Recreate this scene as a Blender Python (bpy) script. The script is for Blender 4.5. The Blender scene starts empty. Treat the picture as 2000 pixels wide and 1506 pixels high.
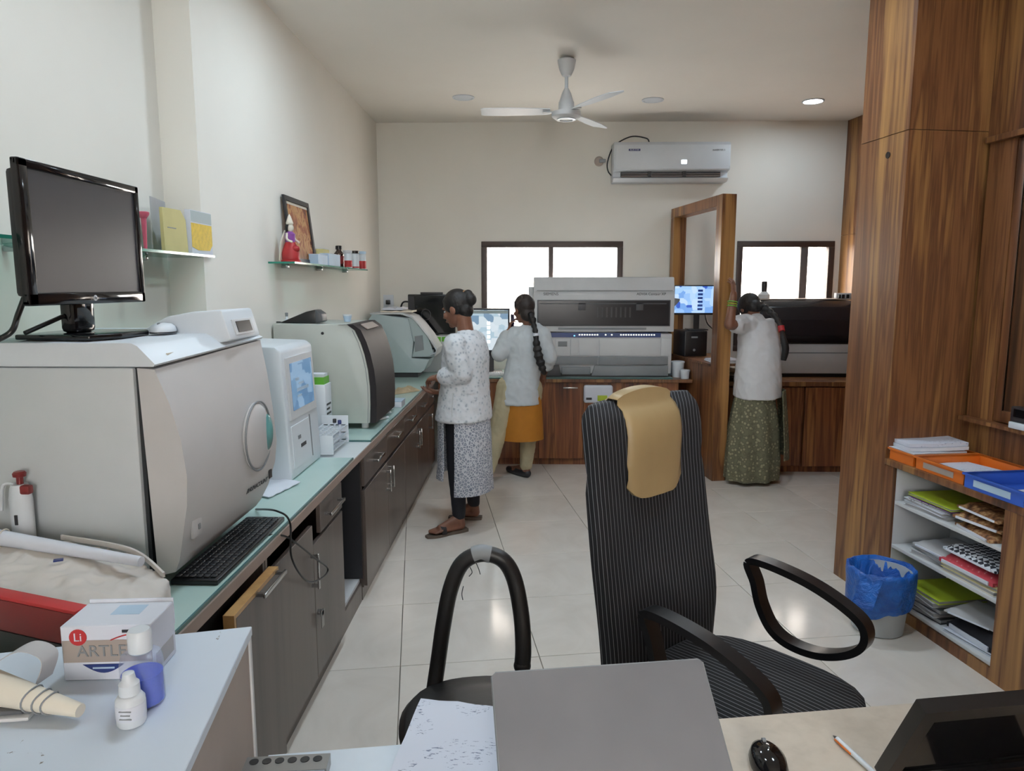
import bpy, bmesh, math, random
from mathutils import Vector, Matrix, noise
random.seed(7)
PI = math.pi
SC = bpy.context.scene
COL = SC.collection

# ------------------------------------------------------------------ camera
F = 1400.0            # focal length in pixels of the 2000 x 1506 frame
HC = 1.6              # eye height
_p = math.atan(193 / F)
_psi = math.atan(30 / F * math.cos(_p))
_R = Vector((math.cos(_psi), math.sin(_psi), 0))
_Fw = Vector((-math.sin(_psi) * math.cos(_p), math.cos(_psi) * math.cos(_p), -math.sin(_p)))
_U = _R.cross(_Fw)
CAM = Vector((0, 0, HC))
cd = bpy.data.cameras.new('camera')
cd.sensor_fit = 'HORIZONTAL'; cd.sensor_width = 36.0; cd.lens = 36.0 * F / 2000.0
cd.clip_start = 0.02; cd.clip_end = 100
co = bpy.data.objects.new('camera', cd); COL.objects.link(co)
co.matrix_world = Matrix(((_R.x, _U.x, -_Fw.x, CAM.x), (_R.y, _U.y, -_Fw.y, CAM.y), (_R.z, _U.z, -_Fw.z, CAM.z), (0, 0, 0, 1)))
SC.camera = co
def ray(x, y): return _Fw + _R * ((x - 1000) / F) + _U * ((753 - y) / F)
def oz(x, y, z): r = ray(x, y); return CAM + r * ((z - HC) / r.z)
def oy(x, y, Y): r = ray(x, y); return CAM + r * (Y / r.y)
def ox(x, y, X): r = ray(x, y); return CAM + r * (X / r.x)
def opl(x, y, p0, n): r = ray(x, y); return CAM + r * ((Vector(p0) - CAM).dot(n) / r.dot(n))

# ------------------------------------------------------------------ world, exposure
w = bpy.data.worlds.new('sky'); SC.world = w; w.use_nodes = True
bg = w.node_tree.nodes['Background']
bg.inputs[0].default_value = (1.0, 0.975, 0.94, 1); bg.inputs[1].default_value = 17.0
SC.view_settings.view_transform = 'Standard'
SC.view_settings.look = 'None'
SC.view_settings.gamma = 1.0
SC.view_settings.use_curve_mapping = False
SC.view_settings.exposure = 0.41
LAMP_E = 105.0         # emission of the round ceiling lamps
SC.cycles.max_bounces = 8
SC.cycles.diffuse_bounces = 5
SC.cycles.sample_clamp_indirect = 4.0
SC.cycles.caustics_reflective = False
SC.cycles.caustics_refractive = False

# ------------------------------------------------------------------ materials
def lin(c):
    return tuple(((v / 255) / 12.92 if v / 255 <= 0.04045 else ((v / 255 + 0.055) / 1.055) ** 2.4) for v in c)
MATS = {}
class N:
    """small node helper"""
    def __init__(s, name):
        s.m = bpy.data.materials.new(name); s.m.use_nodes = True
        s.t = s.m.node_tree; s.b = s.t.nodes['Principled BSDF']; MATS[name] = s.m
        s.out = s.t.nodes['Material Output']
    def n(s, typ, **kw):
        nd = s.t.nodes.new(typ)
        for k, v in kw.items(): setattr(nd, k, v)
        return nd
    def l(s, a, b): s.t.links.new(a, b)
    def coord(s, scale=(1, 1, 1), rot=(0, 0, 0), kind='Object'):
        tc = s.n('ShaderNodeTexCoord'); mp = s.n('ShaderNodeMapping')
        mp.inputs['Scale'].default_value = scale; mp.inputs['Rotation'].default_value = rot
        s.l(tc.outputs[kind], mp.inputs[0]); return mp.outputs[0]
    def noise(s, co_, scale=5, detail=3, rough=0.5, dist=0):
        n = s.n('ShaderNodeTexNoise'); n.inputs['Scale'].default_value = scale; n.inputs['Detail'].default_value = detail
        n.inputs['Roughness'].default_value = rough; n.inputs['Distortion'].default_value = dist
        s.l(co_, n.inputs['Vector']); return n.outputs['Fac']
    def ramp(s, fac, stops, interp='LINEAR'):
        r = s.n('ShaderNodeValToRGB'); r.color_ramp.interpolation = interp
        e = r.color_ramp.elements
        while len(e) < len(stops): e.new(0.5)
        for i, (p, c) in enumerate(stops):
            e[i].position = p; e[i].color = (*c, 1)
        s.l(fac, r.inputs[0]); return r.outputs[0]
    def mix(s, fac, a, b):
        m = s.n('ShaderNodeMix', data_type='RGBA')
        for inp, v in ((m.inputs[0], fac), (m.inputs[6], a), (m.inputs[7], b)):
            if hasattr(v, 'links'): s.l(v, inp)
            elif isinstance(v, (int, float)): inp.default_value = v
            else: inp.default_value = (*v, 1)
        return m.outputs[2]
    def math(s, op, a, b=0.0):
        m = s.n('ShaderNodeMath', operation=op)
        for inp, v in ((m.inputs[0], a), (m.inputs[1], b)):
            if hasattr(v, 'links'): s.l(v, inp)
            else: inp.default_value = v
        return m.outputs[0]
    def base(s, v, rough=0.5, metal=0.0):
        if hasattr(v, 'links'): s.l(v, s.b.inputs['Base Color'])
        else: s.b.inputs['Base Color'].default_value = (*v, 1)
        s.b.inputs['Roughness'].default_value = rough; s.b.inputs['Metallic'].default_value = metal
    def bump(s, h, strength=0.2, dist=0.01):
        b = s.n('ShaderNodeBump'); b.inputs['Strength'].default_value = strength; b.inputs['Distance'].default_value = dist
        s.l(h, b.inputs['Height']); s.l(b.outputs[0], s.b.inputs['Normal'])

def plain(name, rgb, rough=0.5, metal=0.0, var=0.06, scale=8, bump=0.0, bscale=60):
    k = N(name); c = lin(rgb); co_ = k.coord()
    f = k.noise(co_, scale, 3)
    k.base(k.ramp(f, [(0.3, tuple(v * (1 - var) for v in c)), (0.7, tuple(min(1, v * (1 + var)) for v in c))]), rough, metal)
    if bump: k.bump(k.noise(co_, bscale, 3), bump, 0.004)
    return k.m
def wood(name, stops, rot=(0, 0, 0), rough=0.38, s=1.0):
    k = N(name); cc = k.coord((5.5 * s, 5.5 * s, 0.32 * s), rot)
    f1 = k.noise(cc, 1.0, 3, 0.55, 0.6)
    cc2 = k.coord((38 * s, 38 * s, 1.2 * s), rot)
    f2 = k.noise(cc2, 1.0, 4, 0.6, 0.3)
    cc3 = k.coord((2.2, 2.2, 1.1), rot); f3 = k.noise(cc3, 1.0, 2)
    f = k.math('ADD', k.math('MULTIPLY', f1, 0.72), k.math('MULTIPLY', f2, 0.30))
    f = k.math('ADD', f, k.math('MULTIPLY', k.math('SUBTRACT', f3, 0.5), 0.22))
    k.base(k.ramp(f, stops), rough); k.bump(f2, 0.06, 0.002)
    return k.m
def stripes(name, a, b, freq, width, rough=0.85, ky=0.0, kz=0.0):
    k = N(name); tc = k.coord(); sp = k.n('ShaderNodeSeparateXYZ'); k.l(tc, sp.inputs[0])
    wob = k.math('MULTIPLY', k.math('SUBTRACT', k.noise(tc, 9, 2), 0.5), 0.006)
    ext = k.math('ADD', k.math('MULTIPLY', sp.outputs[1], ky), k.math('MULTIPLY', sp.outputs[2], kz))
    x = k.math('MULTIPLY', k.math('ADD', k.math('ADD', sp.outputs[0], wob), ext), freq)
    f = k.math('LESS_THAN', k.math('FRACT', x), width)
    k.base(k.mix(f, lin(a), lin(b)), rough); k.bump(k.noise(tc, 350, 2), 0.15, 0.002)
    return k.m
def glass(name, rgb, rough=0.0, alpha_mix=0.75):
    k = N(name)
    tr = k.n('ShaderNodeBsdfTransparent'); tr.inputs[0].default_value = (*rgb, 1)
    gl = k.n('ShaderNodeBsdfGlossy'); gl.inputs['Roughness'].default_value = rough
    fr = k.n('ShaderNodeFresnel'); fr.inputs[0].default_value = 1.45
    mx = k.n('ShaderNodeMixShader')
    ge = k.n('ShaderNodeNewGeometry')
    f = k.math('MULTIPLY', k.math('ADD', k.math('MULTIPLY', fr.outputs[0], 0.9), 0.02), k.math('SUBTRACT', 1.0, ge.outputs['Backfacing']))
    k.l(f, mx.inputs[0]); k.l(tr.outputs[0], mx.inputs[1]); k.l(gl.outputs[0], mx.inputs[2])
    k.l(mx.outputs[0], k.out.inputs[0]); return k.m
def screen(name, cols, strength=1.0, scale=(20, 20, 20)):
    k = N(name); cc = k.coord(scale)
    v = k.n('ShaderNodeTexVoronoi', feature='F1', distance='CHEBYCHEV'); v.inputs['Scale'].default_value = 1.0
    k.l(cc, v.inputs['Vector'])
    sp = k.n('ShaderNodeSeparateColor'); k.l(v.outputs['Color'], sp.inputs[0])
    c = k.ramp(sp.outputs[0], [(i / len(cols), lin(x)) for i, x in enumerate(cols)], 'CONSTANT')
    k.base((0.01, 0.01, 0.012), 0.15)
    k.l(c, k.b.inputs['Emission Color']); k.b.inputs['Emission Strength'].default_value = strength
    return k.m
def emit(name, rgb, st):
    k = N(name); k.base(rgb, 0.4); k.b.inputs['Emission Color'].default_value = (*rgb, 1); k.b.inputs['Emission Strength'].default_value = st
    return k.m

WALNUT = [(0.36, lin((62, 38, 24))), (0.44, lin((104, 66, 42))), (0.49, lin((126, 86, 54))), (0.535, lin((94, 58, 37))), (0.58, lin((138, 99, 60))), (0.66, lin((162, 120, 72)))]
wood('walnut', WALNUT)
wood('walnut_x', WALNUT, (0, PI / 2, 0))
wood('walnut_y', WALNUT, (PI / 2, 0, 0))
wood('red_walnut', [(0.36, lin((66, 34, 22))), (0.45, lin((120, 70, 44))), (0.52, lin((148, 96, 56))), (0.57, lin((98, 54, 34))), (0.66, lin((164, 110, 62)))])
wood('dark_laminate', [(0.3, lin((64, 56, 52))), (0.5, lin((86, 76, 71))), (0.7, lin((98, 88, 82)))], rough=0.32)
wood('pale_edge', [(0.3, lin((150, 110, 66))), (0.6, lin((186, 148, 98)))], (PI / 2, 0, 0))
wood('pale_laminate', [(0.3, lin((176, 164, 148))), (0.55, lin((198, 186, 170))), (0.75, lin((206, 196, 182)))], (0, PI / 2, 0), 0.45)
plain('wall_paint', (234, 231, 223), 0.75, var=0.02, scale=2, bump=0.03, bscale=120)
plain('wall_near', (214, 216, 218), 0.75, var=0.02, scale=2, bump=0.03, bscale=120)
plain('ceiling_paint', (238, 233, 225), 0.7, var=0.02, scale=1.5)
plain('grout', (120, 112, 102), 0.8)
k = N('tile'); cc = k.coord((1, 1, 1)); f = k.noise(cc, 2.2, 5, 0.6, 1.2)
k.base(k.ramp(f, [(0.3, lin((216, 208, 198))), (0.6, lin((228, 221, 212))), (0.75, lin((220, 211, 200)))]), 0.13)
plain('white_plastic', (214, 220, 226), 0.38, var=0.02)
plain('machine_grey', (200, 205, 208), 0.4, var=0.02)
plain('machine_front', (196, 194, 194), 0.38, var=0.02)
plain('beige_grey', (186, 190, 184), 0.45, var=0.03)
plain('blue_grey', (168, 182, 184), 0.45, var=0.03)
plain('mid_grey', (128, 132, 136), 0.5)
plain('light_grey', (204, 206, 208), 0.45, var=0.03)
plain('dark_grey', (70, 72, 76), 0.45)
plain('charcoal', (38, 38, 42), 0.4)
plain('black_plastic', (20, 20, 22), 0.32)
plain('black_gloss', (14, 14, 17), 0.08)
plain('visor_dark', (34, 32, 36), 0.22); MATS['visor_dark'].node_tree.nodes['Principled BSDF'].inputs['Specular IOR Level'].default_value = 0.3
plain('screen_off', (48, 48, 54), 0.3)
plain('seam', (30, 34, 38), 0.6)
plain('visor_matte', (44, 40, 42), 0.6); MATS['visor_matte'].node_tree.nodes['Principled BSDF'].inputs['Specular IOR Level'].default_value = 0.2
plain('chrome', (190, 190, 190), 0.22, 1.0, 0.03)
plain('steel', (150, 148, 146), 0.3, 1.0, 0.03)
plain('brown_frame', (62, 50, 46), 0.45)
plain('grey_frame', (96, 92, 92), 0.45)
plain('white_top', (210, 220, 230), 0.3, var=0.03, scale=14)
plain('counter_board', (212, 218, 220), 0.35, var=0.02)
plain('counter_edge', (150, 132, 122), 0.5)
plain('beige_panel', (160, 148, 140), 0.5)
plain('paper', (214, 218, 228), 0.8, var=0.03)
plain('paper_grey', (176, 176, 178), 0.8, var=0.06)
plain('cream', (220, 213, 198), 0.7)
plain('yellow_paper', (206, 196, 138), 0.7)
plain('yellow', (214, 182, 48), 0.5, var=0.15, scale=60)
plain('lime', (170, 190, 50), 0.5)
plain('green', (96, 170, 50), 0.45)
plain('red', (170, 40, 44), 0.5)
plain('dark_red', (112, 28, 30), 0.4)
plain('pink', (206, 96, 120), 0.45)
plain('orange', (206, 108, 36), 0.4, var=0.04)
plain('blue', (50, 92, 190), 0.4, var=0.04)
plain('navy', (36, 52, 110), 0.35)
plain('navy_blue', (40, 60, 112), 0.35)
plain('pale_blue', (176, 200, 222), 0.5)
plain('purple', (130, 70, 150), 0.5)
plain('tan_leather', (164, 142, 104), 0.42, var=0.06, scale=6, bump=0.12, bscale=25)
plain('skin', (120, 80, 62), 0.5, var=0.06, scale=20)
plain('skin_palm', (190, 124, 112), 0.5)
plain('hair', (22, 18, 18), 0.55, var=0.3, scale=60, bump=0.3, bscale=140)
plain('hair_brown', (36, 27, 25), 0.55, var=0.25, scale=60, bump=0.25, bscale=140)
plain('coat', (202, 208, 212), 0.8, var=0.05, scale=18, bump=0.35, bscale=16)
plain('tshirt', (210, 210, 212), 0.8, var=0.03, scale=12, bump=0.3, bscale=14)
plain('mustard', (178, 116, 34), 0.8, var=0.08, scale=10, bump=0.2, bscale=14)
plain('cream_cloth', (182, 172, 142), 0.8, var=0.08, scale=10, bump=0.35, bscale=18)
plain('black_cloth', (22, 22, 30), 0.8)
plain('sole', (96, 84, 74), 0.7)
plain('black_vinyl', (26, 25, 26), 0.42, var=0.15, scale=30, bump=0.15, bscale=40)
plain('bag_cloth', (206, 200, 194), 0.75, var=0.05, scale=8, bump=0.3, bscale=10)
plain('bin_plastic', (176, 182, 186), 0.4)
k = N('bin_bag'); cc = k.coord(); k.base(k.ramp(k.noise(cc, 14, 3), [(0.3, lin((16, 70, 150))), (0.7, lin((30, 104, 196)))]), 0.3); k.bump(k.noise(cc, 22, 4, 0.6, 1.0), 0.8, 0.02)
k = N('kurta_print'); cc = k.coord((1, 1, 1)); v = k.n('ShaderNodeTexVoronoi', feature='DISTANCE_TO_EDGE'); v.inputs['Scale'].default_value = 52; k.l(cc, v.inputs['Vector'])
k.base(k.ramp(v.outputs['Distance'], [(0.0, lin((196, 198, 204))), (0.10, lin((196, 198, 204))), (0.16, lin((96, 102, 120))), (0.3, lin((150, 156, 168)))]), 0.85)
k = N('sari_print'); cc = k.coord((1, 1, 1)); v = k.n('ShaderNodeTexVoronoi', feature='F1'); v.inputs['Scale'].default_value = 34; k.l(cc, v.inputs['Vector'])
k.base(k.ramp(v.outputs['Distance'], [(0.0, lin((150, 148, 118))), (0.3, lin((134, 130, 104))), (0.42, lin((92, 90, 72))), (0.7, lin((106, 104, 82)))]), 0.85); k.bump(k.noise(cc, 12, 3), 0.35, 0.02)
k = N('coat_print'); cc = k.coord(); v = k.n('ShaderNodeTexVoronoi', feature='F1'); v.inputs['Scale'].default_value = 40; k.l(cc, v.inputs['Vector'])
k.base(k.ramp(v.outputs['Distance'], [(0.0, lin((160, 168, 178))), (0.22, lin((176, 182, 190))), (0.36, lin((206, 210, 214))), (0.6, lin((212, 214, 218)))]), 0.8); k.bump(k.noise(cc, 16, 3), 0.35, 0.02)
k = N('houndstooth'); cc = k.coord((52, 52, 52), (0, 0, 0.6)); ch = k.n('ShaderNodeTexChecker'); ch.inputs['Scale'].default_value = 1; k.l(cc, ch.inputs[0])
k.base(k.mix(ch.outputs['Fac'], lin((214, 218, 224)), lin((30, 32, 44))), 0.6)
k = N('mottled_brown'); cc = k.coord(); k.base(k.ramp(k.noise(cc, 42, 4), [(0.35, lin((70, 42, 26))), (0.5, lin((140, 96, 60))), (0.65, lin((196, 164, 120)))]), 0.6)
k = N('red_dots'); cc = k.coord(); v = k.n('ShaderNodeTexVoronoi'); v.inputs['Scale'].default_value = 45; k.l(cc, v.inputs['Vector'])
k.base(k.ramp(v.outputs['Distance'], [(0.0, lin((220, 190, 190))), (0.22, lin((196, 70, 84))), (1.0, lin((180, 52, 66)))]), 0.6)
k = N('dot_white'); cc = k.coord(); v = k.n('ShaderNodeTexVoronoi'); v.inputs['Scale'].default_value = 70; k.l(cc, v.inputs['Vector'])
k.base(k.ramp(v.outputs['Distance'], [(0.0, lin((60, 62, 70))), (0.25, lin((60, 62, 70))), (0.3, lin((214, 216, 222)))]), 0.6)
k = N('picture_print'); cc = k.coord((7, 7, 5)); k.base(k.ramp(k.noise(cc, 2.2, 4, 0.6, 0.8), [(0.3, lin((92, 40, 34))), (0.45, lin((158, 96, 66))), (0.55, lin((206, 156, 104))), (0.68, lin((120, 60, 46)))]), 0.25)
k = N('written_paper'); cc = k.coord((26, 90, 90)); n1 = k.noise(cc, 2.6, 4, 0.7); cc2 = k.coord((6, 6, 6)); n2 = k.noise(cc2, 1.6, 2)
f = k.math('MULTIPLY', k.math('GREATER_THAN', n1, 0.60), k.math('GREATER_THAN', n2, 0.52))
k.base(k.mix(f, lin((208, 214, 228)), lin((120, 130, 156))), 0.75)
k = N('worn_white'); cc = k.coord((1, 1, 1)); n1 = k.noise(cc, 26, 5, 0.7, 1.5); n2 = k.noise(cc, 5, 2)
f = k.math('MULTIPLY', k.math('GREATER_THAN', n1, 0.66), k.math('GREATER_THAN', n2, 0.56))
k.base(k.mix(f, lin((208, 218, 230)), lin((120, 116, 112))), 0.32)
k = N('laptop_lid'); cc = k.coord(); k.base(k.ramp(k.noise(cc, 3, 3), [(0.3, lin((116, 118, 124))), (0.7, lin((132, 134, 140)))]), 0.22, 0.2)
stripes('chair_stripe', (18, 18, 24), (120, 124, 130), 62, 0.12, ky=-1.0, kz=0.13)
stripes('seat_stripe', (18, 18, 22), (110, 112, 118), 62, 0.17)
k = N('frosted'); cc = k.coord(); n1 = k.noise(cc, 75, 2)
tl = k.n('ShaderNodeBsdfTranslucent'); tl.inputs[0].default_value = (0.93, 0.9, 0.87, 1)
tr = k.n('ShaderNodeBsdfTransparent'); tr.inputs[0].default_value = (0.95, 0.9, 0.86, 1)
mx = k.n('ShaderNodeMixShader'); k.l(k.ramp(n1, [(0.36, (0.12,) * 3), (0.62, (0.6,) * 3)]), mx.inputs[0]); k.l(tl.outputs[0], mx.inputs[1]); k.l(tr.outputs[0], mx.inputs[2]); k.l(mx.outputs[0], k.out.inputs[0])
glass('clear_pane', (0.95, 0.96, 0.96))
glass('shelf_glass', (0.62, 0.80, 0.75))
k = N('counter_glass'); cc = k.coord(); k.base(k.ramp(k.noise(cc, 3, 2), [(0.3, lin((176, 202, 196))), (0.7, lin((186, 210, 204)))]), 0.07)
plain('glass_edge', (66, 104, 104), 0.12)
plain('glass_edge_green', (40, 126, 108), 0.12)
glass('bottle_clear', (0.86, 0.90, 0.97), 0.05)
k = N('blue_liquid'); k.base(lin((28, 66, 200)), 0.15)
k = N('teal_lens'); cc = k.coord(); k.base(k.ramp(k.noise(cc, 10, 2), [(0.3, lin((30, 70, 74))), (0.7, lin((110, 170, 170)))]), 0.08)
screen('screen_blue', [(150, 190, 240), (176, 208, 250), (120, 166, 228), (190, 216, 250), (60, 96, 190), (160, 200, 250)], 0.85, (16, 1, 16))
screen('screen_ui', [(196, 214, 226), (176, 200, 214), (214, 226, 234), (120, 150, 176), (206, 220, 228)], 0.75, (14, 1, 14))
screen('screen_small', [(110, 150, 186), (90, 132, 172), (140, 174, 206), (96, 140, 180)], 0.6, (1, 14, 14))
emit('lamp_on', (0.74, 0.885, 1.0), LAMP_E)
emit('led', (0.95, 0.95, 0.8), 1.5)
emit('led_blue', (0.2, 0.7, 1.0), 1.5)
emit('led_white', (0.9, 0.95, 1.0), 2.2)

# ------------------------------------------------------------------ geometry
class MB:
    def __init__(s): s.bm = bmesh.new()
    def _merge(s, b, M=None):
        me = bpy.data.meshes.new('t'); b.to_mesh(me); b.free()
        if M is not None: me.transform(M)
        s.bm.from_mesh(me); bpy.data.meshes.remove(me); return s
    def box(s, c, size, rz=0.0, bev=0.0, seg=2, M=None):
        b = bmesh.new(); bmesh.ops.create_cube(b, size=1.0)
        bmesh.ops.scale(b, vec=size, verts=b.verts)
        if bev: bmesh.ops.bevel(b, geom=b.edges[:], offset=min(bev, min(size) * 0.45), segments=seg, affect='EDGES', profile=0.5)
        T = Matrix.Translation(c) @ Matrix.Rotation(rz, 4, 'Z')
        if M is not None: T = Matrix.Translation(c) @ M.to_4x4()
        return s._merge(b, T)
    def span(s, a, c, bev=0.0, seg=2):
        a, c = Vector(a), Vector(c)
        return s.box((a + c) / 2, [abs(v) for v in (c - a)], 0, bev, seg)
    def prism(s, pts, axis, a, b_, bev=0.0, seg=2):
        """polygon given in the two axes that are left, extruded along axis from a to b_"""
        b = bmesh.new()
        def v3(p, t):
            if axis == 'x': return (t, p[0], p[1])
            if axis == 'y': return (p[0], t, p[1])
            return (p[0], p[1], t)
        v0 = [b.verts.new(v3(p, a)) for p in pts]; v1 = [b.verts.new(v3(p, b_)) for p in pts]
        b.faces.new(v0); b.faces.new(v1[::-1]); n = len(pts)
        for i in range(n): b.faces.new((v0[i], v1[i], v1[(i + 1) % n], v0[(i + 1) % n]))
        bmesh.ops.recalc_face_normals(b, faces=b.faces)
        if bev: bmesh.ops.bevel(b, geom=b.edges[:], offset=bev, segments=seg, affect='EDGES', profile=0.5)
        return s._merge(b)
    def loft(s, rings, cap=True, closed=True):
        b = bmesh.new(); R = [[b.verts.new(p) for p in r] for r in rings]; n = len(R[0])
        for i in range(len(R) - 1):
            for j in range(n if closed else n - 1):
                b.faces.new((R[i][j], R[i][(j + 1) % n], R[i + 1][(j + 1) % n], R[i + 1][j]))
        if cap and closed: b.faces.new(R[0][::-1]); b.faces.new(R[-1])
        bmesh.ops.recalc_face_normals(b, faces=b.faces)
        return s._merge(b)
    def quad(s, a, b_, c, d):
        b = bmesh.new(); b.faces.new([b.verts.new(p) for p in (a, b_, c, d)]); return s._merge(b)
    def sheet(s, a, b_, c, d, th=0.004):
        """thin slab over four corners, thickness downwards along the normal"""
        a, b_, c, d = map(Vector, (a, b_, c, d)); n = (b_ - a).cross(d - a).normalized() * th
        return s.loft([[a, b_, c, d], [p - n for p in (a, b_, c, d)]])
    def cyl(s, a, b_, ra, rb=None, seg=20):
        rb = ra if rb is None else rb
        a, b_ = Vector(a), Vector(b_); d = (b_ - a).normalized()
        u = d.orthogonal().normalized(); v = d.cross(u)
        rg = lambda c, r: [c + (u * math.cos(2 * PI * i / seg) + v * math.sin(2 * PI * i / seg)) * r for i in range(seg)]
        return s.loft([rg(a, ra), rg(b_, rb)])
    def lathe(s, c, prof, seg=24, axis=(0, 0, 1)):
        c = Vector(c); d = Vector(axis).normalized(); u = d.orthogonal().normalized(); v = d.cross(u)
        return s.loft([[c + d * h + (u * math.cos(2 * PI * i / seg) + v * math.sin(2 * PI * i / seg)) * max(r, 1e-4) for i in range(seg)] for r, h in prof])
    def ell(s, c, r, M=None, seg=20, rings=12):
        b = bmesh.new(); bmesh.ops.create_uvsphere(b, u_segments=seg, v_segments=rings, radius=1.0)
        bmesh.ops.scale(b, vec=r, verts=b.verts)
        T = Matrix.Translation(c)
        if M is not None: T = T @ M.to_4x4()
        return s._merge(b, T)
    def tube(s, pts, r, seg=10, flat=1.0, closed=False, rad=None):
        P = [Vector(p) for p in pts]; n = len(P); rings = []; prev = None
        for i in range(n):
            if closed: t = P[(i + 1) % n] - P[i - 1]
            else: t = P[min(i + 1, n - 1)] - P[max(i - 1, 0)]
            t.normalize()
            if prev is None: u = t.orthogonal().normalized()
            else: u = (prev - t * prev.dot(t)).normalized()
            prev = u; v = t.cross(u); rr = rad[i] if rad else r
            rings.append([P[i] + (u * math.cos(2 * PI * k_ / seg) + v * math.sin(2 * PI * k_ / seg) * flat) * rr for k_ in range(seg)])
        if closed: rings.append(rings[0]); return s.loft(rings, cap=False)
        return s.loft(rings)
    def ribbon(s, pts, up, w_, t_):
        """band with rectangular section following a path: w_ along the fixed vector up, t_ across"""
        P = [Vector(p) for p in pts]; up = Vector(up).normalized(); rings = []
        for i, p in enumerate(P):
            t = (P[min(i + 1, len(P) - 1)] - P[max(i - 1, 0)]).normalized(); v = t.cross(up).normalized()
            rings.append([p + up * w_ / 2 + v * t_ / 2 * q for q in (1, -1)] + [p - up * w_ / 2 + v * t_ / 2 * q for q in (-1, 1)])
        return s.loft(rings)
    def mesh(s, sharp=38):
        bm = s.bm
        bmesh.ops.remove_doubles(bm, verts=bm.verts, dist=1e-5)
        ang = math.radians(sharp)
        for f_ in bm.faces: f_.smooth = True
        for e in bm.edges:
            if len(e.link_faces) == 2: e.smooth = e.calc_face_angle(0) < ang
        me = bpy.data.meshes.new('m'); bm.to_mesh(me); bm.free(); return me
def curve(P, n=8, closed=False):
    P = [Vector(p) for p in P]; out = []; m = len(P)
    for i in range(m if closed else m - 1):
        p0 = P[i - 1] if (closed or i > 0) else P[0]; p1 = P[i]; p2 = P[(i + 1) % m]; p3 = P[(i + 2) % m] if (closed or i + 2 < m) else P[m - 1]
        for j in range(n):
            t = j / n
            out.append(0.5 * (2 * p1 + (p2 - p0) * t + (2 * p0 - 5 * p1 + 4 * p2 - p3) * t * t + (3 * p1 - p0 - 3 * p2 + p3) * t ** 3))
    if not closed: out.append(P[-1])
    return out

def remesh(m, voxel, smooth=4, wrinkle=0.0, wscale=9.0, seed=0.0):
    me = m.mesh(); o = bpy.data.objects.new('tmp', me); COL.objects.link(o)
    r = o.modifiers.new('r', 'REMESH'); r.mode = 'VOXEL'; r.voxel_size = voxel
    s_ = o.modifiers.new('s', 'SMOOTH'); s_.iterations = smooth; s_.factor = 0.5
    bpy.context.view_layer.update()
    out = bpy.data.meshes.new_from_object(o.evaluated_get(bpy.context.evaluated_depsgraph_get()))
    bpy.data.objects.remove(o); bpy.data.meshes.remove(me)
    if wrinkle:
        nn_ = [v.normal.copy() for v in out.vertices]
        for v, n in zip(out.vertices, nn_):
            c = v.co; q = Vector((c.x * wscale + seed, c.y * wscale, c.z * wscale * 0.42)); q2 = Vector((c.x * 1.1 + c.z * 0.8, c.y * 1.1, c.z * 0.9 - c.x * 0.5)) * wscale * 1.5
            v.co = c + n * wrinkle * (noise.noise(q) + 0.75 * (1 - abs(noise.noise(q2)) * 3))
    for p in out.polygons: p.use_smooth = True
    return out
ORG = {}
def tag(o, label=None, cat=None, group=None, kind=None):
    for a, v in (('label', label), ('category', cat), ('group', group), ('kind', kind)):
        if v: o[a] = v
    return o
def thing(name, label, cat, loc=(0, 0, 0), rz=0.0, group=None, kind=None):
    o = bpy.data.objects.new(name, None); COL.objects.link(o); o.empty_display_size = 0.05
    o.location = loc; o.rotation_euler = (0, 0, rz)
    ORG[o] = Matrix.Translation(loc) @ Matrix.Rotation(rz, 4, 'Z')
    return tag(o, label, cat, group, kind)
def part(name, mb, mat, parent, local=False, label=None, sharp=38):
    me = mb.mesh(sharp) if isinstance(mb, MB) else mb
    if not local: me.transform(ORG[parent].inverted())
    me.materials.append(MATS[mat]); me.name = name
    o = bpy.data.objects.new(name, me); COL.objects.link(o); o.parent = parent; ORG[o] = ORG[parent]
    if label: o['label'] = label
    return o
def solo(name, mb, mat, label=None, cat=None, group=None, kind=None, sharp=38):
    me = mb.mesh(sharp) if isinstance(mb, MB) else mb
    xs = [v.co for v in me.vertices]
    c = Vector(((min(v.x for v in xs) + max(v.x for v in xs)) / 2, (min(v.y for v in xs) + max(v.y for v in xs)) / 2, min(v.z for v in xs)))
    me.transform(Matrix.Translation(-c)); me.materials.append(MATS[mat]); me.name = name
    o = bpy.data.objects.new(name, me); COL.objects.link(o); o.location = c; ORG[o] = Matrix.Translation(c)
    return tag(o, label, cat, group, kind)
def rootless(name, label, cat, pt, group=None): return thing(name, label, cat, tuple(pt), 0, group)
def lettering(text, size, origin, xdir, ydir, mat, parent, name='lettering', depth=0.0006, shear=0.0):
    cu = bpy.data.curves.new('txt', 'FONT'); cu.body = text; cu.size = size; cu.extrude = depth; cu.align_x = 'CENTER'; cu.align_y = 'CENTER'; cu.shear = shear
    to = bpy.data.objects.new('txt', cu); COL.objects.link(to)
    me = bpy.data.meshes.new_from_object(to.evaluated_get(bpy.context.evaluated_depsgraph_get()))
    bpy.data.objects.remove(to); bpy.data.curves.remove(cu)
    x, y = Vector(xdir).normalized(), Vector(ydir).normalized(); z = x.cross(y)
    Mx = Matrix(((x.x, y.x, z.x, origin[0]), (x.y, y.y, z.y, origin[1]), (x.z, y.z, z.z, origin[2]), (0, 0, 0, 1)))
    me.transform(Mx); me.materials.clear()
    return part(name, me, mat, parent)
SK = 0.154; SKA = math.atan(SK)            # the right half of the room is skewed by this angle
D = Vector((-math.sin(SKA), math.cos(SKA), 0)); E = Vector((math.cos(SKA), math.sin(SKA), 0))
Z3 = Vector((0, 0, 1))

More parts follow.
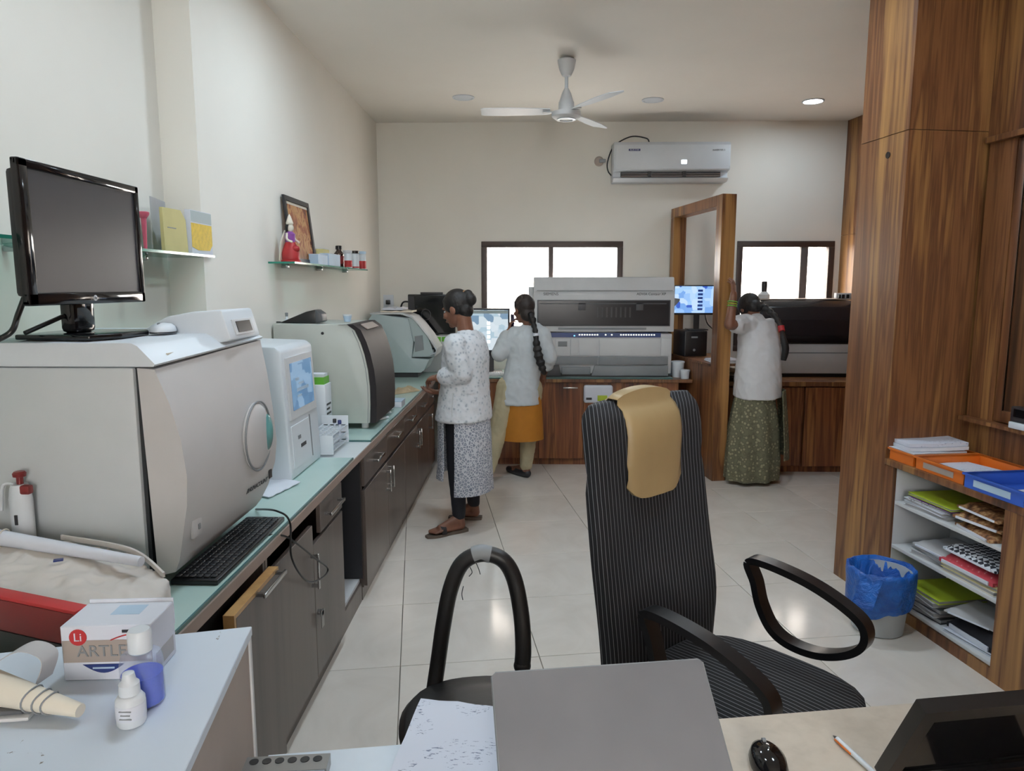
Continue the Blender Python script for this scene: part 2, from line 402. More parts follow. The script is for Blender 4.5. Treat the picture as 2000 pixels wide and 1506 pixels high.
# ------------------------------------------------------------------ the room
XL, XN, YB, ZC = -1.43, -1.59, 7.0, 3.13
YF = -2.6                                   # unseen front wall, with an opening added for fill daylight
def struct(name, mb, mat): return solo(name, mb, mat, kind='structure')
# floor of large tiles laid askew
floor = thing('floor', None, None, (0, 2, 0), kind='structure')
part('floor_screed', MB().span((-1.75, YF - 0.2, -0.12), (4.2, YB + 0.2, -0.0085)), 'grout', floor)
TO = oz(787, 1181, 0); TS = 0.6
tile_me = MB().box((0, 0, -0.005), (TS - 0.003, TS - 0.003, 0.010), SKA, 0.0012, 1).mesh(); tile_me.materials.append(MATS['tile'])
for i in range(-3, 9):
    for j in range(-7, 8):
        c = TO + E * (TS * (i + 0.5)) + D * (TS * (j + 0.5))
        if not (-1.2 < c.x < 3.7 and 0.3 < c.y < 6.75): continue
        o = bpy.data.objects.new('floor_tile', tile_me); COL.objects.link(o); o.parent = floor; o.location = (c.x, c.y - 2, 0)
part('floor_screed_front', MB().span((-1.6, YF, -0.008), (4.0, 0.25, -0.001)), 'tile', floor)
struct('ceiling', MB().span((-1.75, YF - 0.2, ZC), (4.2, YB + 0.2, ZC + 0.12)), 'ceiling_paint')
# left wall: near part stands back, far part juts out
YJ = ox(386, 300, XL).y
struct('wall_left', MB().prism([(XN, YF - 0.1), (XN, YJ), (XL, YJ), (XL, YB), (-1.8, YB), (-1.8, YF - 0.1)], 'z', 0, ZC), 'wall_paint')
# back wall with two window openings
WIN = [(oy(940, 472, YB).x, oy(1217, 472, YB).x), (oy(1440, 472, YB).x, 2.92)]
WZ0, WZ1 = 0.98, 2.03
xs = [-1.43, WIN[0][0], WIN[0][1], WIN[1][0], WIN[1][1], 4.1]
m = MB()
for a, b in ((xs[0], xs[1]), (xs[2], xs[3]), (xs[4], xs[5])): m.span((a, YB, 0), (b, YB + 0.16, ZC))
for a, b in ((xs[1], xs[2]), (xs[3], xs[4])):
    m.span((a, YB, 0), (b, YB + 0.16, WZ0)); m.span((a, YB, WZ1), (b, YB + 0.16, ZC))
struct('wall_back', m, 'wall_paint')
# front wall behind the camera; bare opening added and sized to brighten the room
m = MB(); m.span((-1.59, YF - 0.16, 0), (4.1, YF, 1.0)); m.span((-1.59, YF - 0.16, 2.6), (4.1, YF, ZC)); m.span((-1.59, YF - 0.16, 1.0), (0.1, YF, 2.6)); m.span((0.95, YF - 0.16, 1.0), (4.1, YF, 2.6))
struct('wall_front', m, 'wall_paint')
# windows: two sliding sashes each in a dark frame
def window(n, x0, x1, xm, wide):
    t = thing('window_%d' % n, None, None, ((x0 + x1) / 2, YB + 0.04, WZ0), kind='structure')
    f = 0.055; y0, y1 = YB - 0.012, YB + 0.09
    m = MB(); m.span((x0, y0, WZ1 - f), (x1, y1, WZ1), 0.004); m.span((x0, y0, WZ0), (x1, y1, WZ0 + f), 0.004)
    m.span((x0, y0, WZ0 + f), (x0 + f, y1, WZ1 - f), 0.004); m.span((x1 - f, y0, WZ0 + f), (x1, y1, WZ1 - f), 0.004)
    part('window_frame', m, 'brown_frame', t)
    part('mullion', MB().span((xm - wide / 2, y0 + 0.01, WZ0 + f), (xm + wide / 2, y1, WZ1 - f), 0.003), 'grey_frame' if n == 2 else 'brown_frame', t)
    part('pane', MB().span((x0 + f, YB + 0.03, WZ0 + f), (xm - wide / 2, YB + 0.036, WZ1 - f)), 'frosted', t)
    part('pane', MB().span((xm + wide / 2, YB + 0.05, WZ0 + f), (x1 - f, YB + 0.056, WZ1 - f)), 'clear_pane' if n == 1 else 'frosted', t)
window(1, WIN[0][0], WIN[0][1], oy(1076, 520, YB).x, 0.045)
window(2, WIN[1][0], WIN[1][1], oy(1570, 520, YB).x, 0.07)

# ---- right side: tall walnut-clad block, recess above a low shelf unit, clad wall beyond
A = oz(1628, 1120, 0); A.z = 0
Bc = A - D * 0.37                              # near corner of the block
def F3(u, v, z=0.0): return Bc + D * u + E * v + Z3 * z      # u along the wall (away), v into it
def fpoly(pts): return [(F3(u, v).x, F3(u, v).y) for u, v in pts]
part_w = thing('wall_partition', None, None, (A.x, A.y, 0), kind='structure')
part('core', MB().prism(fpoly([(0.012, 0.012), (0.36, 0.012), (0.36, 1.9), (0.012, 1.9)]), 'z', 0, ZC), 'walnut', part_w)
ZJ = 2.33
for za, zb in ((0, ZJ - 0.002), (ZJ + 0.002, ZC)):
    part('panel', MB().prism(fpoly([(0.0, 0.0), (0.37, 0.0), (0.37, 0.012), (0.0, 0.012)]), 'z', za, zb), 'walnut', part_w)
    part('panel', MB().prism(fpoly([(0.0, 0.012), (0.012, 0.012), (0.012, 0.62), (0.0, 0.62)]), 'z', max(za, 0.0), zb), 'walnut', part_w)
    part('panel', MB().prism(fpoly([(0.36, 0.012), (0.37, 0.012), (0.37, 1.9), (0.36, 1.9)]), 'z', za, zb), 'walnut', part_w)
h = opl(1735, 303, Bc, E)
part('cable_hole', MB().cyl(h - E * 0.004, h + E * 0.02, 0.016), 'black_plastic', part_w)
# far clad wall (right of the second window)
P7 = oy(1650, 238, YB); P7 = Vector((P7.x + 0.03, YB, 0)); wr = thing('wall_right', None, None, (P7.x, 6.0, 0), kind='structure')
def G3(u, v): p = P7 - D * u + E * v; return (p.x, p.y)
for za, zb in ((0, ZJ - 0.25), (ZJ - 0.247, ZC)):
    for ua, ub in ((-0.05, 0.55), (0.553, 1.25), (1.253, 2.0), (2.003, 2.75)):
        part('panel', MB().prism([G3(ua, 0), G3(ub, 0), G3(ub, 0.014), G3(ua, 0.014)], 'z', za, zb), 'walnut', wr)
part('core', MB().prism([G3(-0.1, 0.016), G3(3.1, 0.016), G3(3.1, 0.15), G3(-0.1, 0.15)], 'z', 0, ZC), 'walnut', wr)
# recess wall with framed cupboard doors
RV = 0.40
rec = thing('wall_recess', None, None, tuple(F3(-0.8, RV)), kind='structure')
def rbox(u0, u1, v0, v1, z0, z1, bev=0.0):
    return MB().prism(fpoly([(u0, v0), (u1, v0), (u1, v1), (u0, v1)]), 'z', z0, z1, bev)
part('backing', rbox(-6.0, -0.002, RV + 0.05, RV + 0.2, 0, ZC), 'walnut', rec)
LZ = opl(1905, 815, F3(0, RV), E).z
zt = opl(1960, 275, F3(0, RV), E).z
part('ledge', rbox(-2.2, -0.03, RV - 0.045, RV + 0.05, LZ - 0.018, LZ), 'walnut_y', rec)
part('cladding', rbox(-2.2, -0.002, RV + 0.01, RV + 0.05, 0, LZ - 0.02), 'walnut', rec)
part('cladding', rbox(-2.2, -0.002, RV + 0.01, RV + 0.05, zt + 0.03, ZC), 'walnut', rec)
part('cornice', rbox(-2.2, -0.03, RV - 0.03, RV + 0.05, zt, zt + 0.028, 0.004), 'walnut_y', rec)
part('stile', rbox(-0.19, -0.03, RV, RV + 0.05, LZ, zt), 'walnut', rec)
part('stile', rbox(-0.97, -0.86, RV, RV + 0.05, LZ, zt), 'walnut', rec)
for u0 in (-0.52, -0.845):
    dr = part('cupboard_door', rbox(u0 + 0.005, u0 + 0.325, RV + 0.012, RV + 0.045, LZ + 0.004, zt - 0.004), 'walnut', rec)
    m = rbox(u0 + 0.005, u0 + 0.05, RV, RV + 0.012, LZ + 0.004, zt - 0.004, 0.003)
    for e in ((u0 + 0.28, u0 + 0.325, LZ + 0.004, zt - 0.004), (u0 + 0.05, u0 + 0.28, LZ + 0.004, LZ + 0.06), (u0 + 0.05, u0 + 0.28, zt - 0.06, zt - 0.004)):
        m.prism(fpoly([(e[0], RV), (e[1], RV), (e[1], RV + 0.012), (e[0], RV + 0.012)]), 'z', e[2], e[3], 0.003)
    part('door_frame', m, 'walnut', dr)
    part('door_pane', rbox(u0 + 0.05, u0 + 0.28, RV + 0.004, RV + 0.007, LZ + 0.06, zt - 0.06), 'clear_pane', dr)
struct('wall_right_front', MB().prism(fpoly([(-6.2, RV + 0.2), (-2.2, RV + 0.2), (-2.2, RV + 0.3), (-6.2, RV + 0.3)]), 'z', 0, ZC), 'wall_paint')

# ------------------------------------------------------------------ ceiling lamps
def downlight(x, y, on, label, r=0.085):
    t = thing('ceiling_lamp', label, 'lamp', (x, y, ZC), 0, 'round recessed ceiling lamps')
    part('rim', MB().lathe((x, y, ZC), [(r, 0.0), (r, -0.006), (r * 0.86, -0.009), (r * 0.80, -0.004), (r * 0.80, 0)]), 'white_plastic', t)
    part('diffuser', MB().lathe((x, y, ZC), [(r * 0.78, -0.001), (r * 0.78, -0.005), (0.001, -0.0055)]), 'lamp_on' if on else 'white_plastic', t)
for px, py, on, lb in ((905, 190, 0, 'unlit round recessed ceiling lamp left of the ceiling fan'), (1275, 195, 0, 'unlit round recessed ceiling lamp above the air conditioner'), (1588, 197, 1, 'glowing round recessed ceiling lamp beside the walnut wall')):
    p = oz(px, py, ZC); downlight(p.x, p.y, on, lb, 0.09)
LX = [oz(905, 190, ZC).x, oz(1275, 195, ZC).x]
for i, y in enumerate((3.75, 2.1)):
    for x in LX:
        downlight(x, y, 1, 'lit round recessed ceiling lamp in the near half of the room', 0.13)

# ------------------------------------------------------------------ ceiling fan
c = oz(1107, 112, ZC); fx, fy = c.x, c.y
fan = thing('ceiling_fan', 'white three-blade ceiling fan on a short rod in mid room', 'fan', (fx, fy, ZC - 0.42))
part('canopy', MB().lathe((fx, fy, ZC), [(0.03, 0), (0.062, -0.02), (0.06, -0.035), (0.05, -0.08), (0.03, -0.12), (0.014, -0.125)]), 'light_grey', fan)
part('rod', MB().cyl((fx, fy, ZC - 0.12), (fx, fy, ZC - 0.25), 0.012), 'white_plastic', fan)
mo = part('motor', MB().lathe((fx, fy, ZC), [(0.014, -0.2), (0.03, -0.23), (0.048, -0.285), (0.052, -0.29), (0.055, -0.345), (0.098, -0.355), (0.1, -0.385), (0.075, -0.40), (0.001, -0.402)], 32), 'light_grey', fan)
part('trim_ring', MB().lathe((fx, fy, ZC - 0.4), [(0.062, 0.0), (0.066, -0.006), (0.045, -0.008), (0.044, 0.0)], 32), 'white_plastic', mo)
for a in (-60, 60, 180):
    a = math.radians(a); d = Vector((math.cos(a), math.sin(a), 0)); s_ = Vector((-d.y, d.x, 0)); ctr = Vector((fx, fy, ZC - 0.352))
    rings = []
    for t_, wd in ((0.11, 0.035), (0.22, 0.055), (0.42, 0.066), (0.56, 0.058), (0.58, 0.04)):
        p = ctr + d * t_
        rings.append([p - s_ * wd - Z3 * 0.010, p + s_ * wd + Z3 * 0.010, p + s_ * wd + Z3 * 0.014, p - s_ * wd - Z3 * 0.006])
    b = part('blade', MB().loft(rings), 'white_plastic', fan)
    part('blade_bracket', MB().box(ctr + d * 0.11 - Z3 * 0.004, (0.1, 0.035, 0.006), a, 0.002), 'light_grey', b)

# ------------------------------------------------------------------ air conditioner
x0 = oy(1200, 275, 6.78).x; x1 = oy(1427, 300, 6.78).x; zt_ = oy(1300, 277, 6.80).z; zb_ = oy(1300, 355, 6.85).z
ac = thing('air_conditioner', 'white wall-mounted split air conditioner above the window', 'air conditioner', ((x0 + x1) / 2, 6.99, zb_))
hh = zt_ - zb_
prof = [(6.995, zb_), (6.87, zb_), (6.82, zb_ + 0.03), (6.86, zb_ + 0.045), (6.86, zb_ + 0.085), (6.785, zb_ + 0.095), (6.775, zb_ + 0.13), (6.775, zt_ - 0.03), (6.80, zt_), (6.995, zt_)]
part('casing', MB().prism(prof, 'x', x0, x1, 0.004), 'white_plastic', ac)
part('front_panel', MB().span((x0 + 0.015, 6.768, zb_ + 0.1), (x1 - 0.012, 6.776, zt_ - 0.03), 0.003), 'white_plastic', ac)
part('outlet', MB().span((x0 + 0.07, 6.845, zb_ + 0.035), (x1 - 0.07, 6.859, zb_ + 0.087)), 'dark_grey', ac)
for dz in (0.045, 0.062):
    part('louver', MB().span((x0 + 0.075, 6.81, zb_ + dz), (x1 - 0.075, 6.845, zb_ + dz + 0.004)), 'beige_panel', ac)
for q in (0.3, 0.6):
    part('louver_clip', MB().span((x0 + (x1 - x0) * q, 6.806, zb_ + 0.04), (x0 + (x1 - x0) * q + 0.03, 6.845, zb_ + 0.085)), 'charcoal', ac)
part('logo', MB().span((x0 + 0.13, 6.764, zt_ - 0.085), (x0 + 0.235, 6.769, zt_ - 0.067)), 'navy', ac)
lettering('BLUE STAR', 0.017, (x0 + 0.183, 6.7635, zt_ - 0.076), (1, 0, 0), (0, 0, 1), 'paper', ac)
lettering('INVERTER 5', 0.022, (x1 - 0.11, 6.7665, zt_ - 0.08), (1, 0, 0), (0, 0, 1), 'mid_grey', ac)
part('indicator', MB().span((x0 + 0.61, 6.7655, zt_ - 0.2), (x0 + 0.66, 6.769, zt_ - 0.165), 0.001), 'led_white', ac)
zz = oy(1190, 310, 6.98)
pts = [oy(1268, 278, 6.97), oy(1262, 270, 6.97), oy(1232, 267, 6.97), oy(1200, 285, 6.97), oy(1187, 315, 6.97), oy(1188, 335, 6.97), oy(1200, 348, 6.97)]
part('power_cable', MB().tube(curve(pts), 0.006), 'black_plastic', ac)
sk_ = oy(1170, 315, YB - 0.012)
t = thing('wall_socket', 'small round wall socket with a plug left of the air conditioner', 'socket', tuple(sk_))
part('plate', MB().lathe((sk_.x, YB - 0.001, sk_.z), [(0.045, 0), (0.045, 0.012), (0.035, 0.02), (0.001, 0.02)], 20, (0, -1, 0)), 'beige_panel', t)
part('plug', MB().box((sk_.x + 0.03, YB - 0.035, sk_.z), (0.06, 0.035, 0.03), 0, 0.006), 'mid_grey', t)
for px, py in ((741, 588),):
    q_ = oy(px, py, YB); zc = q_.z
    t = thing('wall_socket', 'white socket plate with a black plug in the far left corner', 'socket', (XL + 0.07, YB - 0.01, zc))
    part('plate', MB().span((XL + 0.03, YB - 0.012, zc - 0.06), (XL + 0.13, YB - 0.001, zc + 0.06), 0.003), 'white_plastic', t)
    part('plug', MB().span((XL + 0.06, YB - 0.05, zc - 0.03), (XL + 0.1, YB - 0.0125, zc + 0.01), 0.005), 'black_plastic', t)

# ------------------------------------------------------------------ left run: cabinets, worktop, glass
XF, ZT = -0.815, 0.80                          # front edge and height of the counter
XC = -0.835                                    # cabinet carcass front (doors stand proud)
def handle_h(y0, y1, z, x, par):               # horizontal bar handle on the left run
    m = MB(); m.span((x + 0.024, y0, z - 0.007), (x + 0.032, y1, z + 0.007), 0.002)
    for y in (y0 + 0.012, y1 - 0.012): m.span((x, y - 0.006, z - 0.005), (x + 0.026, y + 0.006, z + 0.005))
    return part('handle', m, 'chrome', par, label='chrome bar handle')
def handle_v(y, z0, z1, x, par):
    m = MB(); m.span((x + 0.024, y - 0.007, z0), (x + 0.032, y + 0.007, z1), 0.002)
    for z in (z0 + 0.012, z1 - 0.012): m.span((x, y - 0.005, z - 0.006), (x + 0.026, y + 0.005, z + 0.006))
    return part('handle', m, 'chrome', par, label='chrome bar handle')
CZ = 0.755                                     # top of the carcass
def cabinet(y0, y1, label, parts, zbase=0.07):
    t = thing('base_cabinet', label, 'cabinet', (-1.1, (y0 + y1) / 2, 0), 0, 'dark brown cabinets under the left counter')
    m = MB(); m.span((-1.42, y0 + 0.001, zbase), (XC, y0 + 0.018, CZ)); m.span((-1.42, y1 - 0.018, zbase), (XC, y1 - 0.001, CZ))
    m.span((-1.42, y0 + 0.018, zbase), (XC, y1 - 0.018, zbase + 0.018)); m.span((-1.42, y0 + 0.018, CZ - 0.018), (XC, y1 - 0.018, CZ)); m.span((-1.42, y0 + 0.018, zbase + 0.018), (-1.405, y1 - 0.018, CZ - 0.018))
    part('carcass', m, 'dark_laminate', t)
    part('plinth', MB().span((-1.42, y0 + 0.002, 0), (XC - 0.008, y1 - 0.002, zbase - 0.001)), 'dark_laminate', t)
    for kind, a, b, za, zb, hd in parts:
        x = XC + 0.018
        o = part(kind, MB().span((XC + 0.001, a + 0.002, za + 0.002), (x, b - 0.002, zb - 0.002), 0.0015, 1), 'dark_laminate', t)
        if hd and hd[0] == 'h': handle_h(hd[1], hd[2], hd[3], x, o)
        if hd and hd[0] == 'v': handle_v(hd[1], hd[2], hd[3], x, o)
    return t
def yx(px, py, X=XC + 0.018): return ox(px, py, X).y
yA, yB, yC, yD, yE = yx(437, 1190), yx(535, 1250), yx(619, 1249), yx(672, 1100), yx(712, 960)
c1 = cabinet(1.37, yB, 'dark brown cabinet nearest the camera with a proud pale-edged door', [])
# its door stands open a crack: pale edge shows at top and near side
zA = ox(470, 1160, XC + 0.04).z
door = part('door', MB().span((XC + 0.028, yA + 0.012, 0.075), (XC + 0.046, yB - 0.004, 0.705), 0.0015, 1), 'dark_laminate', c1)
part('door_edge', MB().span((XC + 0.014, yA, 0.075), (XC + 0.045, yA + 0.0115, 0.705)), 'pale_edge', door)
part('door_edge', MB().span((XC + 0.014, yA, 0.7055), (XC + 0.045, yB - 0.004, 0.718)), 'pale_edge', door)
handle_h(yx(500, 1160, XC + 0.05), yx(545, 1140, XC + 0.05), ox(520, 1150, XC + 0.06).z, XC + 0.046, door)
zt2 = 0.56
c2 = cabinet(yB + 0.003, yD, 'dark brown double-door cabinet with keys hanging in its lock', [
    ('door', yB + 0.005, yC, 0.075, 0.70, ('v', yC - 0.035, 0.46, 0.60)),
    ('door', yC, yD, 0.075, 0.62, None),
    ('drawer', yC + 0.10, yD, 0.63, 0.75, ('h', yC + 0.16, yD - 0.06, 0.69))])
yl, zl = yx(621, 1204), ox(621, 1204, XC + 0.03).z
lk = part('lock', MB().cyl((XC + 0.018, yl, zl), (XC + 0.03, yl, zl), 0.011), 'chrome', c2)
for q in (-0.008, 0.003, 0.012):
    part('key', MB().box((XC + 0.036, yl + q, zl - 0.035), (0.003, 0.012, 0.055), 0, 0.001).cyl((XC + 0.034, yl + q, zl - 0.004), (XC + 0.038, yl + q, zl - 0.004), 0.012), 'steel', lk)
# open bay between the cabinets
t = thing('open_bay', 'open dark bay between two brown cabinets with a pale bottom shelf', 'cabinet', (-1.1, (yD + yE) / 2, 0))
part('back_panel', MB().span((-1.42, yD + 0.002, 0.0), (-1.405, yE - 0.002, CZ)), 'charcoal', t)
part('bottom_shelf', MB().span((-1.40, yD + 0.002, 0.10), (XC - 0.02, yE - 0.002, 0.118)), 'light_grey', t)
part('plinth', MB().span((-1.40, yD + 0.002, 0.0), (XC - 0.01, yE - 0.002, 0.098)), 'dark_laminate', t)
part('side_liner', MB().span((-1.40, yE - 0.008, 0.12), (XC - 0.002, yE - 0.002, CZ)), 'charcoal', t)
# far cabinets: two drawers over two doors each
ys = [yE, yx(756, 880), yx(790, 850), yx(814, 815), yx(836, 790), 6.2]
def two(i, label):
    a, b, c = ys[i], ys[i + 1], ys[i + 2]
    return cabinet(a + 0.002, c, label, [
        ('drawer', a + 0.003, b, 0.60, 0.75, ('h', (a + b) / 2 - 0.09, (a + b) / 2 + 0.09, 0.685)), ('drawer', b, c, 0.60, 0.75, ('h', (b + c) / 2 - 0.08, (b + c) / 2 + 0.08, 0.685)),
        ('door', a + 0.003, b, 0.075, 0.585, ('v', b - 0.05, 0.42, 0.55)), ('door', b, c, 0.075, 0.585, ('v', b + 0.05, 0.42, 0.55))])
two(0, 'dark brown cabinet with two drawers over two doors beyond the open bay')
two(2, 'dark brown cabinet with drawers beside the standing woman in patterned tunic')
cabinet(ys[4] + 0.002, ys[5], 'dark brown cabinet at the far end of the left counter', [('drawer', ys[4] + 0.004, ys[5], 0.60, 0.75, ('h', ys[4] + 0.1, ys[5] - 0.2, 0.685)), ('door', ys[4] + 0.004, ys[5], 0.075, 0.585, ('v', ys[4] + 0.06, 0.42, 0.55))])
t = thing('worktop', 'long pale worktop running along the left wall', 'worktop', (-1.1, 4, 0.757))
part('slab', MB().span((-1.425, 1.36, 0.757), (XF - 0.006, 6.99, 0.788)), 'counter_board', t)
part('edge_band', MB().span((XF - 0.006, 1.36, 0.755), (XF, 6.28, 0.789)), 'counter_edge', t)
yg1 = oz(700, 893, 0.8).y; yg0 = oz(692, 859, 0.8).y
GT = 0.798
def glass_top(y0, y1, label):
    t = thing('glass_sheet', label, 'glass sheet', (-1.1, (y0 + y1) / 2, 0.7885), 0, 'green glass sheets on the left counter')
    part('surface', MB().span((-1.42, y0 + 0.004, 0.7885), (XF - 0.012, y1 - 0.004, GT)), 'counter_glass', t)
    part('front_edge', MB().span((XF - 0.012, y0, 0.789), (XF - 0.006, y1, GT)), 'glass_edge', t)
    part('end_edge', MB().span((-1.42, y0, 0.789), (XF - 0.012, y0 + 0.004, GT)), 'glass_edge', t)
glass_top(1.37, yg1, 'green-tinted glass sheet under the big white analyzer')
glass_top(max(yg0, yg1 + 0.05), 6.98, 'green-tinted glass sheet under the far left analyzers')

# ------------------------------------------------------------------ back counter, partition with frame, right counter
yb = oz(1000, 738, ZT).y
xp0 = oz(1390, 940, 0).x; xp1 = oz(1413, 940, 0).x; yp = oz(1413, 940, 0).y
def pX(y): return xp0 - SK * (y - yp)           # left face of the skewed partition
def cab_back(x0, x1, label, doors, yf=yb + 0.04, z1=0.757):
    t = thing('base_cabinet', label, 'cabinet', ((x0 + x1) / 2, 6.65, 0), 0, 'walnut cabinets under the back counter')
    part('carcass', MB().span((x0, yf + 0.019, 0.06), (x1, 6.985, z1)), 'red_walnut', t)
    part('plinth', MB().span((x0, yf + 0.03, 0.0), (x1, 6.98, 0.059)), 'red_walnut', t)
    for a, b, za, zb, hx in doors:
        o = part('door', MB().span((a + 0.002, yf, za + 0.002), (b - 0.002, yf + 0.018, zb - 0.002), 0.0015, 1), 'red_walnut', t)
        if hx is not None:
            m = MB()
            if hx[0] == 'h':
                m.span((hx[1], yf - 0.032, hx[2] - 0.006), (hx[1] + 0.13, yf - 0.024, hx[2] + 0.006), 0.002)
                for q in (0.012, 0.118): m.span((hx[1] + q - 0.005, yf - 0.026, hx[2] - 0.004), (hx[1] + q + 0.005, yf, hx[2] + 0.004))
            else:
                m.span((hx[1] - 0.006, yf - 0.032, hx[2]), (hx[1] + 0.006, yf - 0.024, hx[2] + 0.16), 0.002)
                for q in (0.012, 0.148): m.span((hx[1] - 0.004, yf - 0.026, hx[2] + q - 0.005), (hx[1] + 0.004, yf, hx[2] + q + 0.005))
            part('handle', m, 'chrome', o)
xa, xb_, xc_ = -0.80, oy(1052, 850, yb).x, oy(1135, 850, yb).x
cab_back(xa, xb_, 'walnut cabinet in the back corner behind the woman in mustard tunic', [(xa, -0.35, 0.06, 0.755, None), (-0.35, xb_, 0.06, 0.755, None)])
cab_back(xb_ + 0.002, 0.86, 'walnut cabinet left half below the large immunoassay machine', [(xb_, xc_ + 0.02, 0.06, 0.755, ('h', oy(1100, 758, yb).x, oy(1100, 758, yb).z)), (xc_ + 0.02, 0.86, 0.06, 0.755, None)])
cab_back(0.862, pX(6.99) - 0.005, 'walnut cabinet between the large machine and the framed partition', [(0.862, 1.2, 0.06, 0.755, None), (1.2, pX(6.99) - 0.005, 0.06, 0.755, None)])
m = MB().prism([(XF + 0.002, yb), (pX(yb) - 0.002, yb), (pX(6.985) - 0.002, 6.985), (XF + 0.002, 6.985)], 'z', 0.759, 0.788, 0.002, 1)
solo('worktop', m, 'walnut_x', 'walnut worktop along the back wall under the window', 'worktop')
t = thing('glass_sheet', 'dark glass sheet under the large immunoassay machine', 'glass sheet', (0.3, 6.6, 0.789))
part('surface', MB().span((-0.75, yb + 0.03, 0.7885), (1.29, 6.98, GT)), 'counter_glass', t)
part('front_edge', MB().span((-0.75, yb + 0.024, 0.7885), (1.29, yb + 0.03, GT)), 'glass_edge', t)
# partition
PT = oy(1425, 378, yp).z; PW = xp1 - xp0 + 0.02
pt = thing('partition', 'low walnut partition carrying a tall open walnut frame', 'partition', (xp0, 6.4, 0))
def Pq(u, v): p = Vector((xp0, yp, 0)) + D * u + E * v; return (p.x, p.y)
LEN = (6.985 - yp) / math.cos(SKA) - 0.02
part('post', MB().prism([Pq(0, 0), Pq(0, PW), Pq(0.11, PW), Pq(0.11, 0)], 'z', 0, PT, 0.002, 1), 'walnut', pt)
part('post', MB().prism([Pq(LEN - 0.09, 0), Pq(LEN - 0.09, PW), Pq(LEN, PW), Pq(LEN, 0)], 'z', 0, PT - 0.085, 0.002, 1), 'walnut', pt)
part('top_beam', MB().prism([Pq(0.11, 0), Pq(0.11, PW), Pq(LEN, PW), Pq(LEN, 0)], 'z', PT - 0.085, PT, 0.002, 1), 'walnut_y', pt)
ZL = 0.965
part('low_panel', MB().prism([Pq(0.11, 0.006), Pq(0.11, PW - 0.006), Pq(LEN - 0.09, PW - 0.006), Pq(LEN - 0.09, 0.006)], 'z', 0, ZL - 0.02), 'walnut', pt)
part('ledge', MB().prism([Pq(0.112, 0), Pq(0.112, 0.42), Pq(LEN - 0.092, 0.42), Pq(LEN - 0.092, 0)], 'z', ZL - 0.02, ZL, 0.002, 1), 'walnut_y', pt)
# right-hand counter
x_r0 = pX(6.2) + 0.16; yr = oz(1600, 925, 0).y
def g_at(y): return P7.x + SK * (YB - y)        # face of the far clad wall
def cab_right(x0, x1, label, dx, ang=0.0):
    t = thing('base_cabinet', label, 'cabinet', ((x0 + x1) / 2, 6.6, 0), 0, 'walnut cabinets under the right counter')
    part('carcass', MB().span((x0, yr + 0.05, 0.06), (x1, 6.985, 0.757)), 'red_walnut', t)
    part('plinth', MB().span((x0, yr + 0.06, 0.0), (x1, 6.98, 0.059)), 'red_walnut', t)
    for a, b, rot in dx:
        part('door', MB().box(((a + b) / 2, yr + 0.03 + abs(rot) * (b - a) / 2 * -1, 0.405), (b - a - 0.004, 0.018, 0.688), rot, 0.0015, 1), 'red_walnut', t)
xs1 = oy(1568, 850, yr).x
cab_right(x_r0, xs1, 'walnut cabinet left of the seam below the dark-visor analyzer', [(x_r0, 2.05, 0), (2.05, xs1, 0)])
cab_right(xs1 + 0.002, 2.93, 'walnut cabinet with a slightly open door by the walnut wall', [(xs1 + 0.004, 2.76, 0.05), (2.78, 2.93, 0)])
m = MB().prism([(x_r0, yr), (g_at(yr) - 0.01, yr), (g_at(6.985) - 0.01, 6.985), (x_r0, 6.985)], 'z', 0.759, 0.798, 0.002, 1)
solo('worktop', m, 'walnut_x', 'walnut worktop right of the framed partition', 'worktop')

# ------------------------------------------------------------------ big white analyzer (near left)
def interp_profile(pn, pf, y0, y1, n=6):
    rings = []
    for i in range(n + 1):
        t_ = i / n; y = y0 + (y1 - y0) * t_
        rings.append([(a[0] + (b[0] - a[0]) * t_, y, a[1] + (b[1] - a[1]) * t_) for a, b in zip(pn, pf)])
    return rings
def xat(px, Y, py=800): return oy(px, py, Y).x
def zat(py, Y, px=500): return oy(px, py, Y).z
def side(pts, Y): return [(oy(px, py, Y).x, oy(px, py, Y).z) for px, py in pts]
N0, N1 = 1.80, 2.36
zb1 = 0.835
an = thing('analyzer', 'big white hematology analyzer with curved front and monitor on top', 'analyzer', (-1.15, 2.08, zb1 - 0.035))
xs_ = xat(277, N0, 900)
zl_ = zat(716, N0, 270)
part('body', MB().span((-1.425, N0, zb1), (xs_ - 0.006, N1, zl_ - 0.003), 0.006), 'machine_grey', an)
part('seam', MB().span((xs_ - 0.008, N0 + 0.012, zb1 + 0.01), (xs_ + 0.004, N1 - 0.012, zl_ - 0.005)), 'seam', an)
near = side([(300, 722), (330, 790), (352, 860), (364, 930), (364, 990), (356, 1050), (350, 1095), (342, 1118)], N0)
far_ = side([(509, 664), (523, 730), (534, 800), (541, 860), (538, 900), (525, 945), (510, 975), (500, 988)], N1)
pn = [(xs_ + 0.003, zl_ - 0.004)] + near + [(xs_ + 0.02, zb1)]
pf = [(xs_ + 0.003, far_[0][1])] + far_ + [(xs_ + 0.02, zb1)]
fc = part('front_cover', MB().loft(interp_profile(pn, pf, N0 + 0.003, N1 - 0.003, 10)), 'machine_front', an, sharp=50)
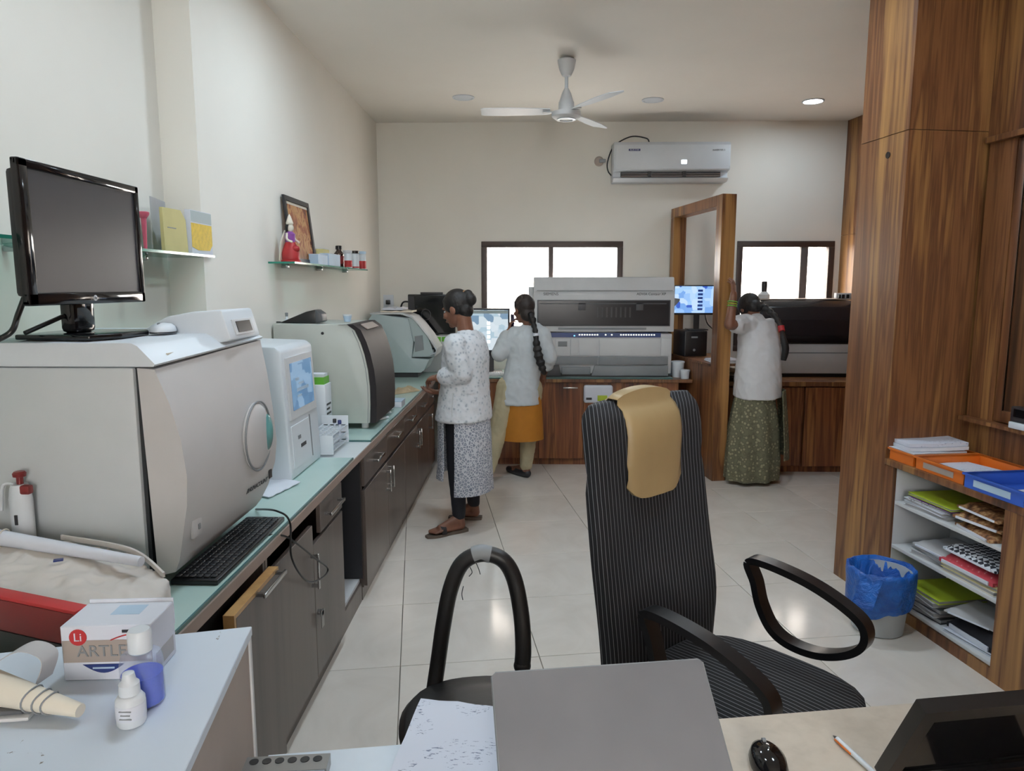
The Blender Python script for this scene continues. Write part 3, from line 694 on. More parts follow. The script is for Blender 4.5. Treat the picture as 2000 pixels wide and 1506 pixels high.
# lid
ln = [(-1.425, zl_), (near[0][0] + 0.003, zl_), (near[0][0] + 0.008, zl_ + 0.006), (near[0][0] - 0.035, zl_ + 0.052), (near[0][0] - 0.05, zl_ + 0.06), (-1.425, zl_ + 0.06)]
lf = [(-1.425, zl_), (far_[0][0] + 0.003, far_[0][1] + 0.004), (far_[0][0] + 0.008, far_[0][1] + 0.01), (far_[0][0] - 0.035, zl_ + 0.058), (far_[0][0] - 0.05, zl_ + 0.066), (-1.425, zl_ + 0.066)]
part('lid', MB().loft(interp_profile(ln, lf, N0 - 0.006, N1, 4)), 'white_plastic', an)
ZLID = zl_ + 0.06
part('label_tag', MB().box((near[0][0] + 0.002, N0 + 0.09, zl_ + 0.018), (0.004, 0.045, 0.02)), 'cream', an)
pod = [(-1.18, ZLID), (-1.08, zat(618, 2.15, 400)), (-1.0, zat(604, N1, 440)), (xat(490, N1, 600), zat(601, N1, 490)), (xat(508, N1, 655), zat(655, N1, 508)), (xat(500, N1, 660) - 0.04, zl_ + 0.03), (-1.18, zl_ + 0.03)]
pd = part('sampling_pod', MB().prism(pod, 'y', 2.13, N1 + 0.006, 0.008), 'white_plastic', an)
a_, b_ = Vector((pod[3][0], 0, pod[3][1])), Vector((pod[4][0], 0, pod[4][1])); dd = (b_ - a_); nn = Vector((-dd.z, 0, dd.x)).normalized()
if nn.x < 0: nn = -nn
def podp(y, t_, off): p = a_ + dd * t_ + nn * off; return Vector((p.x, y, p.z))
sl = part('slot_frame', MB().loft([[podp(2.17, 0.35, 0.0), podp(2.32, 0.35, 0.0), podp(2.32, 0.85, 0.0), podp(2.17, 0.85, 0.0)], [podp(2.17, 0.35, 0.004), podp(2.32, 0.35, 0.004), podp(2.32, 0.85, 0.004), podp(2.17, 0.85, 0.004)]]), 'light_grey', pd)
part('slot', MB().loft([[podp(2.19, 0.42, 0.004), podp(2.30, 0.42, 0.004), podp(2.30, 0.78, 0.004), podp(2.19, 0.78, 0.004)], [podp(2.19, 0.42, 0.006), podp(2.30, 0.42, 0.006), podp(2.30, 0.78, 0.006), podp(2.19, 0.78, 0.006)]]), 'visor_dark', sl)
def front_x(y, z):
    t_ = (y - N0) / (N1 - N0); best = None
    P = [(a[0] + (b[0] - a[0]) * t_, a[1] + (b[1] - a[1]) * t_) for a, b in zip(near, far_)]
    for q in range(len(P) - 1):
        if P[q][1] >= z >= P[q + 1][1]:
            s_ = (P[q][1] - z) / (P[q][1] - P[q + 1][1]); return P[q][0] + (P[q + 1][0] - P[q][0]) * s_
    return P[-1][0]
yd, zd = 2.225, zat(852, 2.22, 520); xd = front_x(yd, zd)
dc = part('round_door', MB().ell((xd - 0.004, yd, zd), (0.022, 0.105, 0.108), None, 32, 16), 'machine_front', an)
part('door_rim', MB().tube([(xd + 0.004, yd + math.cos(a * PI / 20) * 0.107, zd + math.sin(a * PI / 20) * 0.11) for a in range(40)], 0.003, 6, closed=True), 'mid_grey', dc)
part('lens', MB().ell((xd + 0.008, yd + 0.062, zd), (0.016, 0.036, 0.06)), 'teal_lens', dc)
for q in range(2):
    zq = zat(1035, N0 + 0.08, 380)
yq, zq = 1.87, zat(1032, 1.86, 385)
part('switch_plate', MB().box((front_x(yq, zq) + 0.001, yq, zq), (0.008, 0.055, 0.05), 0, 0.002), 'machine_front', an)
part('switch', MB().box((front_x(yq, zq) + 0.005, yq + 0.008, zq), (0.006, 0.012, 0.016), 0, 0.002), 'mid_grey', an)
yl_, zl2 = 2.26, zat(945, 2.26, 505)
xl_ = front_x(yl_, zl2)
lettering('//HUMACOUNT', 0.022, (xl_ + 0.004, yl_ - 0.02, zl2), (0.06, 1, 0), (0.18, 0, 1), 'charcoal', an, shear=0.2)
part('logo_plate', MB().box((front_x(2.335, zl2 + 0.02) + 0.002, 2.335, zl2 + 0.015), (0.003, 0.025, 0.03)), 'charcoal', an)
for x in (-1.38, -1.05):
    for y in (N0 + 0.06, N1 - 0.06):
        part('foot', MB().cyl((x, y, GT), (x, y, zb1), 0.022), 'black_plastic', an)

# ------------------------------------------------------------------ monitor on the analyzer
ZM = ZLID + 0.004
mon = thing('monitor', 'black flat monitor switched off, standing on the big white analyzer', 'monitor', (-1.2, 1.95, ZM))
mx_ = -1.19
ya, yb2 = ox(46, 450, mx_).y, ox(277, 470, mx_).y
za_, zb2 = ox(42, 307, mx_).z, ox(42, 599, mx_).z
part('housing', MB().span((mx_ - 0.05, ya + 0.02, zb2 + 0.02), (mx_ - 0.018, yb2 - 0.02, za_ - 0.02), 0.012), 'black_plastic', mon)
bz = MB(); bw = 0.022
bz.span((mx_ - 0.02, ya, za_ - bw), (mx_, yb2, za_), 0.004); bz.span((mx_ - 0.02, ya, zb2), (mx_, yb2, zb2 + bw + 0.01), 0.004)
bz.span((mx_ - 0.02, ya, zb2), (mx_, ya + bw + 0.012, za_), 0.004); bz.span((mx_ - 0.02, yb2 - bw, zb2), (mx_, yb2, za_), 0.004)
part('bezel', bz, 'black_gloss', mon)
part('screen', MB().span((mx_ - 0.017, ya + bw, zb2 + bw), (mx_ - 0.006, yb2 - bw, za_ - bw)), 'screen_off', mon)
part('logo', MB().cyl((mx_ - 0.001, (ya + yb2) / 2, zb2 + 0.016), (mx_ + 0.001, (ya + yb2) / 2, zb2 + 0.016), 0.008), 'light_grey', mon)
lettering('hp', 0.011, (mx_ + 0.0014, (ya + yb2) / 2, zb2 + 0.0165), (0, 1, 0), (0, 0, 1), 'charcoal', mon, depth=0.0003, shear=0.15)
yc_ = (ya + yb2) / 2 + 0.0
nk = part('neck', MB().span((mx_ - 0.075, yc_ - 0.05, ZM + 0.012), (mx_ - 0.03, yc_ + 0.05, zb2 + 0.06), 0.015), 'black_gloss', mon)
part('stand_foot', MB().prism([(mx_ - 0.15, yc_ - 0.12), (mx_ + 0.06, yc_ - 0.14), (mx_ + 0.1, yc_ - 0.06), (mx_ + 0.1, yc_ + 0.08), (mx_ + 0.06, yc_ + 0.15), (mx_ - 0.15, yc_ + 0.13)], 'z', ZM, ZM + 0.014, 0.004), 'black_gloss', mon)
part('cable', MB().tube(curve([(mx_ - 0.05, ya + 0.06, zb2 + 0.03), (mx_ - 0.06, ya + 0.04, zb2 - 0.02), (mx_ - 0.06, ya + 0.01, ZM + 0.03), (mx_ - 0.1, ya + 0.0, ZM + 0.006)]), 0.007), 'black_plastic', mon)
part('cable', MB().tube(curve([(mx_ - 0.06, yc_ - 0.05, ZM + 0.06), (mx_ - 0.08, yc_ - 0.1, ZM + 0.04), (mx_ - 0.1, yc_ - 0.15, ZM + 0.02)]), 0.006), 'black_plastic', mon)
# white mouse
mp = oy(320, 655, 2.08)
ms = thing('computer_mouse', 'small white computer mouse lying on the big analyzer', 'mouse', (mp.x, mp.y, ZM + 0.003))
part('shell', MB().lathe((0, 0, 0), [(0.03, 0), (0.032, 0.008), (0.029, 0.02), (0.02, 0.028), (0.001, 0.031)], 24), 'white_plastic', ms, local=True).scale = (1.0, 1.5, 1.0)
part('scroll_wheel', MB().cyl((0.002, -0.026, 0.026), (-0.002, -0.026, 0.026), 0.006), 'mid_grey', ms, local=True)
part('base_line', MB().lathe((0, 0, 0), [(0.0335, 0.001), (0.0335, 0.005), (0.03, 0.005), (0.03, 0.001)], 24), 'charcoal', ms, local=True).scale = (1.0, 1.5, 1.0)

# ------------------------------------------------------------------ keyboard + cable
kb = thing('keyboard', 'black keyboard on the glass counter in front of the big analyzer', 'keyboard', (-0.88, 2.08, GT))
k0, k1 = 1.83, oz(540, 1012, GT + 0.01).y
kx0, kx1 = -0.965, -0.835
part('base', MB().span((kx0, k0, GT + 0.001), (kx1, k1, GT + 0.016), 0.004), 'black_plastic', kb)
key = MB().box((0, 0, 0), (0.016, 0.016, 0.006), 0, 0.002, 1).mesh(); key.materials.append(MATS['charcoal'])
kn = int((k1 - k0 - 0.03) / 0.0195)
for i in range(kn):
    for j in range(6):
        o = bpy.data.objects.new('key', key); COL.objects.link(o); o.parent = kb
        o.location = (kx0 + 0.014 + j * 0.0195 + 0.88, k0 + 0.022 + i * 0.0195 - 2.08, 0.019)
pts = [oz(500, 995, GT + 0.005), ox(540, 998, -0.83), ox(566, 1020, -0.80), ox(570, 1090, -0.79), ox(600, 1135, -0.785), ox(630, 1128, -0.785), ox(640, 1110, -0.785), ox(615, 1090, -0.785), ox(580, 1062, -0.79), ox(555, 1047, -0.81), oz(520, 1045, GT + 0.006)]
solo('cable', MB().tube(curve(pts, 10), 0.0035, 8), 'black_plastic', 'thin black cable looping down over the counter edge', 'cable')

# ------------------------------------------------------------------ small analyzer with touch screen
S0, S1 = oz(570, 940, ZT).y, oz(570, 940, ZT).y + 0.42
pr_ = side([(545, 678), (570, 938)], S0)
prof = [(-1.39, GT + 0.002), (pr_[1][0], GT + 0.002), (pr_[1][0] + 0.004, GT + 0.03), (pr_[0][0] + 0.006, pr_[0][1] - 0.02), (pr_[0][0] - 0.02, pr_[0][1]), (-1.39, pr_[0][1] + 0.012)]
sa = thing('analyzer', 'white benchtop analyzer with a lit blue touch screen', 'analyzer', (-1.18, S0 + 0.2, GT))
part('body', MB().prism(prof, 'y', S0, S1, 0.01), 'white_plastic', sa)
pA, pB = Vector((prof[3][0], 0, prof[3][1])), Vector((prof[2][0], 0, prof[2][1])); vd = pB - pA; nv = Vector((-vd.z, 0, vd.x)).normalized(); nv = nv if nv.x > 0 else -nv
def fq(y, t_, off): p = pA + vd * t_ + nv * off; return Vector((p.x, y, p.z))
def fslab(y0, y1, t0, t1, o0, o1): return MB().loft([[fq(y0, t0, o0), fq(y1, t0, o0), fq(y1, t1, o0), fq(y0, t1, o0)], [fq(y0, t0, o1), fq(y1, t0, o1), fq(y1, t1, o1), fq(y0, t1, o1)]])
bzl = part('screen_bezel', fslab(S0 + 0.03, S1 - 0.03, 0.06, 0.57, -0.003, 0.006), 'light_grey', sa)
part('screen', fslab(S0 + 0.07, S1 - 0.06, 0.11, 0.5, 0.006, 0.008), 'screen_small', bzl)
for a0, t0, wd, hh_ in ((0.12, 0.24, 0.05, 0.025), (0.16, 0.285, 0.07, 0.02), (0.13, 0.33, 0.16, 0.028), (0.13, 0.385, 0.06, 0.02)):
    part('icon', fslab(S0 + a0, S0 + a0 + wd, t0, t0 + hh_, 0.008, 0.0085), 'led_white' if False else 'pale_blue', bzl)
dr = part('sample_door', fslab(S0 + 0.03, S0 + 0.27, 0.62, 0.97, -0.003, 0.004), 'white_plastic', sa)
part('button', fslab(S0 + 0.10, S0 + 0.135, 0.72, 0.75, 0.004, 0.006), 'mid_grey', dr)
part('logo', fslab(S0 + 0.13, S0 + 0.2, 0.80, 0.83, 0.004, 0.005), 'charcoal', dr)
part('side_seam', fslab(S0 + 0.28, S0 + 0.286, 0.60, 0.97, 0.0, 0.004), 'mid_grey', sa)
# white reagent pack with green top behind it
rp = oz(632, 852, GT)
rg = thing('reagent_pack', 'white reagent pack with a green band standing behind the touch-screen analyzer', 'package', (-1.1, S1 + 0.4, GT))
y0_ = max(S1 + 0.015, oz(650, 889, GT).y + 0.33)
xr1 = xat(638, y0_ + 0.02, 790)
part('pack', MB().span((xr1 - 0.16, y0_, GT + 0.001), (xr1, y0_ + 0.12, zat(752, y0_, 630)), 0.004), 'white_plastic', rg)
part('band', MB().span((xr1 - 0.15, y0_ + 0.01, zat(752, y0_, 630)), (xr1 - 0.008, y0_ + 0.11, zat(738, y0_, 630))), 'green', rg)
part('cap', MB().span((xr1 - 0.13, y0_ + 0.02, zat(738, y0_, 630)), (xr1 - 0.012, y0_ + 0.1, zat(732, y0_, 630))), 'paper', rg)
for i in range(5):
    part('print_line', MB().span((xr1 - 0.002, y0_ + 0.02, zat(790 + i * 9, y0_, 630)), (xr1 + 0.0008, y0_ + 0.1 - (i % 2) * 0.02, zat(794 + i * 9, y0_, 630))), 'charcoal', rg)

# ------------------------------------------------------------------ tube rack
r0 = oz(602, 890, GT); r1 = oz(650, 889, GT); ry1 = r1.y + 0.3
tr_ = thing('tube_rack', 'white plastic test tube rack on the glass counter', 'rack', ((r0.x + r1.x) / 2, r1.y + 0.15, GT))
ra, rb = r1.x - 0.13, r1.x
RZ = [GT + 0.012, GT + 0.05, GT + 0.088]
for z in RZ:
    m = MB()
    for i in range(9): m.span((ra, r1.y + 0.006 + i * 0.036, z), (rb, r1.y + 0.014 + i * 0.036, z + 0.005))
    for i in range(5): m.span((ra + i * (rb - ra - 0.008) / 4, r1.y + 0.006, z), (ra + 0.008 + i * (rb - ra - 0.008) / 4, ry1 - 0.006, z + 0.005))
    part('shelf', m, 'white_plastic', tr_)
part('end_plate', MB().span((ra - 0.004, r1.y, GT + 0.001), (rb + 0.004, r1.y + 0.006, GT + 0.095), 0.001), 'white_plastic', tr_)
part('end_plate', MB().span((ra - 0.004, ry1 - 0.006, GT + 0.001), (rb + 0.004, ry1, GT + 0.14), 0.001), 'white_plastic', tr_)
for i, (u, v, cm, lb) in enumerate(((0.02, 0.055, 'charcoal', 'capped blood tube in the near slot of the white rack'), (0.105, 0.235, 'navy', 'navy-capped blood tube in the far right slot of the white rack'), (0.07, 0.27, 'charcoal', 'dark-capped blood tube at the far end of the white rack'))):
    tx, ty = ra + u, r1.y + v
    tb = thing('test_tube', lb, 'tube', (tx, ty, RZ[0] + 0.006), 0, 'capped tubes in the white rack')
    part('glass', MB().lathe((tx, ty, RZ[0] + 0.0055), [(0.003, 0), (0.006, 0.004), (0.0065, 0.08), (0.0065, 0.09)], 12), 'paper', tb)
    part('cap', MB().lathe((tx, ty, RZ[0] + 0.095), [(0.009, 0), (0.0095, 0.002), (0.0095, 0.018), (0.008, 0.02)], 14), cm, tb)

# ------------------------------------------------------------------ grey analyzer with dark visor
g0, g1 = oz(735, 828, 0.83).y, oz(735, 828, 0.83).y + 0.56
ZF = 0.832
ga = thing('analyzer', 'beige-grey analyzer with a dark curved front visor', 'analyzer', (-1.15, (g0 + g1) / 2, GT))
pv = side([(672, 634), (690, 634), (705, 645), (716, 668), (724, 692), (731, 722), (735, 755), (736, 790), (735, 826)], g0)
prof = [(-1.42, ZF), (pv[-1][0] - 0.05, ZF)] + [(x - 0.035, z) for x, z in pv[::-1]] + [(-1.42, pv[0][1] + 0.004)]
part('body', MB().prism(prof, 'y', g0, g1, 0.006), 'beige_grey', ga)
outer = [(x, z) for x, z in pv]; inner = [(x - 0.034, z - 0.001) for x, z in pv]
rings = [[(o_[0], g0 - 0.004, o_[1]), (o_[0], g1 + 0.004, o_[1]), (i_[0], g1 + 0.004, i_[1]), (i_[0], g0 - 0.004, i_[1])] for o_, i_ in zip(outer, inner)]
part('visor', MB().loft(rings), 'visor_matte', ga)
rings = [[(o_[0] - 0.05, g0 - 0.0015, o_[1]), (o_[0] - 0.047, g0 - 0.0015, o_[1]), (o_[0] - 0.047, g0 + 0.003, o_[1]), (o_[0] - 0.05, g0 + 0.003, o_[1])] for o_ in pv[2:]]
part('side_seam', MB().loft(rings), 'mid_grey', ga)
part('visor_plate', MB().box((pv[2][0] - 0.01, (g0 + g1) / 2, pv[2][1] + 0.012), (0.05, 0.3, 0.008), 0, 0.003, 2, Matrix.Rotation(0.6, 3, 'Y')), 'beige_panel', ga)
sb = oy(630, 651, g0)
part('side_bolt', MB().cyl((sb.x, g0 - 0.004, sb.z), (sb.x, g0 + 0.002, sb.z), 0.008), 'charcoal', ga)
for x in (-1.35, -0.93):
    for y in (g0 + 0.06, g1 - 0.06): part('foot', MB().cyl((x, y, GT), (x, y, ZF), 0.02), 'light_grey', ga)
ztp = prof[-1][1]
# on top of it
p0 = oz(600, 632, ztp + 0.002)
bd = thing('barcode_scanner', 'black wedge-shaped handheld scanner lying on the beige-grey analyzer', 'scanner', (p0.x, g0 + 0.1, ztp))
sp = lambda px, py: (xat(px, g0 + 0.12, py), zat(py, g0 + 0.12, px))
q = [sp(552, 633), sp(604, 608), sp(622, 604), sp(634, 612), sp(636, 627), sp(628, 633)]
q = [(x, max(z, ztp + 0.002)) for x, z in q]
part('shell', MB().prism(q[:1] + q[1:3] + [((q[2][0]) + 0.0, q[-1][1])], 'y', g0 + 0.06, g0 + 0.15, 0.006), 'black_plastic', bd)
part('head', MB().prism([q[2], q[3], q[4], q[5], (q[2][0] + 0.001, q[5][1])], 'y', g0 + 0.05, g0 + 0.16, 0.006), 'dark_grey', bd)
part('tail', MB().span((xat(538, g0 + 0.1), g0 + 0.09, ztp + 0.001), (xat(556, g0 + 0.1), g0 + 0.11, ztp + 0.008)), 'black_plastic', bd)
v_ = oz(549, 630, ztp + 0.001)
vi = thing('vial', 'small clear vial with dark stopper on the beige-grey analyzer', 'vial', (v_.x, v_.y + 0.1, ztp + 0.002))
part('base', MB().lathe((0, 0, 0), [(0.018, 0), (0.018, 0.008), (0.008, 0.014), (0.007, 0.03)], 16), 'white_plastic', vi, local=True)
part('stopper', MB().lathe((0, 0, 0.03), [(0.008, 0), (0.009, 0.02), (0.006, 0.022)], 14), 'mid_grey', vi, local=True)
v_ = oz(666, 632, ztp + 0.001)
cu_ = thing('sample_cup', 'small clear plastic cup with lid on the beige-grey analyzer', 'cup', (v_.x - 0.01, g0 + 0.2, ztp + 0.002))
part('cup', MB().lathe((0, 0, 0), [(0.018, 0), (0.024, 0.03), (0.024, 0.034)], 20), 'pale_blue', cu_, local=True)
part('lid', MB().lathe((0, 0, 0.034), [(0.027, 0), (0.027, 0.008), (0.02, 0.009)], 20), 'white_plastic', cu_, local=True)

# ------------------------------------------------------------------ slanted blue-grey analyzer in the corner
h0, h1 = 6.30, 6.68
pa = side([(720, 620), (724, 611), (786, 611), (806, 618), (820, 632), (838, 655), (854, 681), (851, 694), (839, 702), (829, 723), (822, 728)], h0)
ha = thing('analyzer', 'pale blue-grey analyzer with sloping hood in the far left corner', 'analyzer', (-1.1, 6.55, GT))
zlow = pa[-1][1]
body = [(-1.40, zlow), (pa[-1][0], zlow), pa[-2], pa[-3], (pa[-3][0] - 0.16, pa[-3][1] + 0.01), (pa[5][0] - 0.14, pa[5][1] - 0.06), (pa[3][0] - 0.04, pa[3][1] - 0.02), (pa[1][0] + 0.02, pa[1][1] - 0.006), (-1.40, pa[0][1] - 0.02)]
part('body', MB().prism(body, 'y', h0, h1, 0.006), 'blue_grey', ha)
hood = [(pa[1][0], pa[1][1]), pa[2], pa[3], pa[4], pa[5], pa[6], pa[7]]
hin = [(x - 0.012, z - 0.014) for x, z in hood]
part('hood', MB().prism(hood + hin[::-1], 'y', h0 - 0.004, h1 + 0.004, 0.002), 'light_grey', ha)
part('hood_side', MB().prism([hin[0], hin[2], hin[4], hin[6], (pa[-3][0] - 0.155, pa[-3][1] + 0.02), (pa[5][0] - 0.13, pa[5][1] - 0.06)], 'y', h0 + 0.02, h0 + 0.03), 'blue_grey', ha)
part('side_recess', MB().prism([(pa[5][0] - 0.13, pa[5][1] - 0.01), (pa[5][0] - 0.06, pa[5][1] + 0.0), (pa[5][0] - 0.05, pa[5][1] - 0.13), (pa[5][0] - 0.13, pa[5][1] - 0.15)], 'y', h0 + 0.014, h0 + 0.02), 'mid_grey', ha)
part('sample_tray', MB().prism([(pa[7][0] - 0.15, pa[7][1] + 0.012), (pa[7][0] - 0.02, pa[7][1] + 0.012), (pa[7][0] - 0.02, pa[7][1] + 0.05), (pa[7][0] - 0.12, pa[7][1] + 0.03)], 'y', h0 + 0.03, h1 - 0.05), 'mid_grey', ha)
part('tray_lip', MB().prism([(pa[7][0] - 0.05, pa[7][1]), (pa[7][0] + 0.004, pa[7][1] + 0.02), (pa[7][0] + 0.004, pa[7][1] + 0.028), (pa[7][0] - 0.05, pa[7][1] + 0.012)], 'y', h0 - 0.005, h1, 0.002), 'white_plastic', ha)
part('base', MB().span((-1.38, h0 + 0.03, GT + 0.001), (pa[-1][0] - 0.03, h1 - 0.02, zlow)), 'charcoal', ha)
pz = pa[2][1]
for i, (a, b, c, mt, lb) in enumerate(((-1.30, -1.02, 0.02, 'cream', 'cream paper folder lying on the sloping corner analyzer'), (-1.28, -1.10, 0.035, 'paper', 'crumpled white paper heap on the sloping corner analyzer'))):
    m = MB(); rs = []
    z0_ = pz + 0.002 + i * 0.021
    nx, ny = 8, 6
    top = [[Vector((a + (b - a) * ix / nx, 6.34 + 0.28 * iy / ny, z0_ + c * (0.4 + 0.6 * noise.noise((ix * 0.9 + i * 7, iy * 0.8, 3))) + 0.004)) for iy in range(ny + 1)] for ix in range(nx + 1)]
    rings = [t_ + [Vector((p.x, p.y, z0_)) for p in t_[::-1]] for t_ in top]
    solo('paper_folder' if i == 0 else 'paper_heap', m.loft(rings), mt, lb, 'paper')

# ------------------------------------------------------------------ back corner: black monitor on a grey box, lit monitor
by = 6.86
t = thing('printer_box', 'grey box with two green stripes below the black monitor', 'box', (oy(855, 700, by).x, 6.8, GT))
bx0, bx1 = xat(812, 6.72, 700), xat(884, 6.72, 700)
bzt = zat(656, 6.72, 850)
part('case', MB().span((bx0, 6.72, GT + 0.001), (bx1, 6.97, bzt), 0.006), 'light_grey', t)
for a, b in ((828, 861), (863, 882)): part('green_stripe', MB().span((xat(a, 6.72, 662), 6.716, zat(667, 6.72, 850)), (xat(b, 6.72, 662), 6.7205, zat(658, 6.72, 850))), 'green', t)
t = thing('monitor', 'black monitor with its screen off behind the bun-haired woman', 'monitor', (xat(845, 6.8, 650), 6.8, bzt))
x0, x1, z0, z1 = xat(797, 6.78, 610), xat(889, 6.78, 610), zat(654, 6.78, 850), zat(575, 6.78, 850)
part('housing', MB().span((x0, 6.78, z0 + 0.004), (x1, 6.815, z1), 0.008), 'black_plastic', t)
part('screen', MB().span((x0 + 0.07, 6.777, z0 + 0.02), (x1 - 0.012, 6.782, z1 - 0.012)), 'black_gloss', t)
part('logo', MB().tube([((x0 + 0.17) + math.cos(a * PI / 12) * 0.045, 6.7765, (z0 + z1) / 2 + math.sin(a * PI / 12) * 0.05) for a in range(24)], 0.002, 6, closed=True), 'dark_grey', t)
part('side_panel', MB().span((x0 + 0.004, 6.776, z0 + 0.02), (x0 + 0.06, 6.7805, z1 - 0.02)), 'charcoal', t)
part('stand', MB().span(((x0 + x1) / 2 - 0.06, 6.80, bzt + 0.0005), ((x0 + x1) / 2 + 0.06, 6.90, bzt + 0.02)), 'black_plastic', t)
part('clip', MB().span((x0 + 0.12, 6.775, z1), (x0 + 0.33, 6.82, z1 + 0.02), 0.003), 'charcoal', t)
part('cable', MB().tube(curve([(x0 + 0.01, 6.80, z1 - 0.07), (x0 - 0.06, 6.80, z1 - 0.09), (x0 - 0.09, 6.82, z0 + 0.1), (x0 - 0.08, 6.86, GT + 0.12)]), 0.008), 'black_plastic', t)
ym = 6.72
t = thing('monitor', 'lit monitor showing a pale list window between the two women', 'monitor', (xat(960, ym, 700), ym, GT))
x0, x1, z0, z1 = xat(915, ym, 650), xat(996, ym, 650), zat(688, ym, 960), zat(602, ym, 960)
part('bezel', MB().span((x0, ym, z0), (x1, ym + 0.035, z1), 0.006), 'charcoal', t)
s_ = part('screen', MB().span((x0 + 0.018, ym - 0.002, z0 + 0.02), (x1 - 0.018, ym + 0.003, z1 - 0.018)), 'screen_ui', t)
for i in range(5): part('icon', MB().span((xat(952, ym), ym - 0.004, zat(634 + 9 * i, ym, 960)), (xat(958, ym), ym - 0.002, zat(628 + 9 * i, ym, 960))), 'led_white', s_)
part('title_bar', MB().span((x0 + 0.02, ym - 0.004, z1 - 0.05), (x1 - 0.02, ym - 0.002, z1 - 0.022)), 'blue_grey', s_)
part('neck', MB().span(((x0 + x1) / 2 - 0.04, ym + 0.03, GT + 0.01), ((x0 + x1) / 2 + 0.04, ym + 0.06, z0 + 0.08)), 'charcoal', t)
part('foot', MB().span(((x0 + x1) / 2 - 0.12, ym - 0.06, GT + 0.001), ((x0 + x1) / 2 + 0.12, ym + 0.1, GT + 0.012), 0.004), 'charcoal', t)
t = thing('keyboard', 'pale grey keyboard on the back counter below the lit list monitor', 'keyboard', (xat(965, 6.48, 730), 6.48, GT))
part('base', MB().span((-0.52, 6.42, GT + 0.001), (-0.16, 6.56, GT + 0.02), 0.004), 'light_grey', t)
key2 = MB().box((0, 0, 0), (0.016, 0.016, 0.006), 0, 0.002, 1).mesh(); key2.materials.append(MATS['white_plastic'])
for i in range(17):
    for j in range(5):
        o = bpy.data.objects.new('key', key2); COL.objects.link(o); o.parent = t
        o.location = (-0.50 + i * 0.02 - ORG[t].translation.x, 6.445 + j * 0.022 - 6.48, 0.023)

# ------------------------------------------------------------------ large immunoassay machine on the back counter
q0 = 6.40
X = lambda px, py=650: oy(px, py, q0).x
Zq = lambda py: oy(1180, py, q0).z
big = thing('immunoassay_machine', 'large light grey immunoassay machine with long dark window on the back counter', 'analyzer', ((X(1042) + X(1316)) / 2, 6.68, GT))
xl0, xr0 = X(1042), X(1316)
zt0 = Zq(541)
part('lower_body', MB().span((xl0 + 0.015, q0 + 0.012, GT + 0.03), (xr0 - 0.012, 6.97, Zq(652)), 0.006), 'light_grey', big)
part('base', MB().span((xl0 + 0.02, q0 + 0.03, GT + 0.001), (xr0 - 0.02, 6.95, GT + 0.03)), 'charcoal', big)
hp = [(6.97, Zq(648)), (q0, Zq(648)), (q0, Zq(575)), (q0 + 0.02, Zq(565)), (q0 + 0.05, zt0), (6.97, zt0)]
hd = part('hood', MB().prism(hp, 'x', xl0, xr0, 0.008), 'light_grey', big)
part('top_seam', MB().span((xl0 + 0.03, q0 - 0.002, Zq(568)), (xr0 - 0.02, q0 + 0.01, Zq(567))), 'mid_grey', hd)
wf = part('window_frame', MB().span((X(1049), q0 - 0.006, Zq(637)), (X(1308), q0 + 0.002, Zq(586)), 0.002), 'dark_grey', hd)
part('window', MB().span((X(1051), q0 - 0.008, Zq(635.5)), (X(1305.5), q0 - 0.004, Zq(588))), 'visor_dark', wf)
for px in (1135, 1247):
    part('inner_arm', MB().span((X(px - 6), q0 - 0.0095, Zq(606)), (X(px + 8), q0 - 0.007, Zq(592)), 0.003), 'dark_grey', wf)
part('inner_rail', MB().span((X(1054), q0 - 0.0095, Zq(594)), (X(1300), q0 - 0.0075, Zq(592))), 'dark_grey', wf)
for px in range(1165, 1235, 9): part('inner_tube', MB().span((X(px), q0 - 0.0095, Zq(620)), (X(px + 3), q0 - 0.0075, Zq(600))), 'charcoal', wf)
part('grip', MB().span((X(1090), q0 - 0.004, Zq(644)), (X(1262), q0 + 0.004, Zq(640))), 'mid_grey', hd)
lettering('SIEMENS', 0.036, (X(1076, 575), q0 - 0.0015, Zq(574.5)), (1, 0, 0), (0, 0, 1), 'dark_grey', hd)
lettering('ADVIA Centaur XP', 0.032, (X(1272, 575), q0 - 0.0015, Zq(574.5)), (1, 0, 0), (0, 0, 1), 'charcoal', hd)
cs = part('control_strip', MB().span((X(1066), q0 + 0.004, Zq(659)), (X(1291), q0 + 0.014, Zq(650))), 'navy_blue', big)
for px in list(range(1132, 1168, 5)) + [1183, 1195] + list(range(1213, 1282, 5)):
    part('lamp', MB().box((X(px), q0 + 0.003, Zq(654)), (0.012, 0.003, 0.01)), 'led', cs)
part('lamp', MB().box((X(1122), q0 + 0.003, Zq(656)), (0.012, 0.003, 0.01)), 'led_blue', cs)
for a, b, slot in ((1060, 1084, 1), (1086, 1113, 1), (1115, 1130, 0), (1132, 1169, 0), (1171, 1290, 0), (1292, 1312, 0)):
    d_ = part('door', MB().span((X(a), q0 + 0.002, Zq(695)), (X(b), q0 + 0.013, Zq(661.5)), 0.002), 'light_grey', big)
    if slot: part('slot', MB().span((X(a + 4), q0 - 0.001, Zq(677)), (X(b - 5), q0 + 0.003, Zq(667)), 0.001), 'mid_grey', d_)
for a, b in ((1060, 1083), (1085, 1168), (1170, 1306)):
    part('drawer', MB().span((X(a), q0 - 0.01, Zq(712)), (X(b), q0 + 0.013, Zq(697)), 0.003), 'mid_grey', big)
part('tray', MB().prism([(X(1058, 720), Zq(733)), (X(1096, 720), Zq(733)), (X(1092, 720), Zq(714)), (X(1058, 720), Zq(714))], 'y', q0 - 0.03, q0 + 0.02, 0.003), 'dark_grey', big)
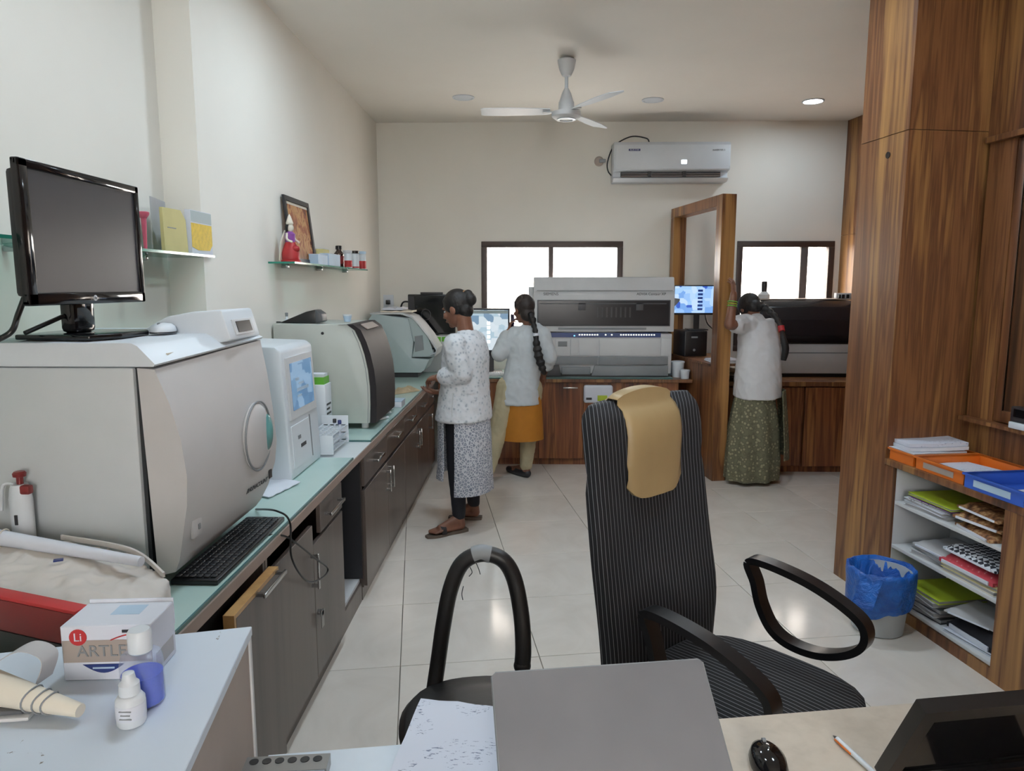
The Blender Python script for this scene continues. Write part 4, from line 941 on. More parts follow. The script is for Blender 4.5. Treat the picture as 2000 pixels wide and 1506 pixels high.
part('tray', MB().prism([(X(1097, 720), Zq(731)), (X(1153, 720), Zq(731)), (X(1153, 720), Zq(717)), (X(1097, 720), Zq(717))], 'y', q0 - 0.02, q0 + 0.02, 0.003), 'mid_grey', big)
part('tray', MB().prism([(X(1155, 720), Zq(733)), (X(1304, 720), Zq(733)), (X(1304, 720), Zq(714)), (X(1161, 720), Zq(714))], 'y', q0 - 0.03, q0 + 0.02, 0.003), 'mid_grey', big)
part('side_step', MB().span((xl0 - 0.045, q0 + 0.1, GT + 0.04), (xl0 - 0.001, 6.95, Zq(560)), 0.006), 'light_grey', big)
part('monitor_arm', MB().prism([(xr0, Zq(605)), (xr0 + 0.07, Zq(588)), (xr0 + 0.07, Zq(584)), (xr0, Zq(582))], 'y', q0 + 0.12, q0 + 0.3, 0.003), 'mid_grey', big)
# paper-roll cups right of it
for i, (px, py, r, h_, lb) in enumerate(((1320, 728, 0.05, 0.075, 'clear plastic tub beside the large immunoassay machine'), (1332, 730, 0.058, 0.13, 'tall white cup stack beside the large immunoassay machine'), (1344, 735, 0.042, 0.065, 'short printed white tub nearest the framed partition'))):
    c = Vector(((1.355, 1.365, 1.405)[i], (6.62, 6.49, 6.37)[i], 0.7885))
    t = thing('tub', lb, 'tub', tuple(c), 0, 'white tubs beside the large machine')
    part('wall', MB().lathe((0, 0, 0), [(r * 0.85, 0), (r * 0.98, h_ * 0.9), (r, h_)], 24), 'white_plastic' if i else 'pale_blue', t, local=True)
    part('lid', MB().lathe((0, 0, h_), [(r * 1.06, 0), (r * 1.06, 0.012), (r * 0.9, 0.016)], 24), 'white_plastic', t, local=True)

# ------------------------------------------------------------------ on the partition ledge: computer, blue monitor, papers
def ledge_pt(u, v): a = Pq(u, v); return Vector((a[0], a[1], ZL))
pc0 = ledge_pt(LEN - 0.40, 0.02)
t = thing('computer_tower', 'black computer tower standing on the partition ledge', 'computer', tuple(pc0), SKA)
part('case', MB().span((0.0, 0.0, 0.001), (0.215, 0.30, 0.235), 0.008), 'charcoal', t, local=True)
part('front_panel', MB().span((0.008, -0.004, 0.01), (0.207, 0.001, 0.225), 0.002), 'black_plastic', t, local=True)
part('label_tag', MB().span((0.06, -0.006, 0.17), (0.12, -0.0035, 0.185)), 'mid_grey', t, local=True)
part('button', MB().cyl((0.09, -0.003, 0.06), (0.09, -0.007, 0.06), 0.012), 'mid_grey', t, local=True)
m3 = Vector((pc0.x, pc0.y + 0.12, ZL + 0.236))
t = thing('monitor', 'lit blue monitor standing on the black computer tower', 'monitor', tuple(m3 + Vector((0.09, 0.0, 0))))
yv = m3.y + 0.02
x0, x1, z0, z1 = oy(1316, 585, yv).x, oy(1409, 585, yv).x, oy(1360, 615, yv).z, oy(1360, 557, yv).z
part('housing', MB().span((x0, yv, z0), (x1, yv + 0.03, z1), 0.004), 'black_plastic', t)
s_ = part('screen', MB().span((x0 + 0.008, yv - 0.002, z0 + 0.018), (x1 - 0.008, yv + 0.002, z1 - 0.01)), 'screen_blue', t)
for i in range(6): part('menu_item', MB().span((x0 + 0.22, yv - 0.004, z1 - 0.06 - i * 0.034), (x0 + 0.265, yv - 0.002, z1 - 0.04 - i * 0.034)), 'blue', s_)
part('neck', MB().span(((x0 + x1) / 2 - 0.025, yv + 0.012, m3.z + 0.004), ((x0 + x1) / 2 + 0.025, yv + 0.03, z0 + 0.03)), 'black_plastic', t)
part('stand_foot', MB().span(((x0 + x1) / 2 - 0.09, yv - 0.08, m3.z + 0.001), ((x0 + x1) / 2 + 0.09, yv + 0.09, m3.z + 0.010), 0.003), 'black_plastic', t)
part('cable', MB().tube(curve([((x0 + x1) / 2 + 0.08, yv + 0.035, z0 + 0.05), ((x0 + x1) / 2 + 0.11, yv + 0.05, z0 - 0.08), ((x0 + x1) / 2 + 0.22, yv + 0.05, z0 - 0.19), ((x0 + x1) / 2 + 0.23, yv + 0.05, ZL + 0.06)]), 0.006), 'black_plastic', t)
for i in range(3):
    a = ledge_pt(0.14 + i * 0.03, 0.02 + (i % 3) * 0.03)
    solo('paper_sheet', MB().box((a.x + 0.13, a.y + 0.16, ZL + 0.003 + i * 0.006), (0.24, 0.28, 0.005), SKA + 0.15 * (i % 3 - 1), 0.001, 1), 'paper', ('lowest white paper sheet of the loose stack on the partition ledge', 'middle white paper sheet of the loose stack on the partition ledge', 'topmost white paper sheet of the loose stack on the partition ledge')[i], 'paper', 'papers on the partition ledge')

# ------------------------------------------------------------------ dark-visor analyzer on the right counter
v0 = 6.42
Xr = lambda px: oy(px, 660, v0).x
Zr = lambda py: oy(1580, py, v0).z
rr = thing('analyzer', 'wide analyzer with glossy dark visor and pale lower front', 'analyzer', (2.55, 6.7, 0.798))
xa, xb2 = Xr(1488), g_at(6.5) - 0.09
part('lower_front', MB().span((xa, v0, 0.83), (xb2, 6.96, Zr(671)), 0.008), 'light_grey', rr)
part('base', MB().span((xa + 0.01, v0 + 0.01, 0.7985), (xb2 - 0.01, 6.95, 0.83)), 'black_plastic', rr)
vp = [(6.96, Zr(669)), (v0 - 0.005, Zr(669)), (v0 - 0.03, Zr(655)), (v0 - 0.01, Zr(625)), (v0 + 0.05, Zr(600)), (v0 + 0.14, Zr(588)), (6.96, Zr(586))]
vz = part('visor', MB().prism(vp, 'x', xa, xb2, 0.006), 'visor_dark', rr)
part('top_strip', MB().span((xa + 0.02, v0 + 0.16, Zr(586)), (xb2 - 0.02, 6.9, Zr(586) + 0.008)), 'beige_panel', rr)
part('trim_line', MB().span((xa + 0.002, v0 - 0.003, Zr(690)), (xb2 - 0.002, v0 + 0.002, Zr(688.5))), 'mid_grey', rr)
part('visor_lip', MB().span((xa, v0 - 0.012, Zr(671)), (xb2, v0 + 0.02, Zr(668.5)), 0.002), 'black_plastic', rr)
b0 = Vector((oy(1492, 580, 6.72).x, 6.72, Zr(586) + 0.009))
t = thing('bottle', 'grey-capped white bottle standing on the dark-visor analyzer', 'bottle', tuple(b0))
part('body', MB().lathe((0, 0, 0), [(0.05, 0), (0.052, 0.01), (0.052, 0.035), (0.03, 0.06), (0.024, 0.062)], 24), 'light_grey', t, local=True)
part('cap', MB().lathe((0, 0, 0.062), [(0.025, 0), (0.026, 0.09), (0.02, 0.095)], 20), 'charcoal', t, local=True)
b0 = Vector((oy(1646, 580, 6.66).x, 6.66, Zr(586) + 0.009))
t = thing('connector_block', 'small white block with black connectors on the dark-visor analyzer', 'connector', tuple(b0))
part('block', MB().box((0, 0, 0.025), (0.14, 0.05, 0.05), 0, 0.005), 'white_plastic', t, local=True)
for q in (-0.045, -0.01, 0.03): part('connector', MB().box((q, -0.03, 0.02), (0.02, 0.03, 0.035), 0, 0.004), 'black_plastic', t, local=True)
# brown holder on the clad wall
hy = 6.62; hx = g_at(hy)
t = thing('wall_holder', 'small brown wooden holder fixed on the walnut wall by the window', 'holder', (hx - 0.02, hy, oy(1628, 572, hy).z))
za, zb3 = oy(1628, 574, hy).z, oy(1628, 492, hy).z
part('back_plate', MB().span((hx - 0.016, hy - 0.05, za), (hx - 0.002, hy + 0.05, zb3), 0.002), 'walnut', t)
part('pocket', MB().span((hx - 0.075, hy - 0.045, za + 0.0), (hx - 0.0165, hy + 0.045, za + 0.19), 0.008), 'walnut', t)
part('pocket', MB().span((hx - 0.06, hy - 0.04, za + 0.2), (hx - 0.0165, hy + 0.04, zb3 - 0.01), 0.008), 'walnut', t)
# papers under the raised arm, right counter
for i in range(3):
    solo('document_tray', MB().box((1.80, 6.36 + 0.01 * i, 0.80 + 0.03 * i + 0.012), (0.20, 0.28, 0.022), 0.05 * i, 0.003), ('dark_grey', 'light_grey', 'cream')[i], ('dark grey document tray at the bottom of the pile behind the frame post', 'light grey document tray in the pile behind the frame post', 'cream document box on top of the pile behind the frame post')[i], 'tray', 'trays behind the frame post')

# ------------------------------------------------------------------ small things on the left counter
p = oz(560, 965, GT)
m = MB(); rings = []
for i in range(9):
    u = i / 8; row = []
    for j in range(6):
        v = j / 5; a = oz(525 + 62 * u, 975 - 30 * u - 10 * v, GT); row.append(Vector((a.x - 0.1 * v, a.y, GT + 0.004 + 0.012 * (noise.noise((u * 4, v * 3, 1)) + 0.4))))
    rings.append(row + [r - Z3 * 0.003 for r in row[::-1]])
solo('paper_sheet', m.loft(rings), 'paper', 'crumpled white paper on the glass beside the touch-screen analyzer', 'paper')
p = oz(775, 793, GT)
t = thing('label_box', 'flat white card box on the far glass sheet near the counter edge', 'box', (p.x, p.y, GT))
part('tray', MB().box((p.x, p.y, GT + 0.02), (0.09, 0.14, 0.038), 0, 0.002), 'paper', t)
part('lid', MB().box((p.x, p.y, GT + 0.042), (0.094, 0.144, 0.005), 0, 0.001, 1), 'pale_blue', t)
for i, (px, py) in enumerate(((752, 808), (757, 800), (747, 818))):
    p = oz(px, py, GT + 0.006)
    tb = thing('test_tube', ('loose white-capped tube nearest the flat card box', 'loose white-capped tube between two others by the dark visor', 'loose white-capped tube farthest from the flat card box')[i], 'tube', (p.x, p.y, GT), 0, 'loose tubes by the dark visor')
    d = Vector((0.6, 1, 0)).normalized(); c0 = Vector((p.x, p.y, GT + 0.0085))
    part('glass', MB().cyl(c0 - d * 0.05, c0 + d * 0.03, 0.007, None, 12), 'light_grey', tb)
    part('cap', MB().cyl(c0 + d * 0.03, c0 + d * 0.05, 0.0082, None, 12), 'white_plastic', tb)
p = oz(795, 762, GT); rings = []
for i in range(10):
    u = i / 9; row = []
    for j in range(8):
        v = j / 7; a = oz(766 + 54 * u, 772 - 10 * v - 8 * u * (1 - v), GT); edge = math.sin(PI * min(1, max(0, u))) * math.sin(PI * v)
        row.append(Vector((a.x, a.y, GT + 0.003 + 0.05 * edge * (0.7 + noise.noise((u * 5, v * 4, 2))))))
    rings.append(row + [Vector((r.x, r.y, GT + 0.001)) for r in row[::-1]])
plain('glove_tan', (168, 152, 124), 0.7, var=0.12, scale=20)
solo('glove_heap', MB().loft(rings), 'glove_tan', 'crumpled tan latex gloves on the glass near the working hands', 'gloves')

# ------------------------------------------------------------------ wall shelves
def shelf(y0, y1, xw, xf, z, label, green):
    t = thing('glass_shelf', label, 'shelf', (xw, (y0 + y1) / 2, z))
    part('glass', MB().span((xw + 0.002, y0, z - 0.010), (xf - 0.003, y1, z)), 'shelf_glass', t)
    part('front_edge', MB().span((xf - 0.003, y0, z - 0.010), (xf, y1, z)), 'glass_edge_green', t)
    part('end_edge', MB().span((xw + 0.002, y0 - 0.003, z - 0.010), (xf, y0, z)), 'glass_edge_green', t)
    for q in (0.12, 0.5, 0.88):
        y = y0 + (y1 - y0) * q
        part('bracket', MB().span((xw + 0.001, y - 0.012, z - 0.03), (xw + 0.045, y + 0.012, z - 0.0105), 0.004), 'chrome', t)
    return t
ZS1 = ox(430, 500, -1.37).z
shelf(1.2, YJ - 0.02, XN, -1.37, ZS1, 'green-edged glass shelf behind the black monitor', 1)
ZS2 = ox(576, 511, XL + 0.15).z
ys0, ys1 = ox(576, 511, XL + 0.15).y, ox(718, 520, XL + 0.15).y
shelf(ys0, ys1, XL, XL + 0.15, ZS2, 'glass wall shelf holding the red figurine and framed picture', 1)
# near shelf contents
def yn(px, X): return ox(px, 450, X).y
x_ = -1.42
pb = Vector((x_, yn(282, x_), ZS1))
t = thing('plastic_funnel', 'pink plastic tube with flared top on the near glass shelf', 'funnel', tuple(pb))
part('tube', MB().lathe((0, 0, 0), [(0.012, 0.001), (0.006, 0.004), (0.008, 0.07), (0.010, 0.115)], 18), 'pink', t, local=True)
part('flare', MB().lathe((0, 0, 0.115), [(0.011, 0), (0.02, 0.014), (0.021, 0.022), (0.017, 0.024)], 20), 'pink', t, local=True)
ya, yb3 = yn(320, x_), yn(366, x_)
zt_ = ox(340, 408, x_).z
t = thing('yellow_card', 'pale yellow card box standing on the near glass shelf', 'box', (x_, (ya + yb3) / 2, ZS1))
part('card', MB().prism([(ya, ZS1 + 0.001), (yb3, ZS1 + 0.001), (yb3 - 0.01, ox(360, 430, x_).z), (yb3 - 0.05, zt_), (ya, zt_ - 0.002)], 'x', x_ - 0.014, x_, 0.001, 1), 'yellow_paper', t)
part('print_line', MB().span((x_ - 0.001, ya + 0.03, ZS1 + 0.095), (x_ + 0.0008, ya + 0.1, ZS1 + 0.099)), 'mid_grey', t)
yc, yd_ = yn(368, x_), yn(409, x_)
t = thing('reagent_box', 'yellow and white printed box at the far end of the near shelf', 'box', (x_, (yc + yd_) / 2, ZS1))
zz0, zz1 = ZS1 + 0.001, ox(390, 414, x_).z
part('carton', MB().span((x_ - 0.015, yc + 0.003, zz0), (x_ + 0.01, yd_, zz1), 0.001, 1), 'paper', t)
part('yellow_panel', MB().prism([(yc + 0.005, zz0 + 0.03), (yc + 0.06, zz0 + 0.018), (yd_ - 0.03, zz0 + 0.02), (yd_ - 0.002, zz0 + 0.045), (yd_ - 0.002, zz0 + 0.13), (yc + 0.005, zz0 + 0.13)], 'x', x_ + 0.0095, x_ + 0.011), 'yellow', t)
part('grey_panel', MB().span((x_ + 0.0095, yc + 0.005, zz0 + 0.135), (x_ + 0.011, yd_ - 0.002, zz1 - 0.003)), 'blue_grey', t)
t = solo('paper_leaflet', MB().box((x_ - 0.1, (yb3 + yc) / 2 - 0.04, zz0 + 0.11), (0.004, 0.2, 0.22), 0.2, 0.001, 1), 'paper_grey', 'grey leaflet leaning behind the yellow card box', 'leaflet')
# far shelf contents
x2 = XL + 0.09
def y2(px, X=x2): return ox(px, 470, X).y
def z2(py, px, X=x2): return ox(px, py, X).z
# framed picture leaning on the wall
fa, fb = y2(560, XL + 0.03), y2(607, XL + 0.03)
ft = z2(382, 560, XL + 0.02)
t = thing('picture_frame', 'dark framed reddish picture leaning on the wall above the shelf', 'picture', (XL + 0.03, (fa + fb) / 2, ZS2))
lean = lambda z: XL + 0.055 - 0.045 * (z - ZS2) / (ft - ZS2)
def leanslab(y0, y1, z0, z1, o0, o1): return MB().loft([[(lean(z0) + o0, y0, z0), (lean(z0) + o0, y1, z0), (lean(z1) + o0, y1, z1), (lean(z1) + o0, y0, z1)], [(lean(z0) + o1, y0, z0), (lean(z0) + o1, y1, z0), (lean(z1) + o1, y1, z1), (lean(z1) + o1, y0, z1)]])
zb0 = ZS2 + 0.002
part('print', leanslab(fa + 0.03, fb - 0.03, zb0 + 0.03, ft - 0.03, 0.0, 0.004), 'picture_print', t)
for e in ((fa, fb, zb0, zb0 + 0.028), (fa, fb, ft - 0.028, ft), (fa, fa + 0.028, zb0 + 0.028, ft - 0.028), (fb - 0.028, fb, zb0 + 0.028, ft - 0.028)):
    part('frame_bar', leanslab(*e, 0.0, 0.014), 'charcoal', t)
part('gilt_line', leanslab(fa + 0.028, fb - 0.028, ft - 0.045, ft - 0.03, 0.004, 0.006), 'cream', t)
# seated figurine
fy = y2(567); F0 = Vector((x2, fy, ZS2 + 0.001))
t = thing('figurine', 'small seated figurine in a red dress with a tall pale crown', 'figurine', tuple(F0), -PI / 2 - 0.35)
S = (z2(418, 562) - ZS2) / 0.36
def L(*a): return Vector(a) * S
part('base', MB().lathe((0, 0, 0), [(0.075 * S, 0), (0.075 * S, 0.012 * S), (0.06 * S, 0.02 * S)], 24), 'red', t, local=True)
part('skirt', MB().lathe((0, 0, 0.02 * S), [(0.065 * S, 0), (0.066 * S, 0.05 * S), (0.05 * S, 0.10 * S), (0.036 * S, 0.13 * S)], 24).ell(L(0.0, 0.03, 0.1), L(0.035, 0.05, 0.03)), 'red', t, local=True)
part('bodice', MB().lathe((0, 0, 0.145 * S), [(0.034 * S, 0), (0.036 * S, 0.03 * S), (0.04 * S, 0.065 * S), (0.02 * S, 0.085 * S)], 20), 'purple', t, local=True)
part('arm', MB().tube(curve([L(0.035, 0, 0.215), L(0.05, 0.01, 0.17), L(0.04, 0.05, 0.15)]), 0.009 * S).tube(curve([L(-0.035, 0, 0.215), L(-0.05, 0.01, 0.17), L(-0.04, 0.05, 0.15)]), 0.009 * S), 'cream', t, local=True)
hd_ = part('head', MB().ell(L(0, 0.004, 0.258), L(0.024, 0.027, 0.032)), 'cream', t, local=True)
part('hair', MB().ell(L(0, -0.01, 0.262), L(0.028, 0.026, 0.033)).tube(curve([L(0, -0.02, 0.25), L(0, -0.035, 0.2), L(0, -0.03, 0.15)]), 0.014 * S), 'hair', hd_, local=True)
part('crown', MB().lathe((0, 0, 0.283 * S), [(0.024 * S, 0), (0.028 * S, 0.01 * S), (0.02 * S, 0.035 * S), (0.012 * S, 0.06 * S), (0.002 * S, 0.078 * S)], 16), 'cream', t, local=True)
part('back_drape', MB().loft([[L(-0.07, -0.05, 0.01), L(0.07, -0.05, 0.01), L(0.07, -0.058, 0.01), L(-0.07, -0.058, 0.01)], [L(-0.06, -0.04, 0.15), L(0.06, -0.04, 0.15), L(0.06, -0.048, 0.15), L(-0.06, -0.048, 0.15)], [L(-0.02, -0.03, 0.24), L(0.02, -0.03, 0.24), L(0.02, -0.038, 0.24), L(-0.02, -0.038, 0.24)]]), 'cream', t, local=True)
# little boxes, bottle, jars
def box_on(px0, px1, py, mat, label, name='carton', xo=0.0, hw=0.03):
    a, b = y2(px0), y2(px1); z = z2(py, (px0 + px1) / 2)
    t = thing(name, label, 'box', (x2 + xo, (a + b) / 2, ZS2))
    part('carton_body', MB().span((x2 - hw + xo, a, ZS2 + 0.001), (x2 + hw + xo, b, z - 0.003), 0.001, 1), mat, t)
    part('flap', MB().span((x2 - hw - 0.001 + xo, a, z - 0.003), (x2 + hw + 0.001 + xo, b, z)), 'paper', t)
    return t
box_on(611, 630, 497, 'pale_blue', 'pale blue carton nearest the framed picture on the far shelf')
box_on(632, 655, 496, 'pale_blue', 'pale blue carton next to the dark bottle on the far shelf')
yy = y2(661)
t = thing('bottle', 'dark brown medicine bottle on the far glass shelf', 'bottle', (x2, yy, ZS2 + 0.001))
plain('amber', (52, 30, 26), 0.12)
hb = z2(480, 661) - ZS2
part('body', MB().lathe((0, 0, 0), [(0.034, 0), (0.036, 0.006), (0.036, hb * 0.62), (0.018, hb * 0.76), (0.017, hb * 0.82)], 22), 'amber', t, local=True)
part('cap', MB().lathe((0, 0, hb * 0.82), [(0.022, 0), (0.022, hb * 0.16), (0.018, hb * 0.18)], 20), 'black_plastic', t, local=True)
part('paper_label', MB().lathe((0, 0, 0), [(0.0365, hb * 0.15), (0.0368, hb * 0.16), (0.0368, hb * 0.5), (0.0365, hb * 0.51)], 22), 'dark_red', t, local=True)
for i, (px, pt_) in enumerate(((678, 489), (692, 490), (710, 492))):
    xj = XL + 0.112; yy = y2((678, 692, 706)[i], xj); h_ = z2(pt_, px, xj) - ZS2; r = 0.032
    t = thing('jar', ('white jar with red band next to the dark bottle', 'shiny white jar in the middle of three on the far shelf', 'red-based jar at the far end of the glass shelf')[i], 'jar', (xj, yy, ZS2 + 0.001), 0, 'jars on the far shelf')
    part('body', MB().lathe((0, 0, 0), [(r, 0), (r, h_ * 0.8), (r * 0.85, h_ * 0.85)], 20), 'white_plastic', t, local=True)
    part('band', MB().lathe((0, 0, 0), [(r * 1.015, 0.004), (r * 1.02, 0.005), (r * 1.02, h_ * (0.4, 0.1, 0.45)[i]), (r * 1.015, h_ * (0.41, 0.11, 0.46)[i])], 20), 'red', t, local=True)
    part('lid', MB().lathe((0, 0, h_ * 0.85), [(r * 1.04, 0), (r * 1.04, h_ * 0.14), (r * 0.9, h_ * 0.15)], 20), ('light_grey', 'black_plastic', 'pale_blue')[i], t, local=True)
box_on(640, 652, 486, 'yellow_paper', 'yellow carton half hidden behind the dark bottle', xo=-0.058, hw=0.024)

# ------------------------------------------------------------------ near left: bag, red case, paper tube, pipette
z_ = GT
def blobring(cx, cy, rx, ry, z, n=28, seed=0, p=3.0, rot=0.0, amp=0.06):
    out = []
    for i in range(n):
        a = 2 * PI * i / n; c_, s_ = math.cos(a), math.sin(a)
        k_ = (abs(c_) ** p + abs(s_) ** p) ** (-1 / p) * (1 + amp * noise.noise((c_ * 1.6 + seed, s_ * 1.6, z * 14)))
        x, y = rx * c_ * k_, ry * s_ * k_
        out.append(Vector((cx + x * math.cos(rot) - y * math.sin(rot), cy + x * math.sin(rot) + y * math.cos(rot), z)))
    return out
tp = [oz(-70, 1036, 0.972), oz(120, 1052, 0.965), oz(258, 1078, 0.95), oz(326, 1128, 0.905), oz(308, 1190, 0.885), oz(150, 1196, 0.915), oz(-70, 1128, 0.945)]
cen = sum(tp, Vector()) / len(tp)
bot = [Vector((cen.x + (p.x - cen.x) * 1.03, cen.y + (p.y - cen.y) * 1.03, z_ + 0.012)) for p in tp]
bc = Vector((cen.x, cen.y, z_))
t = thing('cloth_bag', 'off-white cloth wrapped bundle in front of the big analyzer', 'bag', tuple(bc))
part('wrapping', remesh(MB().loft([tp, bot]), 0.0075, 5, 0.006, 15, 2.0), 'bag_cloth', t)
part('hem_fold', MB().ribbon(curve([p * 0.97 + cen * 0.03 + Z3 * 0.006 for p in (tp[1], tp[2], tp[3])], 8), Z3, 0.012, 0.006), 'bag_cloth', t)
part('ink_mark', MB().box(oz(114, 1094, 0.958), (0.02, 0.012, 0.004), 0.5), 'navy', t)
a, b = oz(-60, 1040, 0.985), oz(276, 1097, 0.955)
t = thing('paper_tube', 'white rolled paper tube lying on the cloth bundle', 'paper roll', tuple(a))
m = MB(); d = (b - a); n_ = 10
part('roll', MB().tube([a + d * i / n_ for i in range(n_ + 1)], 0.016, 16, rad=[0.021 - 0.009 * i / n_ for i in range(n_ + 1)]), 'paper', t)
e = a + (b - a) * 0.21
part('rubber_band', MB().tube([e + Vector((0, 0, 0)) + Vector((0.003 * math.sin(k_), 0.0225 * math.cos(k_), 0.0225 * math.sin(k_))) for k_ in [2 * PI * i / 20 for i in range(20)]], 0.0018, 6, closed=True), 'cream', t)
# red and black case
c0_, c1_ = oz(-60, 1143, 0.955), oz(147, 1203, 0.935)
ev = c1_ - c0_; ev.z = 0; wv = ev.length; ra_ = math.atan2(ev.y, ev.x)
hz = 0.945 - z_
t = thing('carry_case', 'red-topped black carton in front of the cloth bundle', 'case', (c0_.x, c0_.y, z_), ra_)
part('black_base', MB().span((0.0, 0.0, 0.001), (wv, 0.03, hz * 0.45), 0.003), 'black_plastic', t, local=True)
part('red_lid', MB().span((-0.001, -0.001, hz * 0.455), (wv + 0.001, 0.031, hz - 0.0085), 0.004), 'dark_red', t, local=True)
part('red_rim', MB().span((-0.002, -0.002, hz - 0.008), (wv + 0.002, 0.032, hz), 0.002), 'red', t, local=True)
part('print_line', MB().span((wv - 0.09, -0.0008, hz * 0.26), (wv - 0.01, 0.001, hz * 0.28)), 'light_grey', t, local=True)
# pipette leaning against the analyzer
pp = oy(42, 985, 1.765)
t = thing('pipette', 'white pipette with red plunger and ejector against the big analyzer', 'pipette', (pp.x, 1.765, z_))
zt_, zb_ = oy(42, 945, 1.765).z, z_ + 0.001
part('body', MB().loft([[Vector((pp.x + rx * math.cos(2 * PI * i / 20), 1.765 + 0.02 * math.sin(2 * PI * i / 20), z)) for i in range(20)] for z, rx in ((zb_, 0.022), (zb_ + 0.06, 0.028), (zt_ - 0.04, 0.03), (zt_ - 0.01, 0.024), (zt_, 0.018))]), 'white_plastic', t)
part('plunger', MB().lathe((pp.x + 0.002, 1.765, zt_), [(0.008, 0), (0.008, 0.018), (0.015, 0.02), (0.016, 0.028), (0.012, 0.033)], 18), 'dark_red', t)
part('ejector', MB().box((pp.x + 0.024, 1.755, zt_ - 0.012), (0.026, 0.02, 0.024), 0, 0.005), 'dark_red', t)
part('display', MB().box((pp.x - 0.002, 1.744, zt_ - 0.09), (0.007, 0.004, 0.026)), 'black_plastic', t)
part('hook', MB().tube(curve([(pp.x - 0.01, 1.76, zt_), (pp.x - 0.04, 1.76, zt_ - 0.005), (pp.x - 0.05, 1.76, zt_ - 0.07)]), 0.004), 'white_plastic', t)

# ------------------------------------------------------------------ white low cabinet, near left
WZ = 0.95
P1, P2, P3 = oz(492, 1223, WZ), oz(361, 1506, WZ), oz(0, 1275, WZ)
dirv = (P2 - P1).normalized(); dirh = (P3 - P1).normalized()
Q = lambda u, v: P1 + dirv * u + dirh * v
ins = lambda u, v: (Q(u, v).x, Q(u, v).y)
t = thing('side_cabinet', 'white-topped cabinet with chipped edge in the near left corner', 'cabinet', (P1.x - 0.2, P1.y - 0.3, 0))
part('top', MB().prism([ins(0, 0), ins(1.0, 0), ins(1.0, 0.62), ins(0, 0.62)], 'z', WZ - 0.018, WZ, 0.0015, 1), 'worn_white', t)
part('side_panel', MB().prism([ins(0.012, 0.006), ins(0.99, 0.006), ins(0.99, 0.024), ins(0.012, 0.024)], 'z', 0, WZ - 0.0185), 'beige_panel', t)
part('edge_strip', MB().prism([ins(0.0, 0.002), ins(0.012, 0.002), ins(0.012, 0.03), ins(0.0, 0.03)], 'z', 0, WZ - 0.0185), 'light_grey', t)
part('back_panel', MB().prism([ins(0.0, 0.031), ins(0.018, 0.031), ins(0.018, 0.6), ins(0.0, 0.6)], 'z', 0, WZ - 0.0185), 'beige_panel', t)
part('front_panel', MB().prism([ins(0.97, 0.026), ins(0.988, 0.026), ins(0.988, 0.6), ins(0.97, 0.6)], 'z', 0, WZ - 0.0185), 'beige_panel', t)
# cardboard packet with the red disc
b0, b1, b2 = oz(126, 1331, WZ), oz(302, 1326, WZ), oz(338, 1286, WZ)
ex = (b1 - b0); wx = ex.length; ex.normalize(); ey = Vector((-ex.y, ex.x, 0)); hx_ = oy(120, 1225, b0.y).z - WZ; dy = 0.09
ang = math.atan2(ex.y, ex.x)
t = thing('cardboard_box', 'white printed carton with a red disc on the white cabinet', 'box', tuple(b0 + Z3 * 0.0005), ang)
part('carton', MB().span((0, 0, 0.0), (wx, dy, hx_), 0.0015, 1), 'paper', t, local=True)
part('open_flap', MB().span((0.002, dy, hx_ * 0.55), (wx, dy + 0.002, hx_ + 0.006)), 'paper', t, local=True)
part('grey_band', MB().span((0.002, -0.0008, hx_ * 0.34), (wx - 0.001, 0.0005, hx_ * 0.74)), 'beige_panel', t, local=True)
part('red_disc', MB().cyl((0.028, 0.0005, hx_ * 0.80), (0.028, -0.0014, hx_ * 0.80), 0.014), 'red', t, local=True)
part('blue_arc', MB().prism([(wx * 0.22 + wx * 0.46 * i / 12, hx_ * (0.30 - 0.16 * math.sin(PI * i / 12))) for i in range(13)], 'y', -0.001, 0.0005), 'navy', t, local=True)
part('red_arc', MB().tube([(wx * 0.55 + wx * 0.4 * i / 10, -0.001, hx_ * (0.74 + 0.1 * math.sin(PI * i / 10 * 0.8))) for i in range(11)], 0.0012, 6), 'red', t, local=True)
part('blue_print', MB().span((wx * 0.42, dy * 0.45, hx_), (wx * 0.75, dy * 0.85, hx_ + 0.0006)), 'pale_blue', t, local=True)
part('side_print', MB().span((wx - 0.0005, 0.01, hx_ * 0.1), (wx + 0.0006, dy - 0.01, hx_ * 0.4)), 'paper_grey', t, local=True)
def boxtext(s, size, lx, lz, mat):
    w0 = ORG[t] @ Vector((lx, -0.0016, lz)); lettering(s, size, w0, ex, Z3, mat, t)
boxtext('Li', 0.02, 0.028, hx_ * 0.80, 'paper')
boxtext('ARTLET', 0.028, wx * 0.5, hx_ * 0.54, 'mid_grey')
part('print_line', MB().span((wx * 0.68, -0.0012, hx_ * 0.87), (wx * 0.84, 0.0003, hx_ * 0.92)), 'charcoal', t, local=True)
part('print_line', MB().span((wx * 0.33, -0.0018, hx_ * 0.22), (wx * 0.57, -0.0008, hx_ * 0.25)), 'pale_blue', t, local=True)
